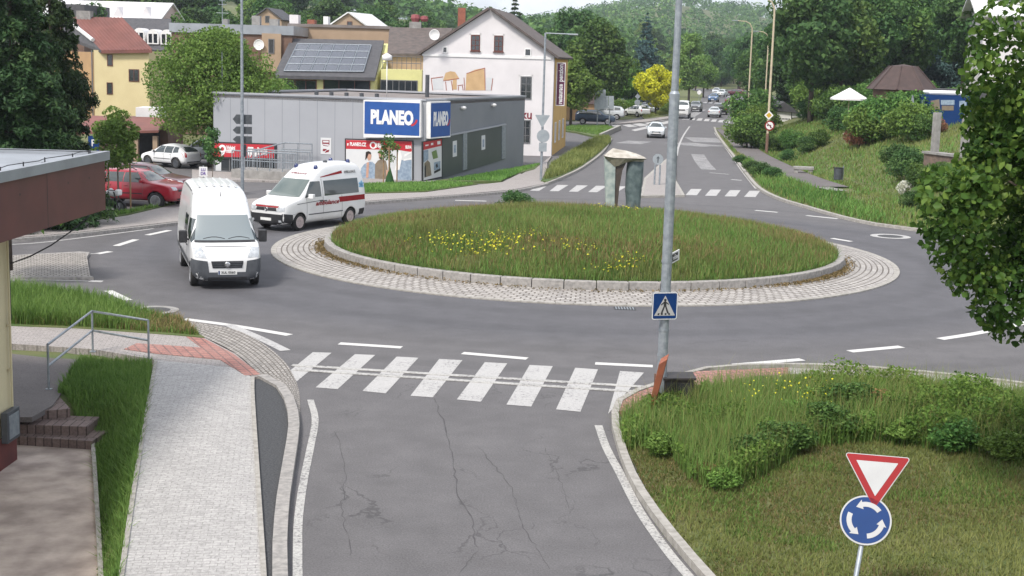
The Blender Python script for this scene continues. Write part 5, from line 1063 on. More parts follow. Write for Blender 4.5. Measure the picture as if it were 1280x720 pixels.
sk.part('bumper', M['greyplast'], v, 'F', [(-.98,.27),(.98,.27),(.98,.52),(-.98,.52)], [(-.98,.52),(-.52,.52),(-.56,.84),(-.99,.90)], [(.52,.52),(.98,.52),(.99,.90),(.56,.84)], nu=12, nv=5, eps=.014)
sk.part('lower_intake', M['black'], v, 'F', [(-.55,.30),(.55,.30),(.55,.38),(-.55,.38)], nu=8, nv=2, eps=.019)
sk.part('grille', M['black'], v, 'F', [(-.42,.64),(.42,.64),(.46,.84),(-.46,.84)], nu=10, nv=3, eps=.014)
gx = sk.at('F', 0, .74)[0].x + .015
b = MB()
for z_ in (.69,.74,.79): b.box(gx-.005,gx+.012,-.42,.42,z_-.008,z_+.008)
b.build('grille_bar', M['greyplast'], v)
b = MB(); b.lathe([(0,.02),(.075,.018),(.085,.006),(.085,0)], (gx+.01,0,.74), 'X', 20); em = b.build('emblem', M['chrome'], v, smooth=True); b = MB(); b.lathe([(0,.024),(.05,.022)], (gx+.01,0,.74), 'X', 16); b.build('emblem_centre', M['rim'], em)
for s in (1,-1):
    sk.part('headlight', lamp_mat, v, 'F', [(s*.58,.92),(s*.90,.95),(s*.94,1.18),(s*.72,1.22)], nu=5, nv=5, eps=.01)
    mb_ = MB(); mb_.obox((xo-1.22, s*1.16, 1.42), (.17,.24,.36)); mb_.obox((xo-1.18, s*1.02, 1.34), (.07,.2,.06)); mm_ = mb_.build('mirror', M['black'], v, bevel=.04)
    b = MB(); b.box(xo-1.312,xo-1.309,s*1.16-.09,s*1.16+.09,1.30,1.55); b.build('mirror_glass', M['car_glass'], mm_)
    for x in (VF, VB): wheel(v, x, s*(VW/2-.13), .345, .23)
np_ = sk.part('number_plate', plate_mat, v, 'F', [(-.27,.45),(.27,.45),(.27,.57),(-.27,.57)], nu=2, nv=1, eps=.03)
px_ = sk.at('F', 0, .5)[0].x + .033
b = MB(); b.quad((px_,-.26,.455),(px_,-.22,.455),(px_,-.22,.565),(px_,-.26,.565)); b.build('plate_band', M['blue'], np_)
text_part('3UL 0560', .1, M['black'], np_, face_matrix(Vector((px_+.002,.02,.51)), (0,1,0), (0,0,1)), bold=.002, width=.40, extrude=.001)
b = MB()
for k in range(6): y_ = -.55+.22*k; b.obox((xo-4.1, y_, sk.at('T', xo-4.1, y_)[0].z+.002), (2.8,.07,.022))
b.build('roof_rib', M['white_car'], v, bevel=.008)
for s in (1,-1): sk.part('roof_gutter', seam_mat, v, 'T', [(xo-1.9,s*.76),(xo-5.8,s*.76),(xo-5.8,s*.785),(xo-1.9,s*.785)], nu=8, nv=1, eps=.004)
sk.part('bonnet_gap', seam_mat, v, 'F', [(-.60,1.215),(.60,1.215),(.60,1.232),(-.60,1.232)], [(-.60,.93),(-.585,.93),(-.70,1.22),(-.715,1.22)], [(.585,.93),(.60,.93),(.715,1.22),(.70,1.22)], nu=6, nv=3, eps=.004)
b = MB(); b.tube([(xo-1.95,0,2.45),(xo-2.03,0,2.66)], .012, 5); b.build('aerial', M['black'], v)
handles(v, sk, (xo-1.72, xo-2.16), 1.12, M['black'])
for s in (1,-1): sk.part('tail_lamp', tail_mat, v, 'B', [(s*.80,.95),(s*.94,.95),(s*.92,1.6),(s*.80,1.6)], nu=2, nv=4)
sk.part('rear_bumper', M['greyplast'], v, 'B', [(-.9,.36),(.9,.36),(.9,.58),(-.9,.58)], nu=6, nv=2)
van_p = (G(243,358)+G(325,355.5))/2; va = R(-72.5); v.rotation_euler = (0,0,va); v.location = (van_p.x - VF*math.cos(va), van_p.y - VF*math.sin(va) + .12, 0); v.location.x -= .12

# ---- ambulance
a = empty('ambulance', (0,0,0), 0, 'white high-roof ambulance van with red stripe and blue roof beacons beside the island', 'ambulance')
xo = 2.55; ss = [(0,.34,.52,.78,.84,.64,.76,.72,.62),(-.05,.26,.54,.92,.98,.80,.88,.83,.74),(-.2,.22,.58,1.02,1.10,.86,.93,.89,.80),(-.55,.22,.62,1.10,1.20,.88,.95,.92,.84),(-.95,.22,.64,1.15,1.30,.89,.95,.93,.83),(-1.1,.22,.64,1.17,1.42,.89,.95,.93,.81),(-1.4,.22,.64,1.19,1.70,.89,.95,.93,.77),(-1.7,.22,.64,1.20,1.95,.89,.95,.93,.74),(-2.0,.22,.64,1.21,2.16,.89,.95,.93,.74),(-2.35,.22,.64,1.22,2.38,.89,.95,.93,.72),(-2.7,.22,.64,1.22,2.49,.89,.95,.93,.69),(-3.6,.22,.64,1.22,2.53,.89,.95,.93,.67),(-4.6,.22,.64,1.22,2.51,.89,.95,.93,.67),(-4.9,.24,.64,1.22,2.42,.89,.95,.93,.68),(-5.05,.28,.64,1.21,2.15,.87,.93,.91,.72),(-5.1,.36,.64,1.2,1.85,.82,.88,.86,.74)]
ss = [(r[0]+xo, *r[1:]) for r in ss]; AF, AB = xo-.92, xo-4.05
o, bv = make_body('body', ss, M['white_car'], (AF, AB), .335, a, .95, .03, .24); o.parent = a; sk = Skin(bv)
sk.part('windscreen', glass_mat('ambulance_windscreen', (.10,.125,.115), .07), a, 'F', [(-.80,1.30),(.80,1.30),(.68,1.93),(-.68,1.93)], nu=32, nv=18, eps=.012)
for ax in 'LR':
    sk.part('cab_window', M['car_glass'], a, ax, [(xo-1.22,1.26),(xo-2.22,1.26),(xo-2.22,1.86),(xo-1.74,1.86)], nu=6)
    sk.part('saloon_window', M['car_glass'], a, ax, [(xo-2.42,1.27),(xo-4.62,1.27),(xo-4.62,1.86),(xo-2.42,1.86)], nu=14)
    sk.part('door_gap', seam_mat, a, ax, *[[(xo-t-.01,.40),(xo-t+.01,.40),(xo-t+.01,zz),(xo-t-.01,zz)] for t, zz in ((1.32,1.24),(2.32,1.95),(3.5,1.24))], nu=1, nv=8, eps=.003)
    sk.part('rub_strip', M['greyplast'], a, ax, [(xo-1.42,.58),(xo-3.55,.58),(xo-3.55,.62),(xo-1.42,.62)], nu=12, nv=1, eps=.01)
    sk.part('waist_line', M['greyplast'], a, ax, [(xo-.75,1.03),(xo-2.3,1.10),(xo-2.3,1.125),(xo-.75,1.055)], nu=10, nv=1, eps=.005)
    sk.part('red_stripe', M['red'], a, ax, [(xo-3.35,.96),(xo-5.0,.96),(xo-5.0,1.17),(xo-3.30,1.17)], nu=10, nv=2, eps=.005)
    sk.part('roof_stripe', M['red'], a, ax, [(xo-2.3,1.99),(xo-3.7,2.09),(xo-3.7,2.20),(xo-2.3,2.02)], nu=8, nv=2, eps=.006)
    sk.part('bumper_side', M['black'], a, ax, [(xo-.03,.28),(xo-.54,.28),(xo-.48,.66),(xo-.03,.72)], nu=8, nv=4, eps=.012)
    sg = 1 if ax == 'L' else -1; pm_, nn_ = sk.at(ax, xo-2.5, 1.0); rt_ = (-sg, 0, 0)
    text_part('ambulance', .25, M['red'], a, face_matrix(Vector((xo-2.55, pm_.y+sg*.02, 1.0)), rt_, (0,-.06*sg*0,1)), bold=.004, width=1.45, shear=.25, name='lettering')
    p2, n2 = sk.at(ax, xo-4.2, 2.12); text_part('AMBULANCE', .16, seam_mat, a, face_matrix(p2+n2*.012, rt_, (0,-sg*.3,1)), width=.75, name='lettering')
    c_, n_ = sk.at(ax, xo-4.82, 1.56); b = MB()
    for k in range(3): b.obox(c_ + Vector((0,sg*.012,0)), (.34,.012,.09), M=Matrix.Rotation(k*PI/3+PI/2, 4, 'Y'))
    b.build('star_emblem', pm('light_blue_film', (.20,.42,.62), None, 3, .4), a)
p, n_ = sk.at('F', 0, 2.14); text_part('AMBULANCE', .14, M['darkred'], a, face_matrix(p+Vector((.03,0,0)), (0,1,0), (-.85,0,.5)), width=.8, name='lettering')
sk.part('bumper', M['black'], a, 'F', [(-.93,.26),(.93,.26),(.93,.68),(-.93,.68)], nu=14, nv=6, eps=.012)
sk.part('grille', M['black'], a, 'F', [(-.52,.80),(.52,.80),(.50,.92),(-.50,.92)], nu=10, nv=3, eps=.01); sk.part('grille_strip', M['red'], a, 'F', [(-.56,.93),(.56,.93),(.60,.985),(-.60,.985)], nu=10, nv=1, eps=.012)
gx = sk.at('F', 0, .86)[0].x+.012; b = MB(); b.lathe([(.062,.0),(.07,.012),(.08,.012),(.088,0)], (gx,0,.86), 'X', 20); 
for u0,w0,u1,w1 in ((-.05,.05,-.022,-.06),(-.022,-.06,0,-.005),(0,-.005,.022,-.06),(.022,-.06,.05,.05)): b.tube([(gx+.006,u0,.86+w0),(gx+.006,u1,.86+w1)], .008, 4)
b.build('emblem', M['chrome'], a, smooth=True)
np_ = sk.part('number_plate', plate_mat, a, 'F', [(-.27,.42),(.27,.42),(.27,.53),(-.27,.53)], nu=2, nv=1, eps=.03)
for s in (1,-1):
    sk.part('headlight', lamp_mat, a, 'F', [(s*.52,.78),(s*.84,.80),(s*.84,.97),(s*.56,.95)], nu=5, nv=4, eps=.012); sk.part('fog_lamp', lamp_mat, a, 'F', [(s*.62,.38),(s*.74,.38),(s*.74,.46),(s*.62,.46)], nu=2, nv=2, eps=.016)
    mirror(a, xo-1.42, s*.97, 1.32, M['white_car'], 1.15)
    for x in (AF, AB): wheel(a, x, s*.83, .335, .22, pm('hub_cap', (.5,.42,.41), (.4,.35,.34), 8, .45))
    sk.part('tail_lamp', tail_mat, a, 'B', [(s*.72,.95),(s*.86,.95),(s*.84,1.45),(s*.72,1.45)], nu=2, nv=3)
sk.part('rear_window', M['car_glass'], a, 'B', [(-.62,1.25),(.62,1.25),(.56,1.78),(-.56,1.78)], nu=6); sk.part('rear_bumper', M['black'], a, 'B', [(-.85,.34),(.85,.34),(.85,.62),(-.85,.62)], nu=6, nv=2)
for ax in 'LR': sk.part('rear_bumper_side', M['black'], a, ax, [(xo-4.62,.36),(xo-5.08,.36),(xo-5.08,.62),(xo-4.62,.6)], nu=4, nv=2, eps=.012)
bea = pm('blue_beacon', (.015,.03,.14), None, 3, .15, spec=.9)
for x, y_ in ((xo-2.35,.5),(xo-2.35,-.5),(xo-4.45,.45),(xo-4.45,-.45)): p = sk.at('T', x, y_)[0]; b = MB(); b.lathe([(.085,-.03),(.085,.04),(.07,.10),(.04,.125),(0,.13)], p, n=14); b.build('beacon', bea, a, smooth=True)
b = MB(); p = sk.at('T', xo-3.3, .2)[0]; b.lathe([(.09,-.02),(.09,.06),(0,.08)], p, n=12); b.build('roof_vent', M['greyplast'], a)
sk.part('bonnet_gap', seam_mat, a, 'F', [(-.62,1.0),(.62,1.0),(.62,1.012),(-.62,1.012)], nu=6, nv=1, eps=.004); handles(a, sk, (xo-2.2, xo-2.44), 1.08, M['black'])
aa = R(-121.5); fw = G(372.8, 288.3); lx, ly = AF, .83
a.rotation_euler = (0,0,aa); a.location = (fw.x - (lx*math.cos(aa)-ly*math.sin(aa)), fw.y - (lx*math.sin(aa)+ly*math.cos(aa)), 0)

# ---- parked and driving cars
def car(name, kind, L, W, H, paint, px, py, ang, label, **k): return place(build_car(name, kind, L, W, H, paint, label, **k), px, py, ang)
car('suv', 'suv', 4.5, 1.85, 1.66, PT['red'], 171, 257, -14, 'red off-road car parked behind the oxblood roof edge at the left', wr=.36, roofrails=True)
car('parked_car', 'suv', 4.5, 1.82, 1.66, PT['darkred'], 181, 248, -14, 'dark red car parked just behind the red off-road car', wr=.34)
car('hatchback', 'hatch', 3.65, 1.62, 1.40, M['white_car'], 214, 208.5, 150, 'white small hatchback in the lot in front of the brown entrance shelter', rim=M['greyplast'])
car('parked_car', 'suv', 4.3, 1.8, 1.6, PT['silver'], 262, 205, 165, 'silver car half hidden behind the white hatchback by the shop')
car('suv', 'suv', 4.5, 1.82, 1.62, PT['navy'], 744, 155.5, -6, 'dark blue car waiting at the mouth of the side street', wr=.34)
car('suv', 'suv', 4.6, 1.85, 1.66, PT['palesilver'], 757, 149.3, 172, 'silver car parked behind the dark blue car', wr=.34, roofrails=True)
car('parked_car', 'hatch', 4.1, 1.75, 1.5, M['white_car'], 796, 145.5, 120, 'white car parked second in the row by the yellow tree')
car('parked_car', 'sedan', 4.4, 1.76, 1.46, PT['palesilver'], 802, 142.5, 122, 'pale silver saloon parked next to the white car in the row')
car('parked_car', 'hatch', 4.2, 1.75, 1.48, PT['black'], 808, 140.5, 122, 'black car parked last in the row, nearest the square sign')
car('parked_car', 'suv', 4.4, 1.8, 1.6, PT['grey'], 775, 140.5, 165, 'grey car roof showing behind the silver parked car')
car('parked_car', 'hatch', 4.1, 1.75, 1.5, PT['red'], 710, 145.5, -60, 'bright red car parked beside the gabled white house')
car('parked_car', 'van', 4.3, 1.8, 1.75, M['white_car'], 698, 146, -65, 'white box-shaped car parked left of the bright red car')
car('hatchback', 'hatch', 4.0, 1.7, 1.44, PT['palesilver'], 819.5, 171.5, -95, 'pale silver hatchback driving toward the roundabout')
car('delivery_van', 'van', 5.2, 1.95, 2.25, M['white_car'], 853, 147.5, -100, 'white van coming down the main road behind the tall lamp post', cat='van', wr=.34)
car('oncoming_car', 'suv', 4.3, 1.8, 1.58, PT['grey'], 869.5, 139.5, -102, 'grey car following the white van down the main road')
car('leaving_car', 'sedan', 4.4, 1.76, 1.46, PT['palesilver'], 893, 146.3, 80, 'silver saloon seen from behind at the far crossing')
car('leaving_car', 'suv', 4.4, 1.8, 1.6, PT['black'], 901, 143, 80, 'black car just ahead of the silver saloon')
car('parked_car', 'suv', 4.5, 1.82, 1.6, PT['black'], 924, 149, 78, 'black car at the right kerb by the far crossing')
car('oncoming_car', 'suv', 4.4, 1.8, 1.6, PT['blue'], 892, 127.4, -104, 'blue car coming over the far second crossing')
car('oncoming_car', 'suv', 4.5, 1.82, 1.7, PT['palesilver'], 902.5, 121.2, -110, 'pale silver car behind the blue car on the far road')
car('leaving_car', 'hatch', 4.2, 1.76, 1.5, PT['plum'], 912.5, 131, 78, 'dark plum car driving away right of the blue car')
car('parked_car', 'suv', 4.4, 1.8, 1.6, PT['darkred'], 919.5, 119.8, 150, 'dark red car parked at the far bend')
car('parked_car', 'hatch', 4.2, 1.76, 1.5, PT['blue'], 931.5, 140.5, 78, 'blue car half hidden by bushes at the right kerb')
car('oncoming_car', 'suv', 4.4, 1.8, 1.7, PT['silver'], 895.5, 118.5, -105, 'silver car farthest up the road', )
# motorcycle by the roof edge
mc = empty('motorcycle', tuple(G(134,267)), R(-25), 'black and white motorcycle parked at the corner of the oxblood roof', 'motorcycle')
for x in (-.68,.70):
    b = MB(); b.lathe([(.22,-.05),(.29,-.06),(.31,0),(.29,.06),(.22,.05)], (0,0,0), 'Y', 22); wv = b.build('wheel', M['rubber'], mc, (x,0,.31), smooth=True); b = MB(); b.lathe([(.22,.02),(.05,.04),(0,.05)], (0,0,0), 'Y', 14); b.lathe([(.22,-.02),(.05,-.04),(0,-.05)], (0,0,0), 'Y', 14); b.build('rim', M['rim'], wv)
b = MB(); b.obox((0,0,.45), (.5,.3,.4)); b.tube([(.7,.12,.31),(.45,.1,.95)], .03, 6); b.tube([(.7,-.12,.31),(.45,-.1,.95)], .03, 6); b.tube([(-.68,.1,.31),(0,.1,.4)], .03, 6); b.tube([(-.1,-.2,.35),(-.8,-.22,.45)], .05, 8); b.build('frame', M['black'], mc, bevel=.04)
b = MB(); b.tube([(.45,0,.80),(.2,0,.92),(-.05,0,.84)], [.10,.17,.1], 10); b.build('tank', M['white'], mc, smooth=True)
b = MB(); b.obox((-.38,0,.82), (.68,.26,.09)); b.build('seat', M['black'], mc, bevel=.04); b = MB(); b.obox((-.75,0,.78), (.3,.2,.12)); b.build('tail_fairing', M['white'], mc, bevel=.04)
b = MB(); b.tube([(.35,.38,1.05),(.45,.1,1.0),(.45,-.1,1.0),(.35,-.38,1.05)], .02, 6); b.build('handlebar', M['black'], mc); b = MB(); b.obox((.62,0,.92), (.2,.28,.26)); b.build('front_fairing', M['white'], mc, bevel=.06)
# ================================================================ STREET FURNITURE
def part(mb, name, mat, par, **k): return mb.build(name, mat, par, **k)
def poly_plate(pts, z0, z1, mi=0):
    """flat plate in the local XZ plane facing -Y, thickness along Y"""
    b = MB(); n = len(pts); b.add([(x, z0, z) for x, z in pts] + [(x, z1, z) for x, z in pts], [tuple(range(n)), tuple(range(2*n-1, n-1, -1))] + [(i, n+i, n+(i+1) % n, (i+1) % n) for i in range(n)], mi); return b
def flat(pts, y): b = MB(); b.add([(x, y, z) for x, z in pts], [tuple(range(len(pts)))]); return b
def circ(r, n=32, cx=0, cz=0, a0=0, a1=2*PI): return [(cx + r*math.cos(a0+(a1-a0)*i/n), cz + r*math.sin(a0+(a1-a0)*i/n)) for i in range(n)]
def rrect(w_, h_, r, k=5):
    p = []
    for cx, cz, a in ((w_/2-r,h_/2-r,0),(-w_/2+r,h_/2-r,PI/2),(-w_/2+r,-h_/2+r,PI),(w_/2-r,-h_/2+r,1.5*PI)): p += [(cx+r*math.cos(a+PI/2*i/k), cz+r*math.sin(a+PI/2*i/k)) for i in range(k+1)]
    return p
def rtri(s, r, up=True, k=5):
    """equilateral triangle with rounded corners, centred"""
    Rr = s/math.sqrt(3); p = []
    for j in range(3):
        a = (PI/2 if up else -PI/2) + j*2*PI/3; c = ((Rr-2*r)*math.cos(a), (Rr-2*r)*math.sin(a)); p += [(c[0]+r*math.cos(a-PI/3+2*PI/3*i/k), c[1]+r*math.sin(a-PI/3+2*PI/3*i/k)) for i in range(k+1)]
    return p
def off(o, x=0, y=0, z=0, rz=0, M_=None):
    o.matrix_local = (Matrix.Translation((x,y,z)) @ (M_ or Matrix.Rotation(rz, 4, 'Z'))); return o
# right-hand pole with the crossing sign
p = G(825,516); lp = empty('lamp_post', tuple(p), 0, 'tall grey steel post with a blue crossing sign, standing beside the near crossing', 'lamp post')
b = MB(); b.tube([(0,0,-.1),(0,0,6.25)], .098, 16); b.tube([(0,0,6.25),(0,0,6.3)], [.098,.07], 16); b.tube([(0,0,6.3),(0,0,9.6)], [.07,.058], 14); pl_ = part(b, 'pole', M['steel'], lp, smooth=False)
for z_ in (1.15,1.65,2.4,3.0): b = MB(); b.tube([(0,0,z_),(0,0,z_+.05)], .106, 16); part(b, 'clamp', M['steel'], pl_)
b = MB(); b.box(-.045,.045,-.108,-.095,.35,.85); part(b, 'service_door', M['steel'], pl_)
b = MB(); b.tube([(0,0,9.55),(.1,.4,9.75),(.2,1.3,9.85)], .03, 8); part(b, 'arm', M['steel'], lp)
lh = MB(); lh.obox((.24,1.6,9.84), (.22,.6,.1)); part(lh, 'lamp_head', M['greyplast'], lp, bevel=.03)
b = poly_plate(rrect(.52,.54,.04), -.012, .012); sg = part(b, 'crossing_sign', M['steel'], lp); off(sg, -.02, -.13, 2.17, R(14)); sgw = part(flat(rrect(.51,.53,.04), -.014), 'sign_rim', M['white'], sg); part(flat(rrect(.48,.50,.03), -.017), 'sign_face', M['blue'], sg)
part(flat([(-.215,-.19),(.215,-.19),(0,.205)], -.020), 'white_triangle', M['sign_white'], sg)
b = MB()
for q in ([(-.15,-.175),(-.115,-.175),(-.105,-.14),(-.14,-.14)], [(-.08,-.175),(-.04,-.175),(-.04,-.14),(-.075,-.14)], [(.0,-.175),(.035,-.175),(.035,-.14),(.0,-.14)], [(.075,-.175),(.11,-.175),(.105,-.14),(.07,-.14)],
          [(-.025,.09),(.02,.09),(.03,-.01),(-.03,-.01)], [(-.03,-.005),(.0,-.005),(-.05,-.15),(-.085,-.15)], [(.0,-.005),(.03,-.01),(.085,-.14),(.05,-.15)], [(-.025,.085),(-.02,.06),(-.075,.01),(-.085,.03)], [(.02,.085),(.022,.055),(.075,.02),(.08,.04)]):
    b.add([(x,-.023,z) for x,z in q], [(0,1,2,3)])
b.add([(x,-.023,z) for x,z in circ(.027,12,0,.118)], [tuple(range(12))]); part(b, 'pedestrian', M['black'], sg)
ang = math.atan2(.97,.34); b = MB(); b.obox((.5,0,0), (.86,.02,.21)); fs = part(b, 'direction_sign', M['white'], lp); off(fs, .03, .05, 3.04, ang)
b = MB(); b.quad((.12,-.014,-.075),(.78,-.014,-.075),(.78,-.014,.075),(.12,-.014,.075)); part(b, 'sign_face', M['black'], fs); text_part('P  město', .13, M['white'], fs, face_matrix(Vector((.45,-.02,0)), (1,0,0), (0,0,1)), width=.55)
# left-hand pole with sign backs
p = G(303,241); lp2 = empty('lamp_post', tuple(p), 0, 'slim grey lamp post with backs of arrow direction signs before the shop', 'lamp post')
b = MB(); b.tube([(0,0,-.1),(0,0,4.4)], .085, 12); b.tube([(0,0,4.4),(0,0,10.5)], [.075,.06], 12); part(b, 'pole', M['steel'], lp2)
b = MB(); b.tube([(0,0,10.4),(-.5,-.2,10.6),(-1.4,-.6,10.65)], .03, 8); part(b, 'arm', M['steel'], lp2); b = MB(); b.obox((-1.65,-.72,10.63), (.6,.22,.1), R(23)); part(b, 'lamp_head', M['greyplast'], lp2, bevel=.03)
back = pm('sign_back', (.085,.095,.105), (.06,.066,.074), 5, .5, metal=.2); sb2 = pm('bright_sign_back', (.33,.36,.38), (.27,.30,.32), 4, .45, metal=.3)
for k, (zc, h_) in enumerate(((3.58,.46),(3.05,.36),(2.60,.33))): part(poly_plate([(-.48,0),(-.30,h_/2),(.46,h_/2),(.46,-h_/2),(-.30,-h_/2)], .09, .115), 'direction_sign', back, lp2).location = (0,0,zc)
part(poly_plate(rrect(.26,.6,.02), .09, .11), 'plate', back, lp2).location = (.06,0,2.06)
# street lamp beside the white house with sign backs
p = G(676,228); l3 = empty('street_lamp', tuple(p), 0, 'grey street lamp with level arm and sign backs before the white house', 'street lamp')
hL = GY(682,41,p.y).z; b = MB(); b.tube([(0,0,-.1),(.0,0,hL)], [.075,.055], 10); part(b, 'pole', M['steel'], l3); b = MB(); b.tube([(0,0,hL-.02),(1.45,0,hL-.04)], .035, 8); part(b, 'arm', M['steel'], l3)
b = MB(); b.obox((1.55,0,hL-.05), (.55,.2,.09)); part(b, 'lamp_head', sb2, l3, bevel=.03)
part(poly_plate(rtri(.85,.03,False), -.12, -.10), 'yield_sign_back', sb2, l3).location = (-.02,0,3.55)
part(poly_plate(circ(.36), -.12, -.10), 'round_sign_back', sb2, l3).location = (.05,0,2.62); part(poly_plate(rrect(.44,.5,.03), -.12, -.10), 'plate', sb2, l3).location = (.05,0,2.0)
# cream lamps on the right
def cream_lamp(base_, h, reach, label, low=True):
    e = empty('street_lamp', tuple(base_), 0, label, 'street lamp', None); b = MB(); b.tube([(0,0,-.2),(0,0,h-1.2),(-.03,0,h-.7),(-.25,0,h-.25),(-.7,0,h),(-reach,0,h+.05)], [.10,.075,.065,.055,.05,.045], 10); part(b, 'pole', M['lamp_cream'], e)
    b = MB(); b.obox((-reach-.3,0,h+.05), (.65,.22,.1)); part(b, 'lamp_head', sb2, e, bevel=.03)
    if low: b = MB(); b.tube([(0,0,-.2),(0,0,1.6)], .115, 10); part(b, 'base_sleeve', B['brown'], e)
    return e
q = GT(958,193); yl = cream_lamp(q, GY(960,-2,q.y).z-q.z, 1.0, 'cream street lamp with diamond and no-turn signs by the right pavement'); sy = q.y
z1 = GY(961,144,sy).z-q.z; z2 = GY(961.5,157,sy).z-q.z
d = part(poly_plate([(-.36,0),(0,-.36),(.36,0),(0,.36)], -.13, -.115), 'priority_sign', M['white'], yl); d.location = (.0,0,z1); part(flat([(-.22,0),(0,-.22),(.22,0),(0,.22)], -.134), 'sign_centre', pm('sign_yellow', (.62,.38,.03), None, 3, .4), d)
d = part(poly_plate(circ(.38), -.13, -.115), 'no_turn_sign', M['red'], yl); d.location = (.1,0,z2); part(flat(circ(.29), -.134), 'sign_face', M['white'], d); b = MB()
for qd in ([(-.18,.07),(.05,.07),(.12,.0),(.12,-.2),(.04,-.2),(.04,-.03),(0,.0),(-.18,.0)], [(-.24,.035),(-.12,.14),(-.12,-.07)]): b.add([(x,-.138,z) for x,z in qd], [tuple(range(len(qd)))])
part(b, 'arrow', M['black'], d); b = MB(); b.add([(x,-.141,z) for x,z in ((-.22,.18),(-.18,.22),(.22,-.18),(.18,-.22))], [(0,1,2,3)]); part(b, 'bar', M['red'], d)
q = GT(936,126); q = Vector((GY(937,100,150).x,150,hz(GY(937,100,150).x,150))); cream_lamp(q, GY(941,27,150).z-q.z, 1.6, 'thinner cream street lamp rising from bushes left of the signed one', False)
q = Vector((GY(959,80,165).x,165,hz(GY(959,80,165).x,165))); cream_lamp(q, GY(961,40,165).z-q.z, 1.2, 'farthest cream street lamp close behind the signed one', False)
# front yield and roundabout sign, leaning
base_ = G(1060,776,.35); top = GY(1096,573,16.6); ax = (top-base_); e = empty('yield_sign', tuple(base_), 0, 'red and white yield triangle over a blue roundabout disc on a leaning post', 'road sign')
Lq = ax.length; zx = ax.normalized(); xx = Vector((1,-.30,0)); xx = (xx - zx*xx.dot(zx)).normalized(); yx = zx.cross(xx); LM = Matrix((xx,yx,zx)).transposed().to_4x4()
def lean(o, z_, sh=0, extra=None): o.matrix_local = LM @ Matrix.Translation((sh, 0, z_)) @ (extra or Matrix()); return o
b = MB(); b.tube([(0,0,-.5),(0,0,Lq-.05)], .03, 10); po = part(b, 'post', M['steel'], e); lean(po, 0)
yz, rz2 = Lq-.22, Lq-.80
TL_ = Matrix.Rotation(R(-6), 4, 'Y'); t_ = part(poly_plate(rtri(.80,.03,False), -.055, -.04), 'yield_panel', M['sign_white'], e); lean(t_, yz+.02, .03, TL_); part(flat(rtri(.765,.02,False), -.058), 'red_border', M['red'], t_); part(flat(rtri(.50,.004,False), -.061), 'yield_face', M['sign_white'], t_)
r_ = part(poly_plate(circ(.305,48), -.055, -.04), 'roundabout_panel', M['sign_white'], e); lean(r_, rz2, .0, TL_); part(flat(circ(.285,48), -.058), 'sign_face', M['blue'], r_)
b = MB()
for k in range(3):
    a0 = R(60+120*k-22); a1 = a0 + R(66); n_ = 12; o_ = [(.225*math.cos(a0+(a1-a0)*i/n_), .225*math.sin(a0+(a1-a0)*i/n_)) for i in range(n_+1)] + [(.165*math.cos(a1-(a1-a0)*i/n_), .165*math.sin(a1-(a1-a0)*i/n_)) for i in range(n_+1)]
    b.add([(x,-.062,z) for x,z in o_], [(i,i+1,2*n_-i,2*n_+1-i) for i in range(n_)]); aa_ = a1 + R(24); b.add([(x,-.062,z) for x,z in ((.255*math.cos(a1),.255*math.sin(a1)),(.195*math.cos(aa_),.195*math.sin(aa_)),(.135*math.cos(a1),.135*math.sin(a1)))], [(0,1,2)])
part(b, 'arrow', M['sign_white'], r_)
for z_ in (yz,rz2): b = MB(); b.obox((0,-.035,0), (.10,.03,.05)); lean(part(b, 'clamp', M['steel'], e), z_)
# keep-right sign back on the median
p = G(821,231,.12); k_ = empty('keep_right_sign', tuple(p), 0, 'round sign on a post on the median island behind the sculpture', 'road sign'); hh = GY(822,199,p.y).z-.12
b = MB(); b.tube([(-.14,0,0),(-.14,0,hh-.3)], .05, 8); b.tube([(.14,0,0),(.14,0,hh-.3)], .05, 8); part(b, 'post', M['steel'], k_); d = part(poly_plate(circ(.30), -.06, -.04), 'sign_panel', sb2, k_); d.location = (0,0,hh); part(flat([(-.03,-.2),(.03,-.2),(.03,.05),(.1,.05),(0,.18),(-.1,.05),(-.03,.05)], -.063), 'arrow', back, d)
# big sign backs
p = Vector((GY(755,150,150).x, 150, 0)); sgp = empty('direction_board', tuple(p), 0, 'group of large grey direction boards seen from behind by the parked cars', 'road sign')
f_ = lambda x, y: (GY(x,y,150).x-p.x, GY(x,y,150).z)
for k, (x0,y0,x1,y1) in enumerate(((744,112,757,121),(743,121.5,756.5,137),(750.5,120,760.5,136),(761,120,767.5,136))): part(poly_plate([f_(x0,y1),f_(x1,y1),f_(x1,y0),f_(x0,y0)], -.05+.08*k, -.02+.08*k), 'board', sb2, sgp, fix=True)
for x in (748,763): b = MB(); q = f_(x,120); b.tube([(q[0],.35,0),(q[0],.35,q[1])], .06, 8); part(b, 'post', M['steel'], sgp)
def small_sign(px, ytop, ybase, label, shapes, Y=None):
    p = G(px, ybase) if Y is None else Vector((GY(px,ybase,Y).x, Y, hz(GY(px,ybase,Y).x,Y))); e = empty('road_sign', tuple(p), 0, label, 'road sign'); b = MB(); zt = GY(px,ytop,p.y).z - p.z; b.tube([(0,0,-.1),(0,0,zt)], .035, 8); part(b, 'post', M['steel'], e)
    for nm, pts, yc, mt in shapes: part(poly_plate(pts, -.06, -.04), nm, mt, e).location = (0,0,GY(px,yc,p.y).z-p.z)
    return e
small_sign(796, 116, 146, 'diamond over a round sign seen from behind beside the yellow tree', [('diamond_panel',[(-.36,0),(0,-.36),(.36,0),(0,.36)],120.5,sb2),('round_panel',circ(.38),128,sb2)])
small_sign(810, 120, 144, 'square grey sign on a thin post at the end of the parked row', [('square_panel',rrect(.72,.78,.04),125,sb2)])
small_sign(716, 130, 146, 'small triangular sign back beside the bright red car', [('triangle_panel',rtri(.8,.03,False),132,sb2)])
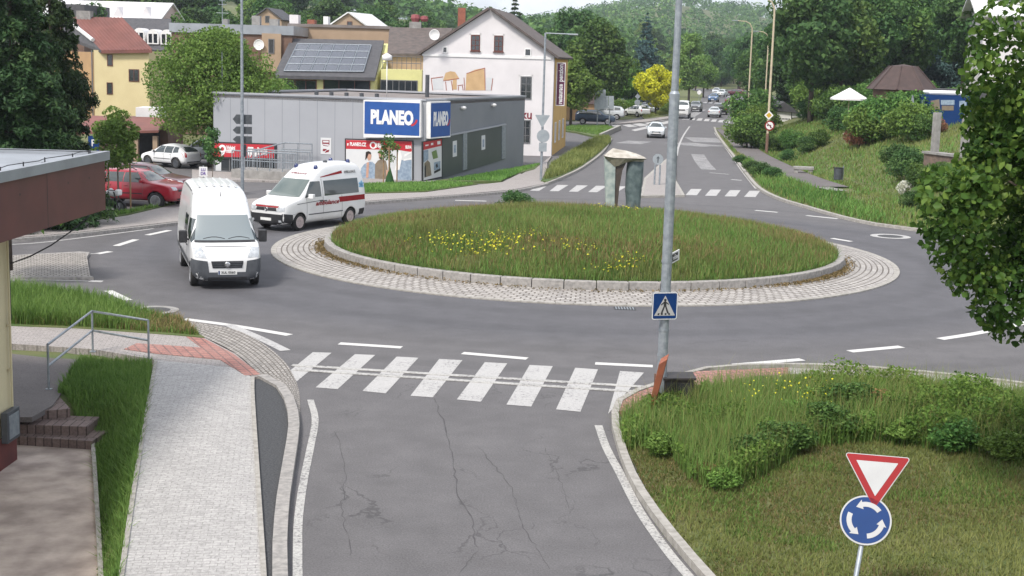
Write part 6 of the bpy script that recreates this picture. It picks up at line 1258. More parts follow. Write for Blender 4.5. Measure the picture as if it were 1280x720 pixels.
ps = small_sign(118, 172, 205, 'blue parking sign with a white P in front of the yellow house', [('parking_panel',rrect(.55,.75,.04),179,M['blue'])], 70); text_part('P', .5, M['white'], ps, face_matrix(Vector((0,-.075,GY(118,179,70).z-ps.location.z)), (1,0,0), (0,0,1)))
bo = small_sign(254.5, 207, 232, 'small white notice board with purple letters beside the young tree', [('board',rrect(.42,.50,.02),214.5,M['white'])]); tz = GY(254.5,214.5,bo.location.y).z-bo.location.z
for k, s_ in enumerate(('LU', 'DR')): text_part(s_, .2, pm('purple_ink', (.16,.10,.34), None, 3, .5), bo, face_matrix(Vector((0,-.07,tz+.1-.2*k)), (1,0,0), (0,0,1)), bold=.006)
# white mirror disc on arm far up the road
small_sign(873.5, 113, 128, 'round white traffic mirror on a post up the far road', [('mirror_disc',circ(.36),115.5,M['white'])], 240)
# handrail by the steps
h1, h2, h3 = G(61,487,-.03), G(116,440,.08), G(186,453,.1); e = empty('handrail', tuple(h2), 0, 'bent galvanised handrail with two rails above the brown steps', 'railing'); hs = [q-h2 for q in (h1,h2,h3)]
for q in hs: b = MB(); b.tube([q, q+Vector((0,0,.93))], .024, 8); b.obox(q+Vector((0,0,.01)), (.12,.12,.02)); part(b, 'post', M['steel'], e)
for nm, z_ in (('top_rail',.93),('lower_rail',.49)): b = MB(); b.tube([q+Vector((0,0,z_)) for q in hs], .026, 10); part(b, nm, M['steel'], e)
# rust board and dark cabinet by the near crossing
p = G(807,526,.1); e = empty('leaning_board', tuple(p), 0, 'rusty orange board leaning beside the grey lamp post', 'board'); rust = pm('rust_plate', (.34,.105,.05), (.24,.08,.045), 5, .75)
b = MB(); q = [Vector((0,0,0)), Vector((.10,.04,.0)), Vector((.36,.06,1.19)), Vector((.20,0,1.10))]; w_ = Vector((.10,.55,.0)); b.add(q+[v_+w_ for v_ in q], [(0,1,2,3),(7,6,5,4),(0,4,5,1),(1,5,6,2),(2,6,7,3),(3,7,4,0)]); part(b, 'board', rust, e, fix=True, bevel=.006)
b = MB(); b.obox((.2,.55,.35), (.03,.05,.9)); part(b, 'prop', B['brown'], e)
p = G(849,513,.1); e = empty('utility_cabinet', tuple(p), 0, 'dark brown cabinet half sunk in tall grass right of the lamp post', 'cabinet'); dkm = pm('dark_cabinet', (.022,.018,.018), (.035,.028,.026), 4, .6)
b = MB(); b.add([(-.32,0,-.1),(.24,0,-.1),(.24,.5,-.1),(-.32,.5,-.1),(-.30,0,.60),(.27,0,.62),(.27,.5,.62),(-.30,.5,.60)], [(0,3,2,1),(4,5,6,7),(0,1,5,4),(1,2,6,5),(2,3,7,6),(3,0,4,7)]); part(b, 'body', dkm, e, bevel=.01)
b = MB(); b.add([(-.34,-.04,.60),(.30,-.04,.625),(.30,.54,.625),(-.34,.54,.60),(-.34,-.04,.64),(.30,-.04,.665),(.30,.54,.665),(-.34,.54,.64)], [(0,3,2,1),(4,5,6,7),(0,1,5,4),(1,2,6,5),(2,3,7,6),(3,0,4,7)]); part(b, 'lid', dkm, e); b = MB(); b.box(-.27,.21,-.012,-.004,-.02,.55); part(b, 'door', M['black'], e)
# litter bin, stone bench, boulder
p = GT(1047,229); e = empty('litter_bin', tuple(p), 0, 'dark grey litter bin on the grass beside the footpath', 'bin'); b = MB(); b.lathe([(.0,.18),(.22,.18),(.25,.2),(.27,.85),(.25,.86),(.23,.80),(0,.8)], (0,0,0), n=16); part(b, 'bucket', back, e, smooth=False)
b = MB(); b.tube([(.3,.05,0),(.3,.05,1.0)], .03, 6); b.tube([(.3,.05,.6),(.2,.03,.6)], .02, 6); part(b, 'post', M['steel'], e); b = MB(); b.lathe([(.28,.86),(.28,.90),(.2,.90),(.2,.86)], (0,0,0), n=16); part(b, 'rim', M['black'], e)
p = GT(1004,218); e = empty('stone_bench', tuple(p), R(-12), 'rough stone bench beside the footpath on the right', 'bench'); b = MB(); b.box(-.65,.65,-.25,.25,.28,.48); part(b, 'seat', M['concrete'], e, bevel=.03)
for x in (-.45,.45): b = MB(); b.box(x-.13,x+.13,-.2,.2,-.1,.28); part(b, 'leg', M['concrete'], e, bevel=.02)
def rock(name, loc, sx, sy, sz, label, mat):
    bm = bmesh.new(); bmesh.ops.create_icosphere(bm, subdivisions=3, radius=1); rr = np.random.default_rng(3)
    for v_ in bm.verts:
        n_ = .86+.25*math.sin(v_.co.x*2.3+1)*math.cos(v_.co.y*2.9)+.08*math.sin(v_.co.z*7+v_.co.x*5); v_.co = Vector((v_.co.x*sx*n_, v_.co.y*sy*n_, v_.co.z*sz*n_))
    me = bpy.data.meshes.new(name); bm.to_mesh(me); bm.free(); me.materials.append(mat); o = bpy.data.objects.new(name, me); COL.objects.link(o); o.location = loc; return tag(o, label, 'boulder')
q = G(1217,497,.3); rock('boulder', q, .42, .35, .38, 'grey boulder among the weeds at the top of the lawn bank', pm('boulder_stone', (.20,.185,.175), (.11,.10,.095), 5, .95, bmp=.6))
# manholes, drain
def manhole(px, py, rx, label, light=True):
    p = G(px, py, .005); e = empty('manhole_cover', tuple(p), 0, label, 'manhole cover'); b = MB(); b.add([(x,z,.006) for x,z in circ(rx,32)]+[(x,z,.006) for x,z in circ(rx*.64,32)], [(i,(i+1)%32,32+(i+1)%32,32+i) for i in range(32)]); part(b, 'collar', M['paint'] if light else M['concrete'], e, fix=True)
    b = MB(); b.add([(x,z,.008) for x,z in circ(rx*.63,28)], [tuple(range(28))]); part(b, 'lid', pm('cast_iron', (.09,.085,.085), (.05,.05,.05), 25, .6, metal=.4, bmp=.4), e)
manhole(1113,295.5,.82,'manhole with a painted white ring on the right of the roundabout'); manhole(194,387.5,.62,'manhole with a pale collar by the left verge', False)
p = G(781,385.5,.006); e = empty('drain_grate', tuple(p), 0, 'small slotted drain grate in front of the apron', 'drain'); b = MB(); b.box(-.3,.3,-.22,.22,-.03,.004); part(b, 'frame', M['black'], e); b = MB()
for k in range(7): b.box(-.26+.08*k,-.23+.08*k,-.2,.2,.004,.012)
part(b, 'bar', M['steel'], e)
# umbrella on the slope
p = base(1063,106); e = empty('parasol', tuple(p), 0, 'white market parasol on the slope in front of the pavilion', 'parasol'); zz = GY(1063,123,106).z-p.z; zt = GY(1063,109.5,106).z-p.z; b = MB(); n_ = 8; ring_ = [(1.42*math.cos(2*PI*(i+.5)/n_),1.42*math.sin(2*PI*(i+.5)/n_),zz) for i in range(n_)]; b.add(ring_+[(x,y,z-.12) for x,y,z in ring_]+[(0,0,zt)], [(i,(i+1)%n_,2*n_) for i in range(n_)]+[(i,n_+i,n_+(i+1)%n_,(i+1)%n_) for i in range(n_)]); part(b, 'canopy', M['white'], e)
b = MB(); b.tube([(0,0,-.1),(0,0,zt)], .04, 8); part(b, 'pole', M['lamp_cream'], e); b = MB(); b.lathe([(0,.1),(.3,.08),(.32,0)], (0,0,0), n=12); part(b, 'foot', M['concrete'], e)
# brown hut roof left of the big tree group
q = G(728,148); e = empty('garden_shed', (GY(725,130,165).x,167,0), 0, 'reddish brown shed roof under the trees behind the bright red car', 'shed'); x_ = e.location.x; b = MB(); b.box(-2.2,2.2,-1.5,1.5,0,2.0); part(b, 'wall', B['orange'], e); b = MB(); b.add([(-2.5,-1.8,1.95),(2.5,-1.8,1.95),(2.5,0,2.9),(-2.5,0,2.9),(2.5,1.8,1.95),(-2.5,1.8,1.95)], [(0,1,2,3),(3,2,4,5),(0,3,5),(1,4,2)]); part(b, 'roof', B['brownroof'], e)

# ---- sculpture on the island
def hi(r): return .30 + .95*np.maximum(0, 1-(r/9.1)**2)**.85
sy_ = 56.3; f2 = lambda x, y: (GY(x,y,sy_).x, GY(x,y,sy_).z)
cb_ = Vector((f2(779,262)[0], sy_, 0)); zb_s = hi(math.hypot(cb_.x-CX, sy_-CY)); e = empty('sculpture', (cb_.x,sy_,zb_s), 0, 'abstract stone sculpture of two blue-green pillars under a pale capital on the island', 'sculpture')
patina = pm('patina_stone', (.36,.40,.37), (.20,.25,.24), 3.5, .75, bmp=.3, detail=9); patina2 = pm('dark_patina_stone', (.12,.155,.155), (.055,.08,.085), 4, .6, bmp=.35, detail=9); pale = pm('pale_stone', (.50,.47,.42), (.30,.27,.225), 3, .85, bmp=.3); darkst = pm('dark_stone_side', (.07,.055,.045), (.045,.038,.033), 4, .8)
g2 = lambda x, y: (f2(x,y)[0]-cb_.x, f2(x,y)[1]-zb_s)
L_ = [g2(x,y) for x,y in ((757.5,266),(767.5,266),(768.8,206),(766,200),(755.3,196))]; b = MB(); n_ = len(L_); b.add([(x,-.32,z) for x,z in L_]+[(x,.30,z) for x,z in L_], [tuple(range(n_)), tuple(range(2*n_-1,n_-1,-1))]+[(i,n_+i,n_+(i+1)%n_,(i+1)%n_) for i in range(n_)]); part(b, 'left_pillar', patina, e, fix=True, bevel=.02)
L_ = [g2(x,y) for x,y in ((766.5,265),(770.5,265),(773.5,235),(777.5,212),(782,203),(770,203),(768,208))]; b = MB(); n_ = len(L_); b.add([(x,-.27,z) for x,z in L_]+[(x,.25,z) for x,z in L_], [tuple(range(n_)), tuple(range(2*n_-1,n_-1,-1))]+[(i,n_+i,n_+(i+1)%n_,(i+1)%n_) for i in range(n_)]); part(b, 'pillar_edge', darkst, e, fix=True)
low = [g2(x,y) for x,y in ((755.5,196.5),(760,200.5),(767.5,207.5),(773,206.5),(780,203),(793,200),(807,198.6))]; mid = [g2(x,y) for x,y in ((755.3,194.5),(760,195.5),(767.5,196.6),(774,196.8),(781,197.0),(793,197.4),(807,197.8))]; up_ = [g2(x,y) for x,y in ((756.5,192.5),(759.5,190),(766,185.2),(774,187),(784,188.6),(795,191.8),(805,195.8))]
def shell(rows, nm, mt):
    b = MB(); k = len(rows); n_ = len(low); b.add([q for r_ in zip(*rows) for q in r_], [(i*k+j,(i+1)*k+j,(i+1)*k+(j+1)%k,i*k+(j+1)%k) for i in range(n_-1) for j in range(k)]+[tuple(range(k)), tuple(range(n_*k-1,(n_-1)*k-1,-1))]); return part(b, nm, mt, e, fix=True)
shell([[(x,-.34,z) for x,z in low], [(x,-.46,z) for x,z in mid], [(x,.38,z) for x,z in mid], [(x,.34,z) for x,z in low]], 'capital_underside', pm('shaded_tan_stone', (.27,.25,.19), (.17,.155,.115), 4, .85, bmp=.3))  # tan stone with the underside's shade put into its colour
shell([[(x,-.48,z+.012) for x,z in mid], [(x*.985,.05,z) for x,z in up_], [(x*.98,.40,z-.05) for x,z in up_], [(x,.40,z+.012) for x,z in mid]], 'capital', pale)
b = MB(); cols = [(262,781.5,800),(250,782,801),(238,781,802),(225,781.5,803.5),(212,782.5,804.5),(201,784,805)]; n_ = 20; vs = []
for yy_, xa, xb in cols:
    (x0,z0),(x1,_) = g2(xa,yy_), g2(xb,yy_); c_ = (x0+x1)/2; hw = (x1-x0)/2
    for j in range(n_): a_ = 2*PI*j/n_; k = 1-.16*max(0, math.cos(3*(a_+1.35)))**3; vs.append((c_+hw*k*math.cos(a_), .05+.36*k*math.sin(a_), z0-(.15 if yy_ == 262 else 0)))
b.add(vs, [(i*n_+j,i*n_+(j+1)%n_,(i+1)*n_+(j+1)%n_,(i+1)*n_+j) for i in range(len(cols)-1) for j in range(n_)]+[tuple(range((len(cols)-1)*n_,len(cols)*n_))]); part(b, 'right_pillar', patina2, e, smooth=True, fix=True)
b = MB(); (x0,z0),(x1,_) = g2(786,200), g2(804.5,200); b.box(x0,x1,-.28,.36,z0-.04,z0+.06); part(b, 'pillar_cap', pale, e, bevel=.03)
HAZE = .0002
# ================================================================ VEGETATION
def mesh_np(name, V, Fq, mat, var=None, k=4):
    me = bpy.data.meshes.new(name); me.vertices.add(len(V)); me.vertices.foreach_set('co', V.astype(np.float32).ravel())
    me.loops.add(Fq.size); me.loops.foreach_set('vertex_index', Fq.astype(np.int32).ravel()); me.polygons.add(len(Fq)); me.polygons.foreach_set('loop_start', np.arange(len(Fq))*k)
    me.update()
    if var is not None: a = me.attributes.new('var', 'FLOAT', 'POINT'); a.data.foreach_set('value', np.repeat(var, len(V)//len(var)).astype(np.float32))
    me.materials.append(mat); return me
def unit(v): return v/np.maximum(1e-9, np.linalg.norm(v, axis=-1, keepdims=True))
def leaf_mesh(name, P, out, size, mat, var, asp=.6, rng=RNG, spread=.8, fold=.18, broad=False):
    """one small leaf (a kinked diamond, or six-sided when broad) per point"""
    n = len(P); nr = unit(out*.6 + rng.normal(size=(n,3))*spread + np.array([0,0,.35])); t = unit(np.cross(nr, rng.normal(size=(n,3)))); t[:,2] -= .25; t = unit(t); s = unit(np.cross(nr, t)); L = size[:,None]
    if broad:
        V = np.stack([P-t*L*.5, P-t*L*.12+s*L*asp*.5+nr*L*fold*.5, P+t*L*.22+s*L*asp*.36+nr*L*fold*.4, P+t*L*.55-nr*L*.1, P+t*L*.22-s*L*asp*.36+nr*L*fold*.4, P-t*L*.12-s*L*asp*.5+nr*L*fold*.5], 1).reshape(-1,3)
        i = np.arange(n)*6; Fq = np.concatenate([np.stack([i,i+1,i+2,i+3],-1), np.stack([i,i+3,i+4,i+5],-1)])
    else:
        V = np.stack([P-t*L*.5, P+s*L*asp*.5+nr*L*fold, P+t*L*.5, P-s*L*asp*.5+nr*L*fold], 1).reshape(-1,3); i = np.arange(n)*4; Fq = np.stack([i,i+1,i+2,i+3],-1)
    return mesh_np(name, V, Fq, mat, var)
G_ = dict(
 oak=leaf_mat('broadleaf_foliage', (.018,.042,.011), (.040,.080,.020), (.085,.135,.034)), fresh=leaf_mat('fresh_foliage', (.035,.07,.014), (.07,.125,.026), (.12,.175,.045)),
 dark=leaf_mat('dark_foliage', (.016,.04,.013), (.034,.068,.022), (.065,.105,.032)), spruce=leaf_mat('spruce_needles', (.008,.018,.007), (.018,.036,.013), (.04,.062,.02), .08), blue=leaf_mat('blue_spruce_needles', (.018,.04,.038), (.035,.065,.06), (.06,.095,.085), .08),
 yellow=leaf_mat('yellow_blossom', (.10,.12,.015), (.46,.38,.02), (.62,.52,.03)), near=leaf_mat('lime_leaves', (.012,.036,.008), (.036,.082,.016), (.11,.175,.035), .36, .45, 1.8), willow=leaf_mat('pale_foliage', (.05,.085,.022), (.085,.13,.035), (.13,.175,.055)),
 grass=leaf_mat('meadow_grass', (.055,.075,.02), (.10,.122,.037), (.155,.165,.06), .4, .7, 2.0), lush=leaf_mat('lush_grass', (.038,.075,.017), (.072,.13,.03), (.115,.17,.05), .4, .7, 2.1), dry=leaf_mat('dry_grass', (.10,.09,.035), (.17,.135,.06), (.26,.20,.10), .4, .8, 1.5),
 sorrel=leaf_mat('sorrel_heads', (.09,.06,.028), (.135,.10,.048), (.18,.14,.065), .4, .8, 1.6), flower=leaf_mat('yellow_flower', (.40,.34,.02), (.52,.44,.02), (.60,.52,.05), .2, .6), red=leaf_mat('reddish_foliage', (.06,.035,.02), (.12,.055,.035), (.19,.09,.05)), weed=leaf_mat('weed_leaves', (.035,.075,.015), (.075,.13,.025), (.12,.175,.04), .35, .6, 1.8), whitef=leaf_mat('cream_blossom', (.2,.2,.12), (.45,.42,.3), (.6,.57,.45)))
BARK = pm('bark', (.085,.065,.05), (.05,.04,.032), 7, .95, bmp=.6); BARK2 = pm('pale_bark', (.20,.17,.14), (.13,.11,.09), 8, .95, bmp=.4)
def make_tree(name, H, cr, cb, ncl, nl, leaf, mat, seed, shape='round', extra=(), tr=.16, asp=.6, clr=(.26,.44), bark=BARK, stem=True, spread=.8, broad=False, squash=1.0):
    rng = np.random.default_rng(seed); e = empty(name, (0,0,0)); cz, rz_ = (cb+H)/2, (H-cb)/2; P = []; O = []; Vv = []; limbs = []
    if shape == 'round':
        C = []
        while len(C) < ncl:
            d = unit(rng.normal(size=3)); rr = rng.uniform(.35,1)**.6; c = d*rr*np.array([cr,cr,rz_])*.80; wz = 1-.35*max(0,(c[2]/rz_)) ; c[:2] *= wz*(.85+.3*rng.random()); C.append(c)
        C = [(c, None) for c in C] + [(np.array(c)-[0,0,cz], r) for c, r in extra]
        for c, r_ in C:
            r = r_ or rng.uniform(*clr)*cr*(.75+.5*rng.random()); m = max(6, int(nl/ncl*(r/(np.mean(clr)*cr))**2)); d = unit(rng.normal(size=(m,3))); q = d*(r*rng.uniform(.45,1,size=(m,1))**.5)*np.array([1,1,.75*squash]); P.append(c+q+[0,0,cz]); O.append(unit(d+unit(c)*.5)); Vv.append(np.clip(rng.normal(.5,.16)+rng.normal(0,.17,m),0,1)); limbs.append((c*.85+np.array([0,0,cz]), r))
    elif shape == 'cone':
        z = cb; k = 0
        while z < H-.15:
            f = 1-(z-cb)/(H-cb); rad = cr*(f**.85)*(.8+.4*rng.random()); nb = max(4, int(5+7*f))
            for j in range(nb):
                a = rng.uniform(0,2*PI); rl = rad*rng.uniform(.7,1.12); m = max(8, int(nl*rl/(cr*ncl)*.4)); t = rng.uniform(.12,1,m)**.7; d = np.array([math.cos(a),math.sin(a),0]); sd = np.array([-d[1],d[0],0])
                q = d*(t*rl)[:,None] + sd*(rng.normal(0,.13,m)*rl*(1.1-t*.6))[:,None]; q[:,2] = z - .34*rl*t**1.4 + .12*rl*t**4 + rng.normal(0,.045*rl+.03,m); P.append(q); O.append(np.tile(d,(m,1))*.4+np.array([0,0,.6])); Vv.append(np.clip(rng.normal(.45,.15)+rng.normal(0,.16,m),0,1)); limbs.append((d*rl*.8+np.array([0,0,z-.25*rl]), .1)) if j < 2 else None
            z += (H-cb)/ncl*(.7+.6*rng.random())
    P = np.concatenate(P); O = np.concatenate(O); Vv = np.concatenate(Vv)
    me = leaf_mesh('crown', P, O, leaf*rng.uniform(.6,1.35,len(P)), G_[mat], Vv, asp, rng, spread, broad=broad); c = bpy.data.objects.new('crown', me); COL.objects.link(c); c.parent = e
    if stem:
        b = MB(); top = H*.86 if shape == 'round' else H*.97; nseg = 7; tp = [(rng.normal(0,.02)*H*i/nseg*.3, rng.normal(0,.02)*H*i/nseg*.3, top*i/nseg) for i in range(nseg+1)]; tp[0] = (0,0,-.4); b.tube(tp, [tr*(1-.85*(i/nseg)) for i in range(nseg+1)], 9)
        for (c_, r) in limbs[::max(1, len(limbs)//14)]:
            z0 = max(cb*.8, min(top*.85, c_[2]-.45*np.hypot(c_[0],c_[1]))); s0 = Vector((0,0,z0)); e0 = Vector(c_); md = (s0+e0)/2+Vector((0,0,-.05*H*.2)); b.tube([s0,md,e0], [tr*.38,tr*.24,tr*.08], 6)
        b.build('trunk', bark, e, smooth=True)
    return e
HIDE = []
def proto(*a, **k): e = make_tree(*a, **k); e.location = (0,-400,-60); HIDE.append(e); return e
used = {}
def put(pr, x, y, label, cat='tree', group=None, s=1.0, sz=None, rz=None, z=None):
    zz = hz(x, y) if z is None else z; rz = random.uniform(0, 2*PI) if rz is None else rz; sc = (s, s, sz or s)
    if pr in HIDE: HIDE.remove(pr); pr.location = (x,y,zz); pr.rotation_euler = (0,0,rz); pr.scale = sc; tag(pr, label, cat, group); return pr
    c = copy_tree(pr, (x,y,zz), rz, label, None, None, sc)
    if 'group' in c and not group: del c['group']
    c['category'] = cat
    if group: c['group'] = group
    return c
def at(px, Y): return GY(px, 100, Y).x

# big single trees
sp = proto('spruce_tree', 13, 3.0, .6, 36, 34000, .23, 'spruce', 3, 'cone', .2, asp=.34, spread=.5)
put(sp, at(14,52), 52, 'tall dark spruce at the far left edge behind the grey roof', s=1.0, rz=.4); put(sp, at(66,55), 55, 'dark spruce right of the leftmost one, in front of the orange wall', s=.74, sz=.95, rz=2.3)
bu = proto('shrub', 2.6, 1.3, .1, 34, 2600, .14, 'fresh', 5, tr=.05, clr=(.25,.4))
put(bu, at(6,40), 40, 'pale green shrub at the left edge in front of the spruces', 'shrub', s=1.35, z=.9)
tl_ = proto('broadleaf_tree', 8.6, 4.2, 1.3, 95, 32000, .18, 'fresh', 8, tr=.2, clr=(.2,.36)); put(tl_, at(262,83), 83, 'broad bright green tree left of the grey shop', s=1.0, rz=1.0)
put(tl_, at(338,99), 99, 'bushy green tree between the broad tree and the solar house', s=.62, rz=2.9)
# young staked trees
yt = proto('young_tree', 4.7, 1.15, 1.5, 40, 4200, .15, 'fresh', 11, tr=.05, clr=(.22,.4), bark=BARK2, squash=1.1); q = G(148,265); put(yt, q.x, q.y, 'young green tree at the end of the oxblood roof beside the red off-road car', rz=.3)
y2 = proto('young_tree', 3.3, .48, 1.3, 24, 900, .14, 'dark', 12, tr=.028, clr=(.35,.6), bark=BARK2); q = G(266,246); put(y2, q.x, q.y, 'thin dark young tree behind the white panel van', s=1.05)
y3 = proto('young_tree', 2.9, .55, 1.2, 18, 620, .13, 'oak', 13, tr=.03, clr=(.3,.55), bark=BARK2); q = G(487,231); put(y3, q.x, q.y, 'sparse young tree with thin leaves between three stakes before the poster window', s=1.0)
def stakes(px, py, rr, n, h, label, mats=None):
    q = G(px, py); e = empty('tree_stakes', (q.x,q.y,.1), 0, label, 'stakes')
    pts = [(rr*math.cos(2*PI*i/n+.5), rr*math.sin(2*PI*i/n+.5)) for i in range(n)]
    for x, y in pts: b = MB(); b.tube([(x,y,-.2),(x,y,h)], .035, 7); b.build('stake', M['wood'] if mats is None else mats, e)
    b = MB(); 
    for k in range(n if n > 2 else 1): a_, c_ = pts[k], pts[(k+1)%n]; b.tube([(*a_,h-.12),(*c_,h-.12)], .028, 6)
    b.build('crossbar', M['wood'] if mats is None else mats, e); return e
stakes(487,231.5,.42,3,2.0,'three brown stakes round the young tree by the poster window'); stakes(150,266,.45,2,1.95,'pair of pale stakes holding the young tree beside the red off-road car')
b = MB(); b.tube([(0,0,0),(0,0,.12),(.0,0,.9)], [.22,.24,.02], 10); q = G(487,229.5,.12); wb_o = b.build('watering_bag', G_['dark'], None, tuple(q)); tag(wb_o, 'dark green watering bag round the foot of the staked young tree', 'watering bag')
# yellow blossom tree and neighbours
ye = proto('laburnum_tree', 7.4, 3.0, .8, 60, 6500, .34, 'yellow', 15, tr=.14, clr=(.2,.36)); put(ye, at(821,185), 185, 'bright yellow blossoming tree above the parked cars')
oa = proto('broadleaf_tree', 13, 5.2, 2.2, 80, 9500, .52, 'oak', 21, tr=.28, clr=(.2,.36)); ob = proto('broadleaf_tree', 11, 4.2, 1.6, 70, 8000, .48, 'fresh', 22, tr=.24, clr=(.2,.38)); oc = proto('broadleaf_tree', 15, 5.0, 2.6, 80, 9500, .55, 'dark', 23, tr=.3, clr=(.18,.34)); wi = proto('pale_tree', 15, 3.2, 1.2, 70, 7500, .46, 'willow', 24, tr=.24, clr=(.24,.4))
bs = proto('blue_spruce_tree', 16, 3.9, 1.0, 28, 13000, .5, 'blue', 25, 'cone', .25, asp=.36, spread=.5); ds = proto('conifer_tree', 19, 4.2, 1.5, 30, 15000, .5, 'spruce', 26, 'cone', .28, asp=.36, spread=.55)
tri = [oa, ob, oc]
put(oa, at(745,172), 172, 'large broadleaf tree with a visible trunk above the sign boards', s=.95, rz=.5); put(ob, at(715,150), 150, 'mid green tree right behind the hanging sign of the white house', s=.72); put(oc, at(722,200), 200, 'tall dark tree rising behind the white house roof on the right', s=1.05)
put(ob, at(772,190), 190, 'green bushy tree left of the yellow blossom', s=.72); put(oa, at(790,196), 196, 'low broadleaf tree directly left behind the yellow blossom', s=.55); put(oc, at(688,185), 185, 'dark tree beside the right slope of the white gable', s=.8)
put(bs, at(806,255), 255, 'blue spruce standing above the yellow blossom', s=1.0); put(wi, at(862,250), 250, 'pale green column-like tree right of the tall post', s=.92); put(wi, at(846,300), 300, 'pale tree behind the tall post', s=.8); put(ob, at(880,300), 300, 'green tree left of the road bend', s=.85)
# trees behind the town, left
random.seed(11); gL = 'trees in the wood behind the left roofs'
for i in range(46):
    Y = random.uniform(205, 330); px = random.uniform(60, 560); x = at(px, Y); pr = random.choice([oa, oa, ob, oc, oc, ds]); put(pr, x, Y, 'broadleaf tree in the wood behind the left roofs' if pr is not ds else 'dark conifer in the wood behind the left roofs', group=gL, s=random.uniform(.72, 1.0))
for px, Y, pr, s_ in ((105,170,oc,.8),(225,165,oa,.8),(395,175,ob,.7),(285,190,oc,.75),(505,165,ob,.72),(470,180,oa,.7),(545,170,oc,.55),(590,180,oa,.62),(628,190,ob,.72),(655,160,oa,.72),(668,160,oc,.78)):
    put(pr, at(px,Y), Y, 'broadleaf tree close behind the left roofs', group='trees close behind the left roofs', s=s_)
for i in range(16):
    Y = random.uniform(95, 250); x = at(random.uniform(-330, 20), Y); put(random.choice([oa, ob, oc, ds]), x, Y, 'tree in the wood beyond the left edge', group='trees beyond the left edge', s=random.uniform(.7, 1.0))
put(ds, at(641,235), 235, 'single pointed conifer on the skyline behind the white gable', s=.93)
# right-hand wood
random.seed(5); gR = 'trees in the dark wood above the right slope'
for i in range(34):
    Y = random.uniform(128, 215); px = random.uniform(1000, 1330); x = at(px, Y); pr = random.choice([ds, oc, oa, oc, ob, bs]); put(pr, x, Y, 'dark conifer in the wood above the right slope' if pr is ds else ('blue conifer in the wood above the right slope' if pr is bs else 'broadleaf tree in the wood above the right slope'), group=gR, s=random.uniform(.7, 1.05))
for px, Y, pr, s_ in ((1005,165,ds,.98),(1045,150,ds,.95),(985,190,oc,1.0),(975,215,oa,1.0),(1085,160,ds,1.0),(1120,150,oa,.9),(1060,185,ds,1.15),(1150,160,oc,.9)): put(pr, at(px,Y), Y, 'tall tree at the front of the wood above the right slope', group='front trees of the right wood', s=s_)
gB = 'trees closing the far road bend'
random.seed(21)
for i in range(40):
    Y = random.uniform(400, 560); px = random.uniform(800, 1010); x = at(px, Y); put(random.choice([oc, oa, ob, wi, oc]), x, Y, 'tree closing the view at the far road bend', group=gB, s=random.uniform(.9, 1.3))
for px, Y, pr, s_ in ((945,230,oa,.8),(958,250,oc,1.0),(935,290,oc,1.0),(948,340,oa,1.1),(925,380,oc,1.0),(885,400,oc,1.05),(870,380,ob,1.0)): put(pr, at(px,Y), Y, 'tree lining the far stretch of the road', group='trees lining the far road', s=s_)
# bushes on the right slope
bo_ = proto('bush', 3.2, 2.2, .1, 46, 4200, .24, 'oak', 31, tr=.08, clr=(.22,.4)); bf = proto('bush', 2.8, 2.0, .1, 44, 4000, .22, 'fresh', 32, tr=.07, clr=(.22,.4)); bd_ = proto('bush', 2.2, 1.7, .05, 40, 3600, .18, 'dark', 33, tr=.06, clr=(.22,.4)); br_ = proto('bush', 1.8, 1.5, .05, 36, 2600, .18, 'red', 34, tr=.06, clr=(.22,.4)); bw = proto('bush', 1.3, .9, .05, 26, 1300, .12, 'whitef', 35, tr=.04, clr=(.25,.45))
gS = 'bushes on the right slope'
spots = [(962,190,bo_,.45),(975,190,bd_,.5),(948,178,bd_,.6),(955,183,bf,.5),(990,188,bo_,.5),(1008,192,bd_,.55),(985,203,bd_,.42),(1022,185,bo_,.42),(1030,150,bo_,.75),(1060,145,bf,.8),(1085,150,bo_,.9),(1110,152,bd_,.9),(1128,160,br_,.9),(1145,150,bf,.7),(1048,165,bd_,.9),(1070,172,bd_,.85),(1098,142,bf,.8),(940,165,bf,.6),(932,172,bf,.5),(958,168,bd_,.55),(1098,126,bf,.7),(1115,130,bo_,.75),(1135,128,bf,.75),(1152,140,br_,.7),(1168,142,bf,.7),(1190,143,bo_,.6),(1155,128,bo_,.6),(1120,215,bd_,.7),(1135,225,bd_,.75),(1150,238,bo_,.42),(1172,240,bo_,.45),(1190,236,bd_,.5),(1210,250,bo_,.6),(1140,262,bd_,.4),(1215,275,bd_,.6)]
for px, py, pr, s_ in spots: q = GT(px, py); put(pr, q.x, q.y, {id(bo_):'round green bush on the right grass slope', id(bf):'fresh green bush on the right grass slope', id(bd_):'dark green bush on the right grass slope', id(br_):'reddish bush on the right grass slope'}[id(pr)], 'bush', gS, s=s_)
q = GT(1132,246); put(bw, q.x, q.y, 'shrub with cream blossom at the foot of the slope beside the near tree', 'bush', s=.6)
for px, py, s_ in ((925,205,.5),(940,216,.62),(952,221,.7),(966,224,.6)): q = GT(px, py); put(bd_, q.x, q.y, 'low clipped dark bush on the verge at the right kerb', 'bush', 'low bushes at the right kerb', s=s_*.72, sz=s_*.55)
for i in range(16):
    Y = random.uniform(445, 500); x = at(random.uniform(835, 905), Y); put(random.choice([bo_, bf, bd_]), x, Y, 'bush in the hedge at the far road bend', 'bush', 'hedge bushes at the far road bend', s=random.uniform(1.6, 2.4))
random.seed(8)
for i in range(13):
    px = 1080+8*i; Y = random.uniform(95.5, 97.0) if px < 1140 else random.uniform(90, 92.5); x = at(px, Y); put(random.choice([bo_, bf, bd_, br_]), x, Y, 'bush hiding the foot of the pavilion and kiosk', 'bush', 'bushes before the pavilion and kiosk', s=random.uniform(.85, 1.05) if px < 1148 else .55)
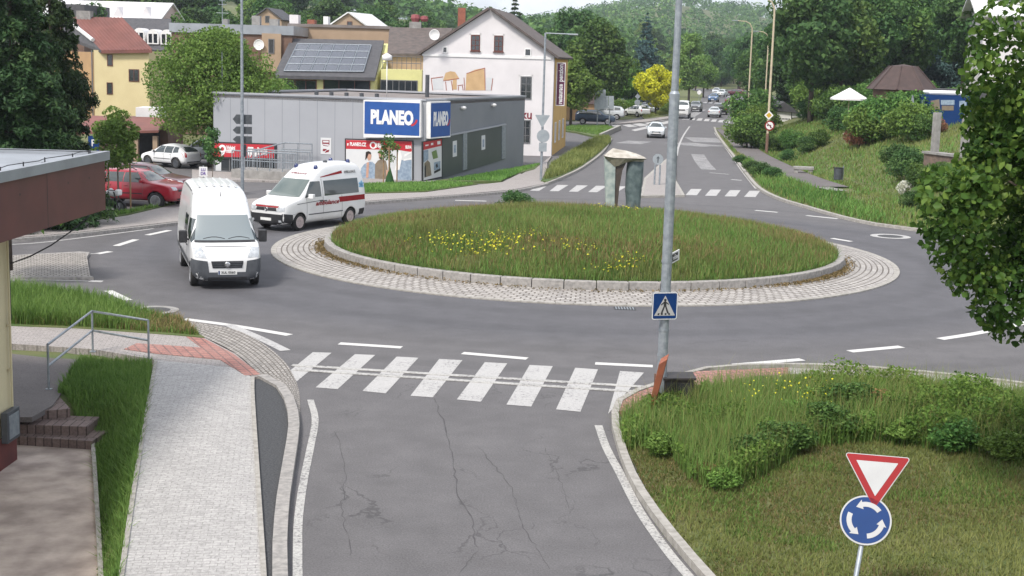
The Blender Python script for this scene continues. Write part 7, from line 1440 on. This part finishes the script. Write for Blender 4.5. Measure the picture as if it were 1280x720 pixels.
for i in range(26):
    Y = random.uniform(112, 165); px = random.uniform(935, 1110); x = at(px, Y)
    if 955 < px < 1012 and Y < 156: continue
    put(random.choice([bo_, bf, bf, bd_]), x, Y, 'bush in the thicket behind the banner hut', 'bush', 'thicket bushes behind the banner hut', s=random.uniform(.8, 1.5))
q = G(951,150); put(br_, at(951,122), 122, 'reddish bush by the right kerb near the diamond sign', 'bush', s=.8)
for px, Y, s_ in ((735,188,.9),(752,192,.85),(775,186,.8),(790,188,.8),(704,180,.6),(838,192,.7),(850,200,.7)): put(random.choice([bo_, bf]), at(px,Y), Y, 'bush behind the row of parked cars', 'bush', 'bushes behind the parked cars', s=s_)
q = G(643,253,.8); put(bd_, q.x, q.y, 'low dark bush at the back rim of the island', 'bush', s=.55, sz=.42, z=.35)
for px, py, s_ in ((70,190,.6),(95,185,.55),(40,190,.6)): put(bo_, at(px,62), 62+s_, 'green bush at the foot of the spruces', 'bush', 'bushes at the foot of the spruces', s=s_)

# the near tree at the right edge
NTX, NTY = 9.75, 19.6
LOBES = [(GY(px,py,NTY+dy)-Vector((NTX,NTY,.3)), r) for px,py,r,dy in ((1188,235,.5,0),(1180,275,.45,.3),(1200,250,.6,-.4),(1196,300,.5,-.3),(1215,330,.55,.2),(1240,215,.6,.5),(1215,238,.35,-.2),(1225,350,.45,-.3),(1250,330,.7,.6),(1248,385,.45,0),(1265,405,.4,.3),(1275,370,.6,-.4),(1235,290,.8,.8),(1240,150,.5,.4),(1228,110,.35,0),(1232,90,.35,-.3),(1250,60,.5,.2),(1262,25,.5,0),(1235,55,.25,.3),(1268,130,.7,.3),(1262,210,.8,.2),(1246,185,.4,.1))]
nt_ = make_tree('lime_tree', 9.8, 3.45, 1.9, 150, 95000, .10, 'near', 44, extra=LOBES, tr=.19, asp=.85, clr=(.17,.30), broad=True, spread=.75)
nt_.location = (NTX,NTY,0.3); tag(nt_, 'big leafy lime tree hanging into the picture at the right edge', 'tree')

# grasses
def blades(name, X, Y, Z, h, w_, mat, var, seg=True, lean=.35, rng=RNG):
    n = len(X); a = rng.uniform(0, 2*PI, n); d = np.stack([np.cos(a), np.sin(a), np.zeros(n)], -1); sd = np.stack([-d[:,1], d[:,0], d[:,2]], -1)*w_[:,None]/2; P = np.stack([X,Y,Z], -1); ln = np.abs(rng.normal(0, lean, n))*h; up = np.zeros((n,3)); up[:,2] = h
    if seg:
        mid = P + up*.55 + d*(ln*.3)[:,None]; tip = P + up*.97 + d*ln[:,None]; V = np.stack([P-sd, P+sd, mid+sd*.75, mid-sd*.75, tip], 1).reshape(-1,3); i = np.arange(n)*5; Fq = np.concatenate([np.stack([i,i+1,i+2],-1), np.stack([i,i+2,i+3],-1), np.stack([i+3,i+2,i+4],-1)])
    else:
        tip = P + up + d*ln[:,None]; V = np.stack([P-sd, P+sd, tip], 1).reshape(-1,3); i = np.arange(n)*3; Fq = np.stack([i,i+1,i+2],-1)
    me = mesh_np(name, V, Fq, G_[mat], np.clip(var,0,1), 3); o = bpy.data.objects.new(name, me); COL.objects.link(o); o['kind'] = 'stuff'; return o
def vnoise(x, y, s, seed=0):
    r = np.random.default_rng(seed); v = 0
    for k in range(5): a = r.uniform(0, 2*PI); f = s*(.6+.5*k); v = v + np.sin(f*(x*math.cos(a)+y*math.sin(a))+r.uniform(0,6))*np.sin(f*.8*(x*math.sin(a)-y*math.cos(a))+r.uniform(0,6))/(1+.4*k)
    return v/2
def scatter(poly, n, rng=RNG):
    xs_ = [p[0] for p in poly]; ys_ = [p[1] for p in poly]; X = rng.uniform(min(xs_), max(xs_), n*4); Y = rng.uniform(min(ys_), max(ys_), n*4); k = poly_sd(X, Y, poly) > 0; return X[k][:n], Y[k][:n]
def rnd(a, b, n): return RNG.uniform(a, b, n)
# island mound
V = []; Fq = []; nr_ = 24; na = 96
for i in range(nr_+1):
    r = 9.0*i/nr_
    for j in range(na): a = 2*PI*j/na; V.append((CX+r*math.cos(a), CY+r*math.sin(a), hi(r)+.03*math.sin(3*a+r)+.02*math.sin(7*a-r*2)-.10*(i == nr_)))
Fq = [(i*na+j,(i+1)*na+j,(i+1)*na+(j+1)%na,i*na+(j+1)%na) for i in range(nr_) for j in range(na)]; b = MB(); b.add(V, Fq); struct(b, 'island_ground', M['lawn_green'], smooth=True)
def isl(n, r1=8.98): r = r1*np.sqrt(RNG.random(n)); a = RNG.uniform(0,2*PI,n); return CX+r*np.cos(a), CY+r*np.sin(a), hi(r)
x, y, z = isl(75000); vn = vnoise(x,y,.7,1); h = rnd(.12,.36,len(x))*(1+.35*vn)*np.where(np.hypot(x-cb_.x,y-sy_+.9)<1.5,.45,1); blades('meadow_grass', x, y, z, h, rnd(.014,.03,len(x)), 'grass', .45+.35*vnoise(x,y,.9,2)+RNG.normal(0,.15,len(x)))
x, y, z = isl(52000); k = vnoise(x,y,.5,5) > -.12; x,y,z = x[k],y[k],z[k]; blades('lush_meadow_grass', x, y, z, rnd(.14,.36,len(x))*np.where(np.hypot(x-cb_.x,y-sy_+.9)<1.5,.45,1), rnd(.016,.036,len(x)), 'lush', .5+RNG.normal(0,.22,len(x)))
x, y, z = isl(26000); k = vnoise(x,y,.45,9)+RNG.normal(0,.15,len(x)) > .28; x,y,z = x[k],y[k],z[k]; blades('sorrel_heads', x, y, z+.12, rnd(.1,.26,len(x)), rnd(.018,.04,len(x)), 'sorrel', .5+RNG.normal(0,.25,len(x)), lean=.6)
x, y, z = isl(9000); blades('dry_stalks', x, y, z, rnd(.25,.5,len(x))*np.where(np.hypot(x-cb_.x,y-sy_+.9)<1.5,.4,1), rnd(.008,.016,len(x)), 'dry', .5+RNG.normal(0,.25,len(x)), lean=.5)
def rim(n): a = RNG.uniform(0,2*PI,n); r = 9.0-np.abs(RNG.normal(0,.16,n)); return CX+r*np.cos(a), CY+r*np.sin(a), np.full(n,.3)
x, y, z = rim(5000); blades('rim_grass', x, y, z, rnd(.12,.36,len(x)), rnd(.015,.03,len(x)), 'lush', .5+RNG.normal(0,.25,len(x)), lean=.7)
# yellow flowers
cl = [(G(x_,y_,1.15).x, G(x_,y_,1.15).y, s_) for x_,y_,s_ in ((552,291,.35),(560,294,.4),(600,297,.5),(620,297,.45),(632,298,.5),(612,301,.45),(645,294,.4),(625,302,.4),(588,302,.4),(725,250,.4),(745,250,.5),(780,268,.4),(770,318,.3),(720,304,.3),(785,312,.3))]
P_ = np.concatenate([np.stack([RNG.normal(cx_,s_*1.3,42), RNG.normal(cy_,s_,42), np.zeros(42)],-1) for cx_,cy_,s_ in cl]); rr = np.hypot(P_[:,0]-CX, P_[:,1]-CY); P_ = P_[rr < 8.7]; P_[:,2] = hi(np.hypot(P_[:,0]-CX,P_[:,1]-CY))+RNG.uniform(.2,.36,len(P_))
me = leaf_mesh('yellow_wildflowers', P_, np.tile([0,0,1.],(len(P_),1)), RNG.uniform(.045,.09,len(P_)), G_['flower'], RNG.random(len(P_)), .9, RNG, .4); o = bpy.data.objects.new('yellow_wildflowers', me); COL.objects.link(o); o['kind'] = 'stuff'
# dry litter along the kerb foot
a = np.concatenate([RNG.normal(R(215),.2,500), RNG.normal(R(195),.15,700), RNG.normal(R(325),.18,900), RNG.uniform(PI,2*PI,700)]); r = 9.28+np.abs(RNG.normal(0,.16,len(a))); P_ = np.stack([CX+r*np.cos(a), CY+r*np.sin(a), np.full(len(a),.15)+RNG.uniform(0,.05,len(a))],-1)
me = leaf_mesh('dry_litter', P_, np.tile([0,0,1.],(len(P_),1)), RNG.uniform(.05,.12,len(P_)), G_['dry'], RNG.random(len(P_)), .5, RNG, .5); o = bpy.data.objects.new('dry_litter', me); COL.objects.link(o); o['kind'] = 'stuff'

# front right bank: mown lawn, then a band of tall weeds with shrubs
WB = GS([(776,518),(786,514),(830,497),(900,488),(1000,485),(1160,490),(1285,501),(1500,510),(1500,640),(1290,596),(1200,585),(1090,560),(1010,560),(960,588),(905,606),(862,592),(838,560),(800,552),(778,545)], .25)
LAWN = GS([(774,518),(790,535),(772,545),(800,610),(830,660),(884,726),(935,785)], .15) + GS([(1500,785),(1500,560),(1280,575),(1050,545),(900,560)], .3)
x, y = scatter(LAWN, 70000); z = hgt(x, y); vn = vnoise(x,y,1.1,3)+.5*vnoise(x,y,3.1,4); blades('mown_grass', x, y, z, rnd(.03,.09,len(x))*(1+.3*vn), rnd(.012,.024,len(x)), 'grass', .38+.4*vn+RNG.normal(0,.15,len(x)), False, .8)
x, y = scatter(LAWN, 36000); vn = vnoise(x,y,1.1,3); k = vn+RNG.normal(0,.2,len(x)) < .22; x,y = x[k],y[k]; blades('dry_mown_grass', x, y, hgt(x,y), rnd(.02,.07,len(x)), rnd(.012,.026,len(x)), 'dry', .35+RNG.normal(0,.22,len(x)), False, 1.2)
x, y = scatter(LAWN, 30000); vn = vnoise(x,y,1.6,13); k = vn > .22; x,y = x[k],y[k]; blades('clover_patches', x, y, hgt(x,y), rnd(.04,.10,len(x)), rnd(.02,.035,len(x)), 'lush', .4+RNG.normal(0,.22,len(x)), False, .8)
x, y = scatter(WB, 26000); vn = vnoise(x,y,.9,6); fx = np.clip((x-3)/4,0,1); blades('tall_weeds', x, y, hgt(x,y), rnd(.25,.62,len(x))*(1+.3*vn), rnd(.010,.024,len(x)), 'lush', .5+.3*vn+RNG.normal(0,.2,len(x)), True, .45)
x, y = scatter(WB, 60000); vn = vnoise(x,y,1.3,31)+.6*vnoise(x,y,3.3,32); k = vn+.25*np.clip((x-3.5)/5,0,1)+RNG.normal(0,.12,len(x)) > .02; x, y, vn = x[k], y[k], vn[k]; hh = np.clip(.28+.42*vn,.08,.75)*(1+.25*np.clip((x-4)/5,0,1)); cl_ = vnoise(x,y,.8,33)
P_ = np.stack([x, y, hgt(x,y)+hh*RNG.random(len(x))**.45], -1); me = leaf_mesh('leafy_weeds', P_, np.stack([RNG.normal(0,.5,len(x)), np.full(len(x),-.3), np.full(len(x),.7)],-1), RNG.uniform(.04,.10,len(x)), G_['weed'], np.clip(.45+.3*cl_+RNG.normal(0,.2,len(x)),0,1), .6, RNG, .8); o = bpy.data.objects.new('leafy_weeds', me); COL.objects.link(o); o['kind'] = 'stuff'
x, y = scatter(WB, 9000); blades('seeding_grass', x, y, hgt(x,y), rnd(.4,.85,len(x)), rnd(.006,.012,len(x)), 'grass', .75+RNG.normal(0,.2,len(x)), True, .5)
weed = [proto('weed_shrub', 1.0, .62, .0, 40, 2600, .085, 'oak', 51, tr=.02, clr=(.24,.42)), proto('weed_shrub', .85, .55, .0, 36, 2200, .08, 'fresh', 52, tr=.02, clr=(.24,.42)), proto('weed_shrub', .95, .6, .0, 38, 2400, .075, 'dark', 53, tr=.02, clr=(.24,.42)), proto('weed_shrub', .8, .5, .0, 30, 1300, .075, 'red', 54, tr=.02, clr=(.26,.44))]
wn = ['green weed shrub in the tall band above the mown bank', 'fresh green weed shrub in the tall band above the mown bank', 'dark weed shrub in the tall band above the mown bank', 'reddish weed shrub in the tall band above the mown bank']
random.seed(4)
for px, py, k, s_ in ((826,556,1,.75),(905,598,2,.62),(885,585,3,.55),(945,570,0,.9),(980,560,0,.95),(1015,545,2,.8),(1040,545,0,1.0),(1085,548,2,.8),(1130,560,1,.8),(1190,575,0,.9),(1255,590,1,.9),(1100,520,3,.8),(1135,515,3,.7),(1060,520,0,1.0),(1150,530,1,.8),(1225,545,0,.9),(1020,515,1,.9),(990,525,1,.8),(1290,560,2,1.0),(960,545,1,.8)):
    k = 1 if k == 2 else k; q = G(px, py, .3); put(weed[k], q.x, q.y, wn[k], 'shrub', 'weed shrubs on the right bank', s=s_*.95, sz=s_*.66)
for px, py in ((975,515),(1000,520),(940,530),(1010,525)):
    q = G(px, py, .4); m = 16; P_ = np.stack([RNG.normal(q.x,.3,m), RNG.normal(q.y,.3,m), RNG.uniform(.8,1.15,m)],-1); me = leaf_mesh('weed_flowers', P_, np.tile([0,0,1.],(m,1)), RNG.uniform(.03,.05,m), G_['flower'], RNG.random(m), .9, RNG, .4); o = bpy.data.objects.new('weed_flowers', me); COL.objects.link(o); o['kind'] = 'stuff'
# left: tall verge and the strip beside the walkway
TV = GS([(5,370),(70,377),(130,388),(165,398),(225,404),(250,425),(217,422),(100,414),(5,410)]); x, y = scatter(TV, 15000); left = sstep(-8.3,-10.2,x); blades('tall_verge_grass', x, y, np.full(len(x),.1), rnd(.18,.5,len(x))*(.35+.8*left), rnd(.014,.028,len(x)), 'lush', .5+.3*vnoise(x,y,1.3,7)+RNG.normal(0,.2,len(x)), True, .5)
x, y = scatter(TV, 7000); k = RNG.random(len(x)) > .75*sstep(-8.6,-10.5,x); x,y = x[k],y[k]; blades('dry_verge_grass', x, y, np.full(len(x),.1), rnd(.12,.30,len(x)), rnd(.012,.024,len(x)), 'dry', .5+RNG.normal(0,.25,len(x)), True, .6)
STRIP = GS([(100,450),(190,458),(186,500),(169,601),(150,722),(147,780)]) + [(G(132,780,-.5).x, G(132,780,-.5).y)] + [tuple(G(x_,y_,-.45).xy) for x_,y_ in ((128,722),(122,600),(116,556),(84,520))] + GS([(72,490)])
x, y = scatter(STRIP, 30000); blades('strip_grass', x, y, hgt(x,y), rnd(.07,.26,len(x)), rnd(.012,.024,len(x)), 'lush', .45+.3*vnoise(x,y,1.5,8)+RNG.normal(0,.18,len(x)), True, .6)
for nm, pts, n, h0, h1, mt in (('verge_grass', [(455,234),(553,231),(592,233.5),(532,242),(457,244)], 7000, .06,.2,'lush'), ('verge_grass', [(560,228.5),(632,216),(676,207.5),(648,219),(626,229)], 6000,.06,.2,'lush'), ('verge_grass', [(-20,295),(60,286.5),(160,271),(220,257),(160,269.5),(95,274),(30,285)], 6000,.08,.25,'lush'),
      ('strip_meadow', [(680,228),(689,211.5),(721,190.5),(746,175.5),(761,175),(763,179.5),(751,191),(727,209.5),(702,222)], 14000,.2,.55,'grass'), ('verge_grass', [(697,162.5),(715,159),(759,159),(766,161),(752,171.5),(721,166.5)], 5000,.08,.25,'lush'), ('verge_grass', [(802,145),(830,137),(851,135),(845,142),(806,149)], 5000,.15,.5,'grass')):
    x, y = scatter(GS(pts), n); blades(nm, x, y, np.full(len(x),.13), rnd(h0,h1,len(x)), rnd(.03,.06,len(x)), mt, .5+.3*vnoise(x,y,.6,9)+RNG.normal(0,.2,len(x)), True, .5)
# right slope and its verge
def at_slope(n, x0, x1, y0, y1, cond): x = RNG.uniform(x0,x1,n); y = RNG.uniform(y0,y1,n); k = cond(x,y); return x[k], y[k]
KP = KERB_R + [(60,60),(60,260),(40,210)]
x, y = at_slope(90000, 12, 40, 50, 135, lambda x,y: poly_sd(x,y,KP) > .25); toe = np.interp(y,TY,TX); P0_ = [tuple(GT(a_,b_).xy) for a_,b_ in ((912,166),(938,192),(962,205),(990,218),(1015,228),(1050,240))]
dp = np.min([np.abs(poly_sd(x, y, [a_, b_, a_])) for a_, b_ in zip(P0_[:7], P0_[1:7])], 0); k = dp > 1.0; x,y,toe = x[k],y[k],toe[k]
blades('slope_grass', x, y, hgt(x,y), rnd(.10,.32,len(x))*(1+.4*vnoise(x,y,.5,12)), rnd(.03,.06,len(x)), 'grass', .48+.35*vnoise(x,y,.35,10)+RNG.normal(0,.17,len(x)), True, .6)
x, y = at_slope(50000, 14, 40, 50, 135, lambda x,y: (poly_sd(x,y,KP) > .25) & (vnoise(x,y,.3,22) > -.15)); dp = np.min([np.abs(poly_sd(x, y, [a_, b_, a_])) for a_, b_ in zip(P0_, P0_[1:])], 0); k = dp > 1.0; x,y = x[k],y[k]; blades('lush_slope_grass', x, y, hgt(x,y), rnd(.10,.30,len(x)), rnd(.03,.06,len(x)), 'lush', .5+RNG.normal(0,.2,len(x)), True, .6)
x, y = at_slope(26000, 12, 24, 50, 100, lambda x,y: (poly_sd(x,y,KP) > .25) & (x < np.interp(y,TY,TX)-2.2)); dp = np.min([np.abs(poly_sd(x, y, [a_, b_, a_])) for a_, b_ in zip(P0_, P0_[1:])], 0); k = dp > 1.0; x,y = x[k],y[k]; blades('roadside_weeds', x, y, hgt(x,y), rnd(.15,.55,len(x))*(1+.4*vnoise(x,y,.6,14)), rnd(.03,.06,len(x)), 'lush', .35+.3*vnoise(x,y,.5,15)+RNG.normal(0,.2,len(x)), True, .6)
# distant wood on the hills
rng = np.random.default_rng(9); n = 3600; Y_ = 470 + 1150*rng.random(n)**1.3; px = rng.uniform(-120, 1400, n); X_ = (px-640)/F*Y_; k = ~((px > 850)&(px < 940)&(Y_ < 560)); X_, Y_ = X_[k], Y_[k]; Z_ = hgt(X_, Y_); m = 64; s_ = rng.uniform(4.5,8,len(X_)); d = unit(rng.normal(size=(len(X_),m,3))); d[:,:,2] = np.abs(d[:,:,2])*1.3+.15; P_ = (np.stack([X_,Y_,Z_+3],-1)[:,None]+d*s_[:,None,None]*rng.uniform(.6,1,(len(X_),m,1))).reshape(-1,3); v0 = np.clip(np.repeat(rng.normal(.45,.22,len(X_)),m)+rng.normal(0,.12,len(P_)),0,1)
me = leaf_mesh('distant_wood', P_, d.reshape(-1,3), rng.uniform(1.3,2.4,len(P_)), G_['oak'], v0, .8, rng, .5); o = bpy.data.objects.new('distant_wood', me); COL.objects.link(o); o['kind'] = 'stuff'
for e in HIDE:
    for c in list(e.children): bpy.data.objects.remove(c)
    bpy.data.objects.remove(e)

# the air between the town and the far hills
hz_m = bpy.data.materials.new('haze_air'); hz_m.use_nodes = True; t = hz_m.node_tree; t.nodes.clear(); o_ = t.nodes.new('ShaderNodeOutputMaterial'); pv_ = t.nodes.new('ShaderNodeVolumePrincipled'); pv_.inputs['Color'].default_value = (.80,.88,1.0,1); pv_.inputs['Density'].default_value = HAZE; pv_.inputs['Anisotropy'].default_value = .2
t.links.new(pv_.outputs[0], o_.inputs['Volume']); b = MB(); b.box(-3300,3400,-450,4700,-3,140); ho = b.build('haze', hz_m); ho['kind'] = 'stuff'
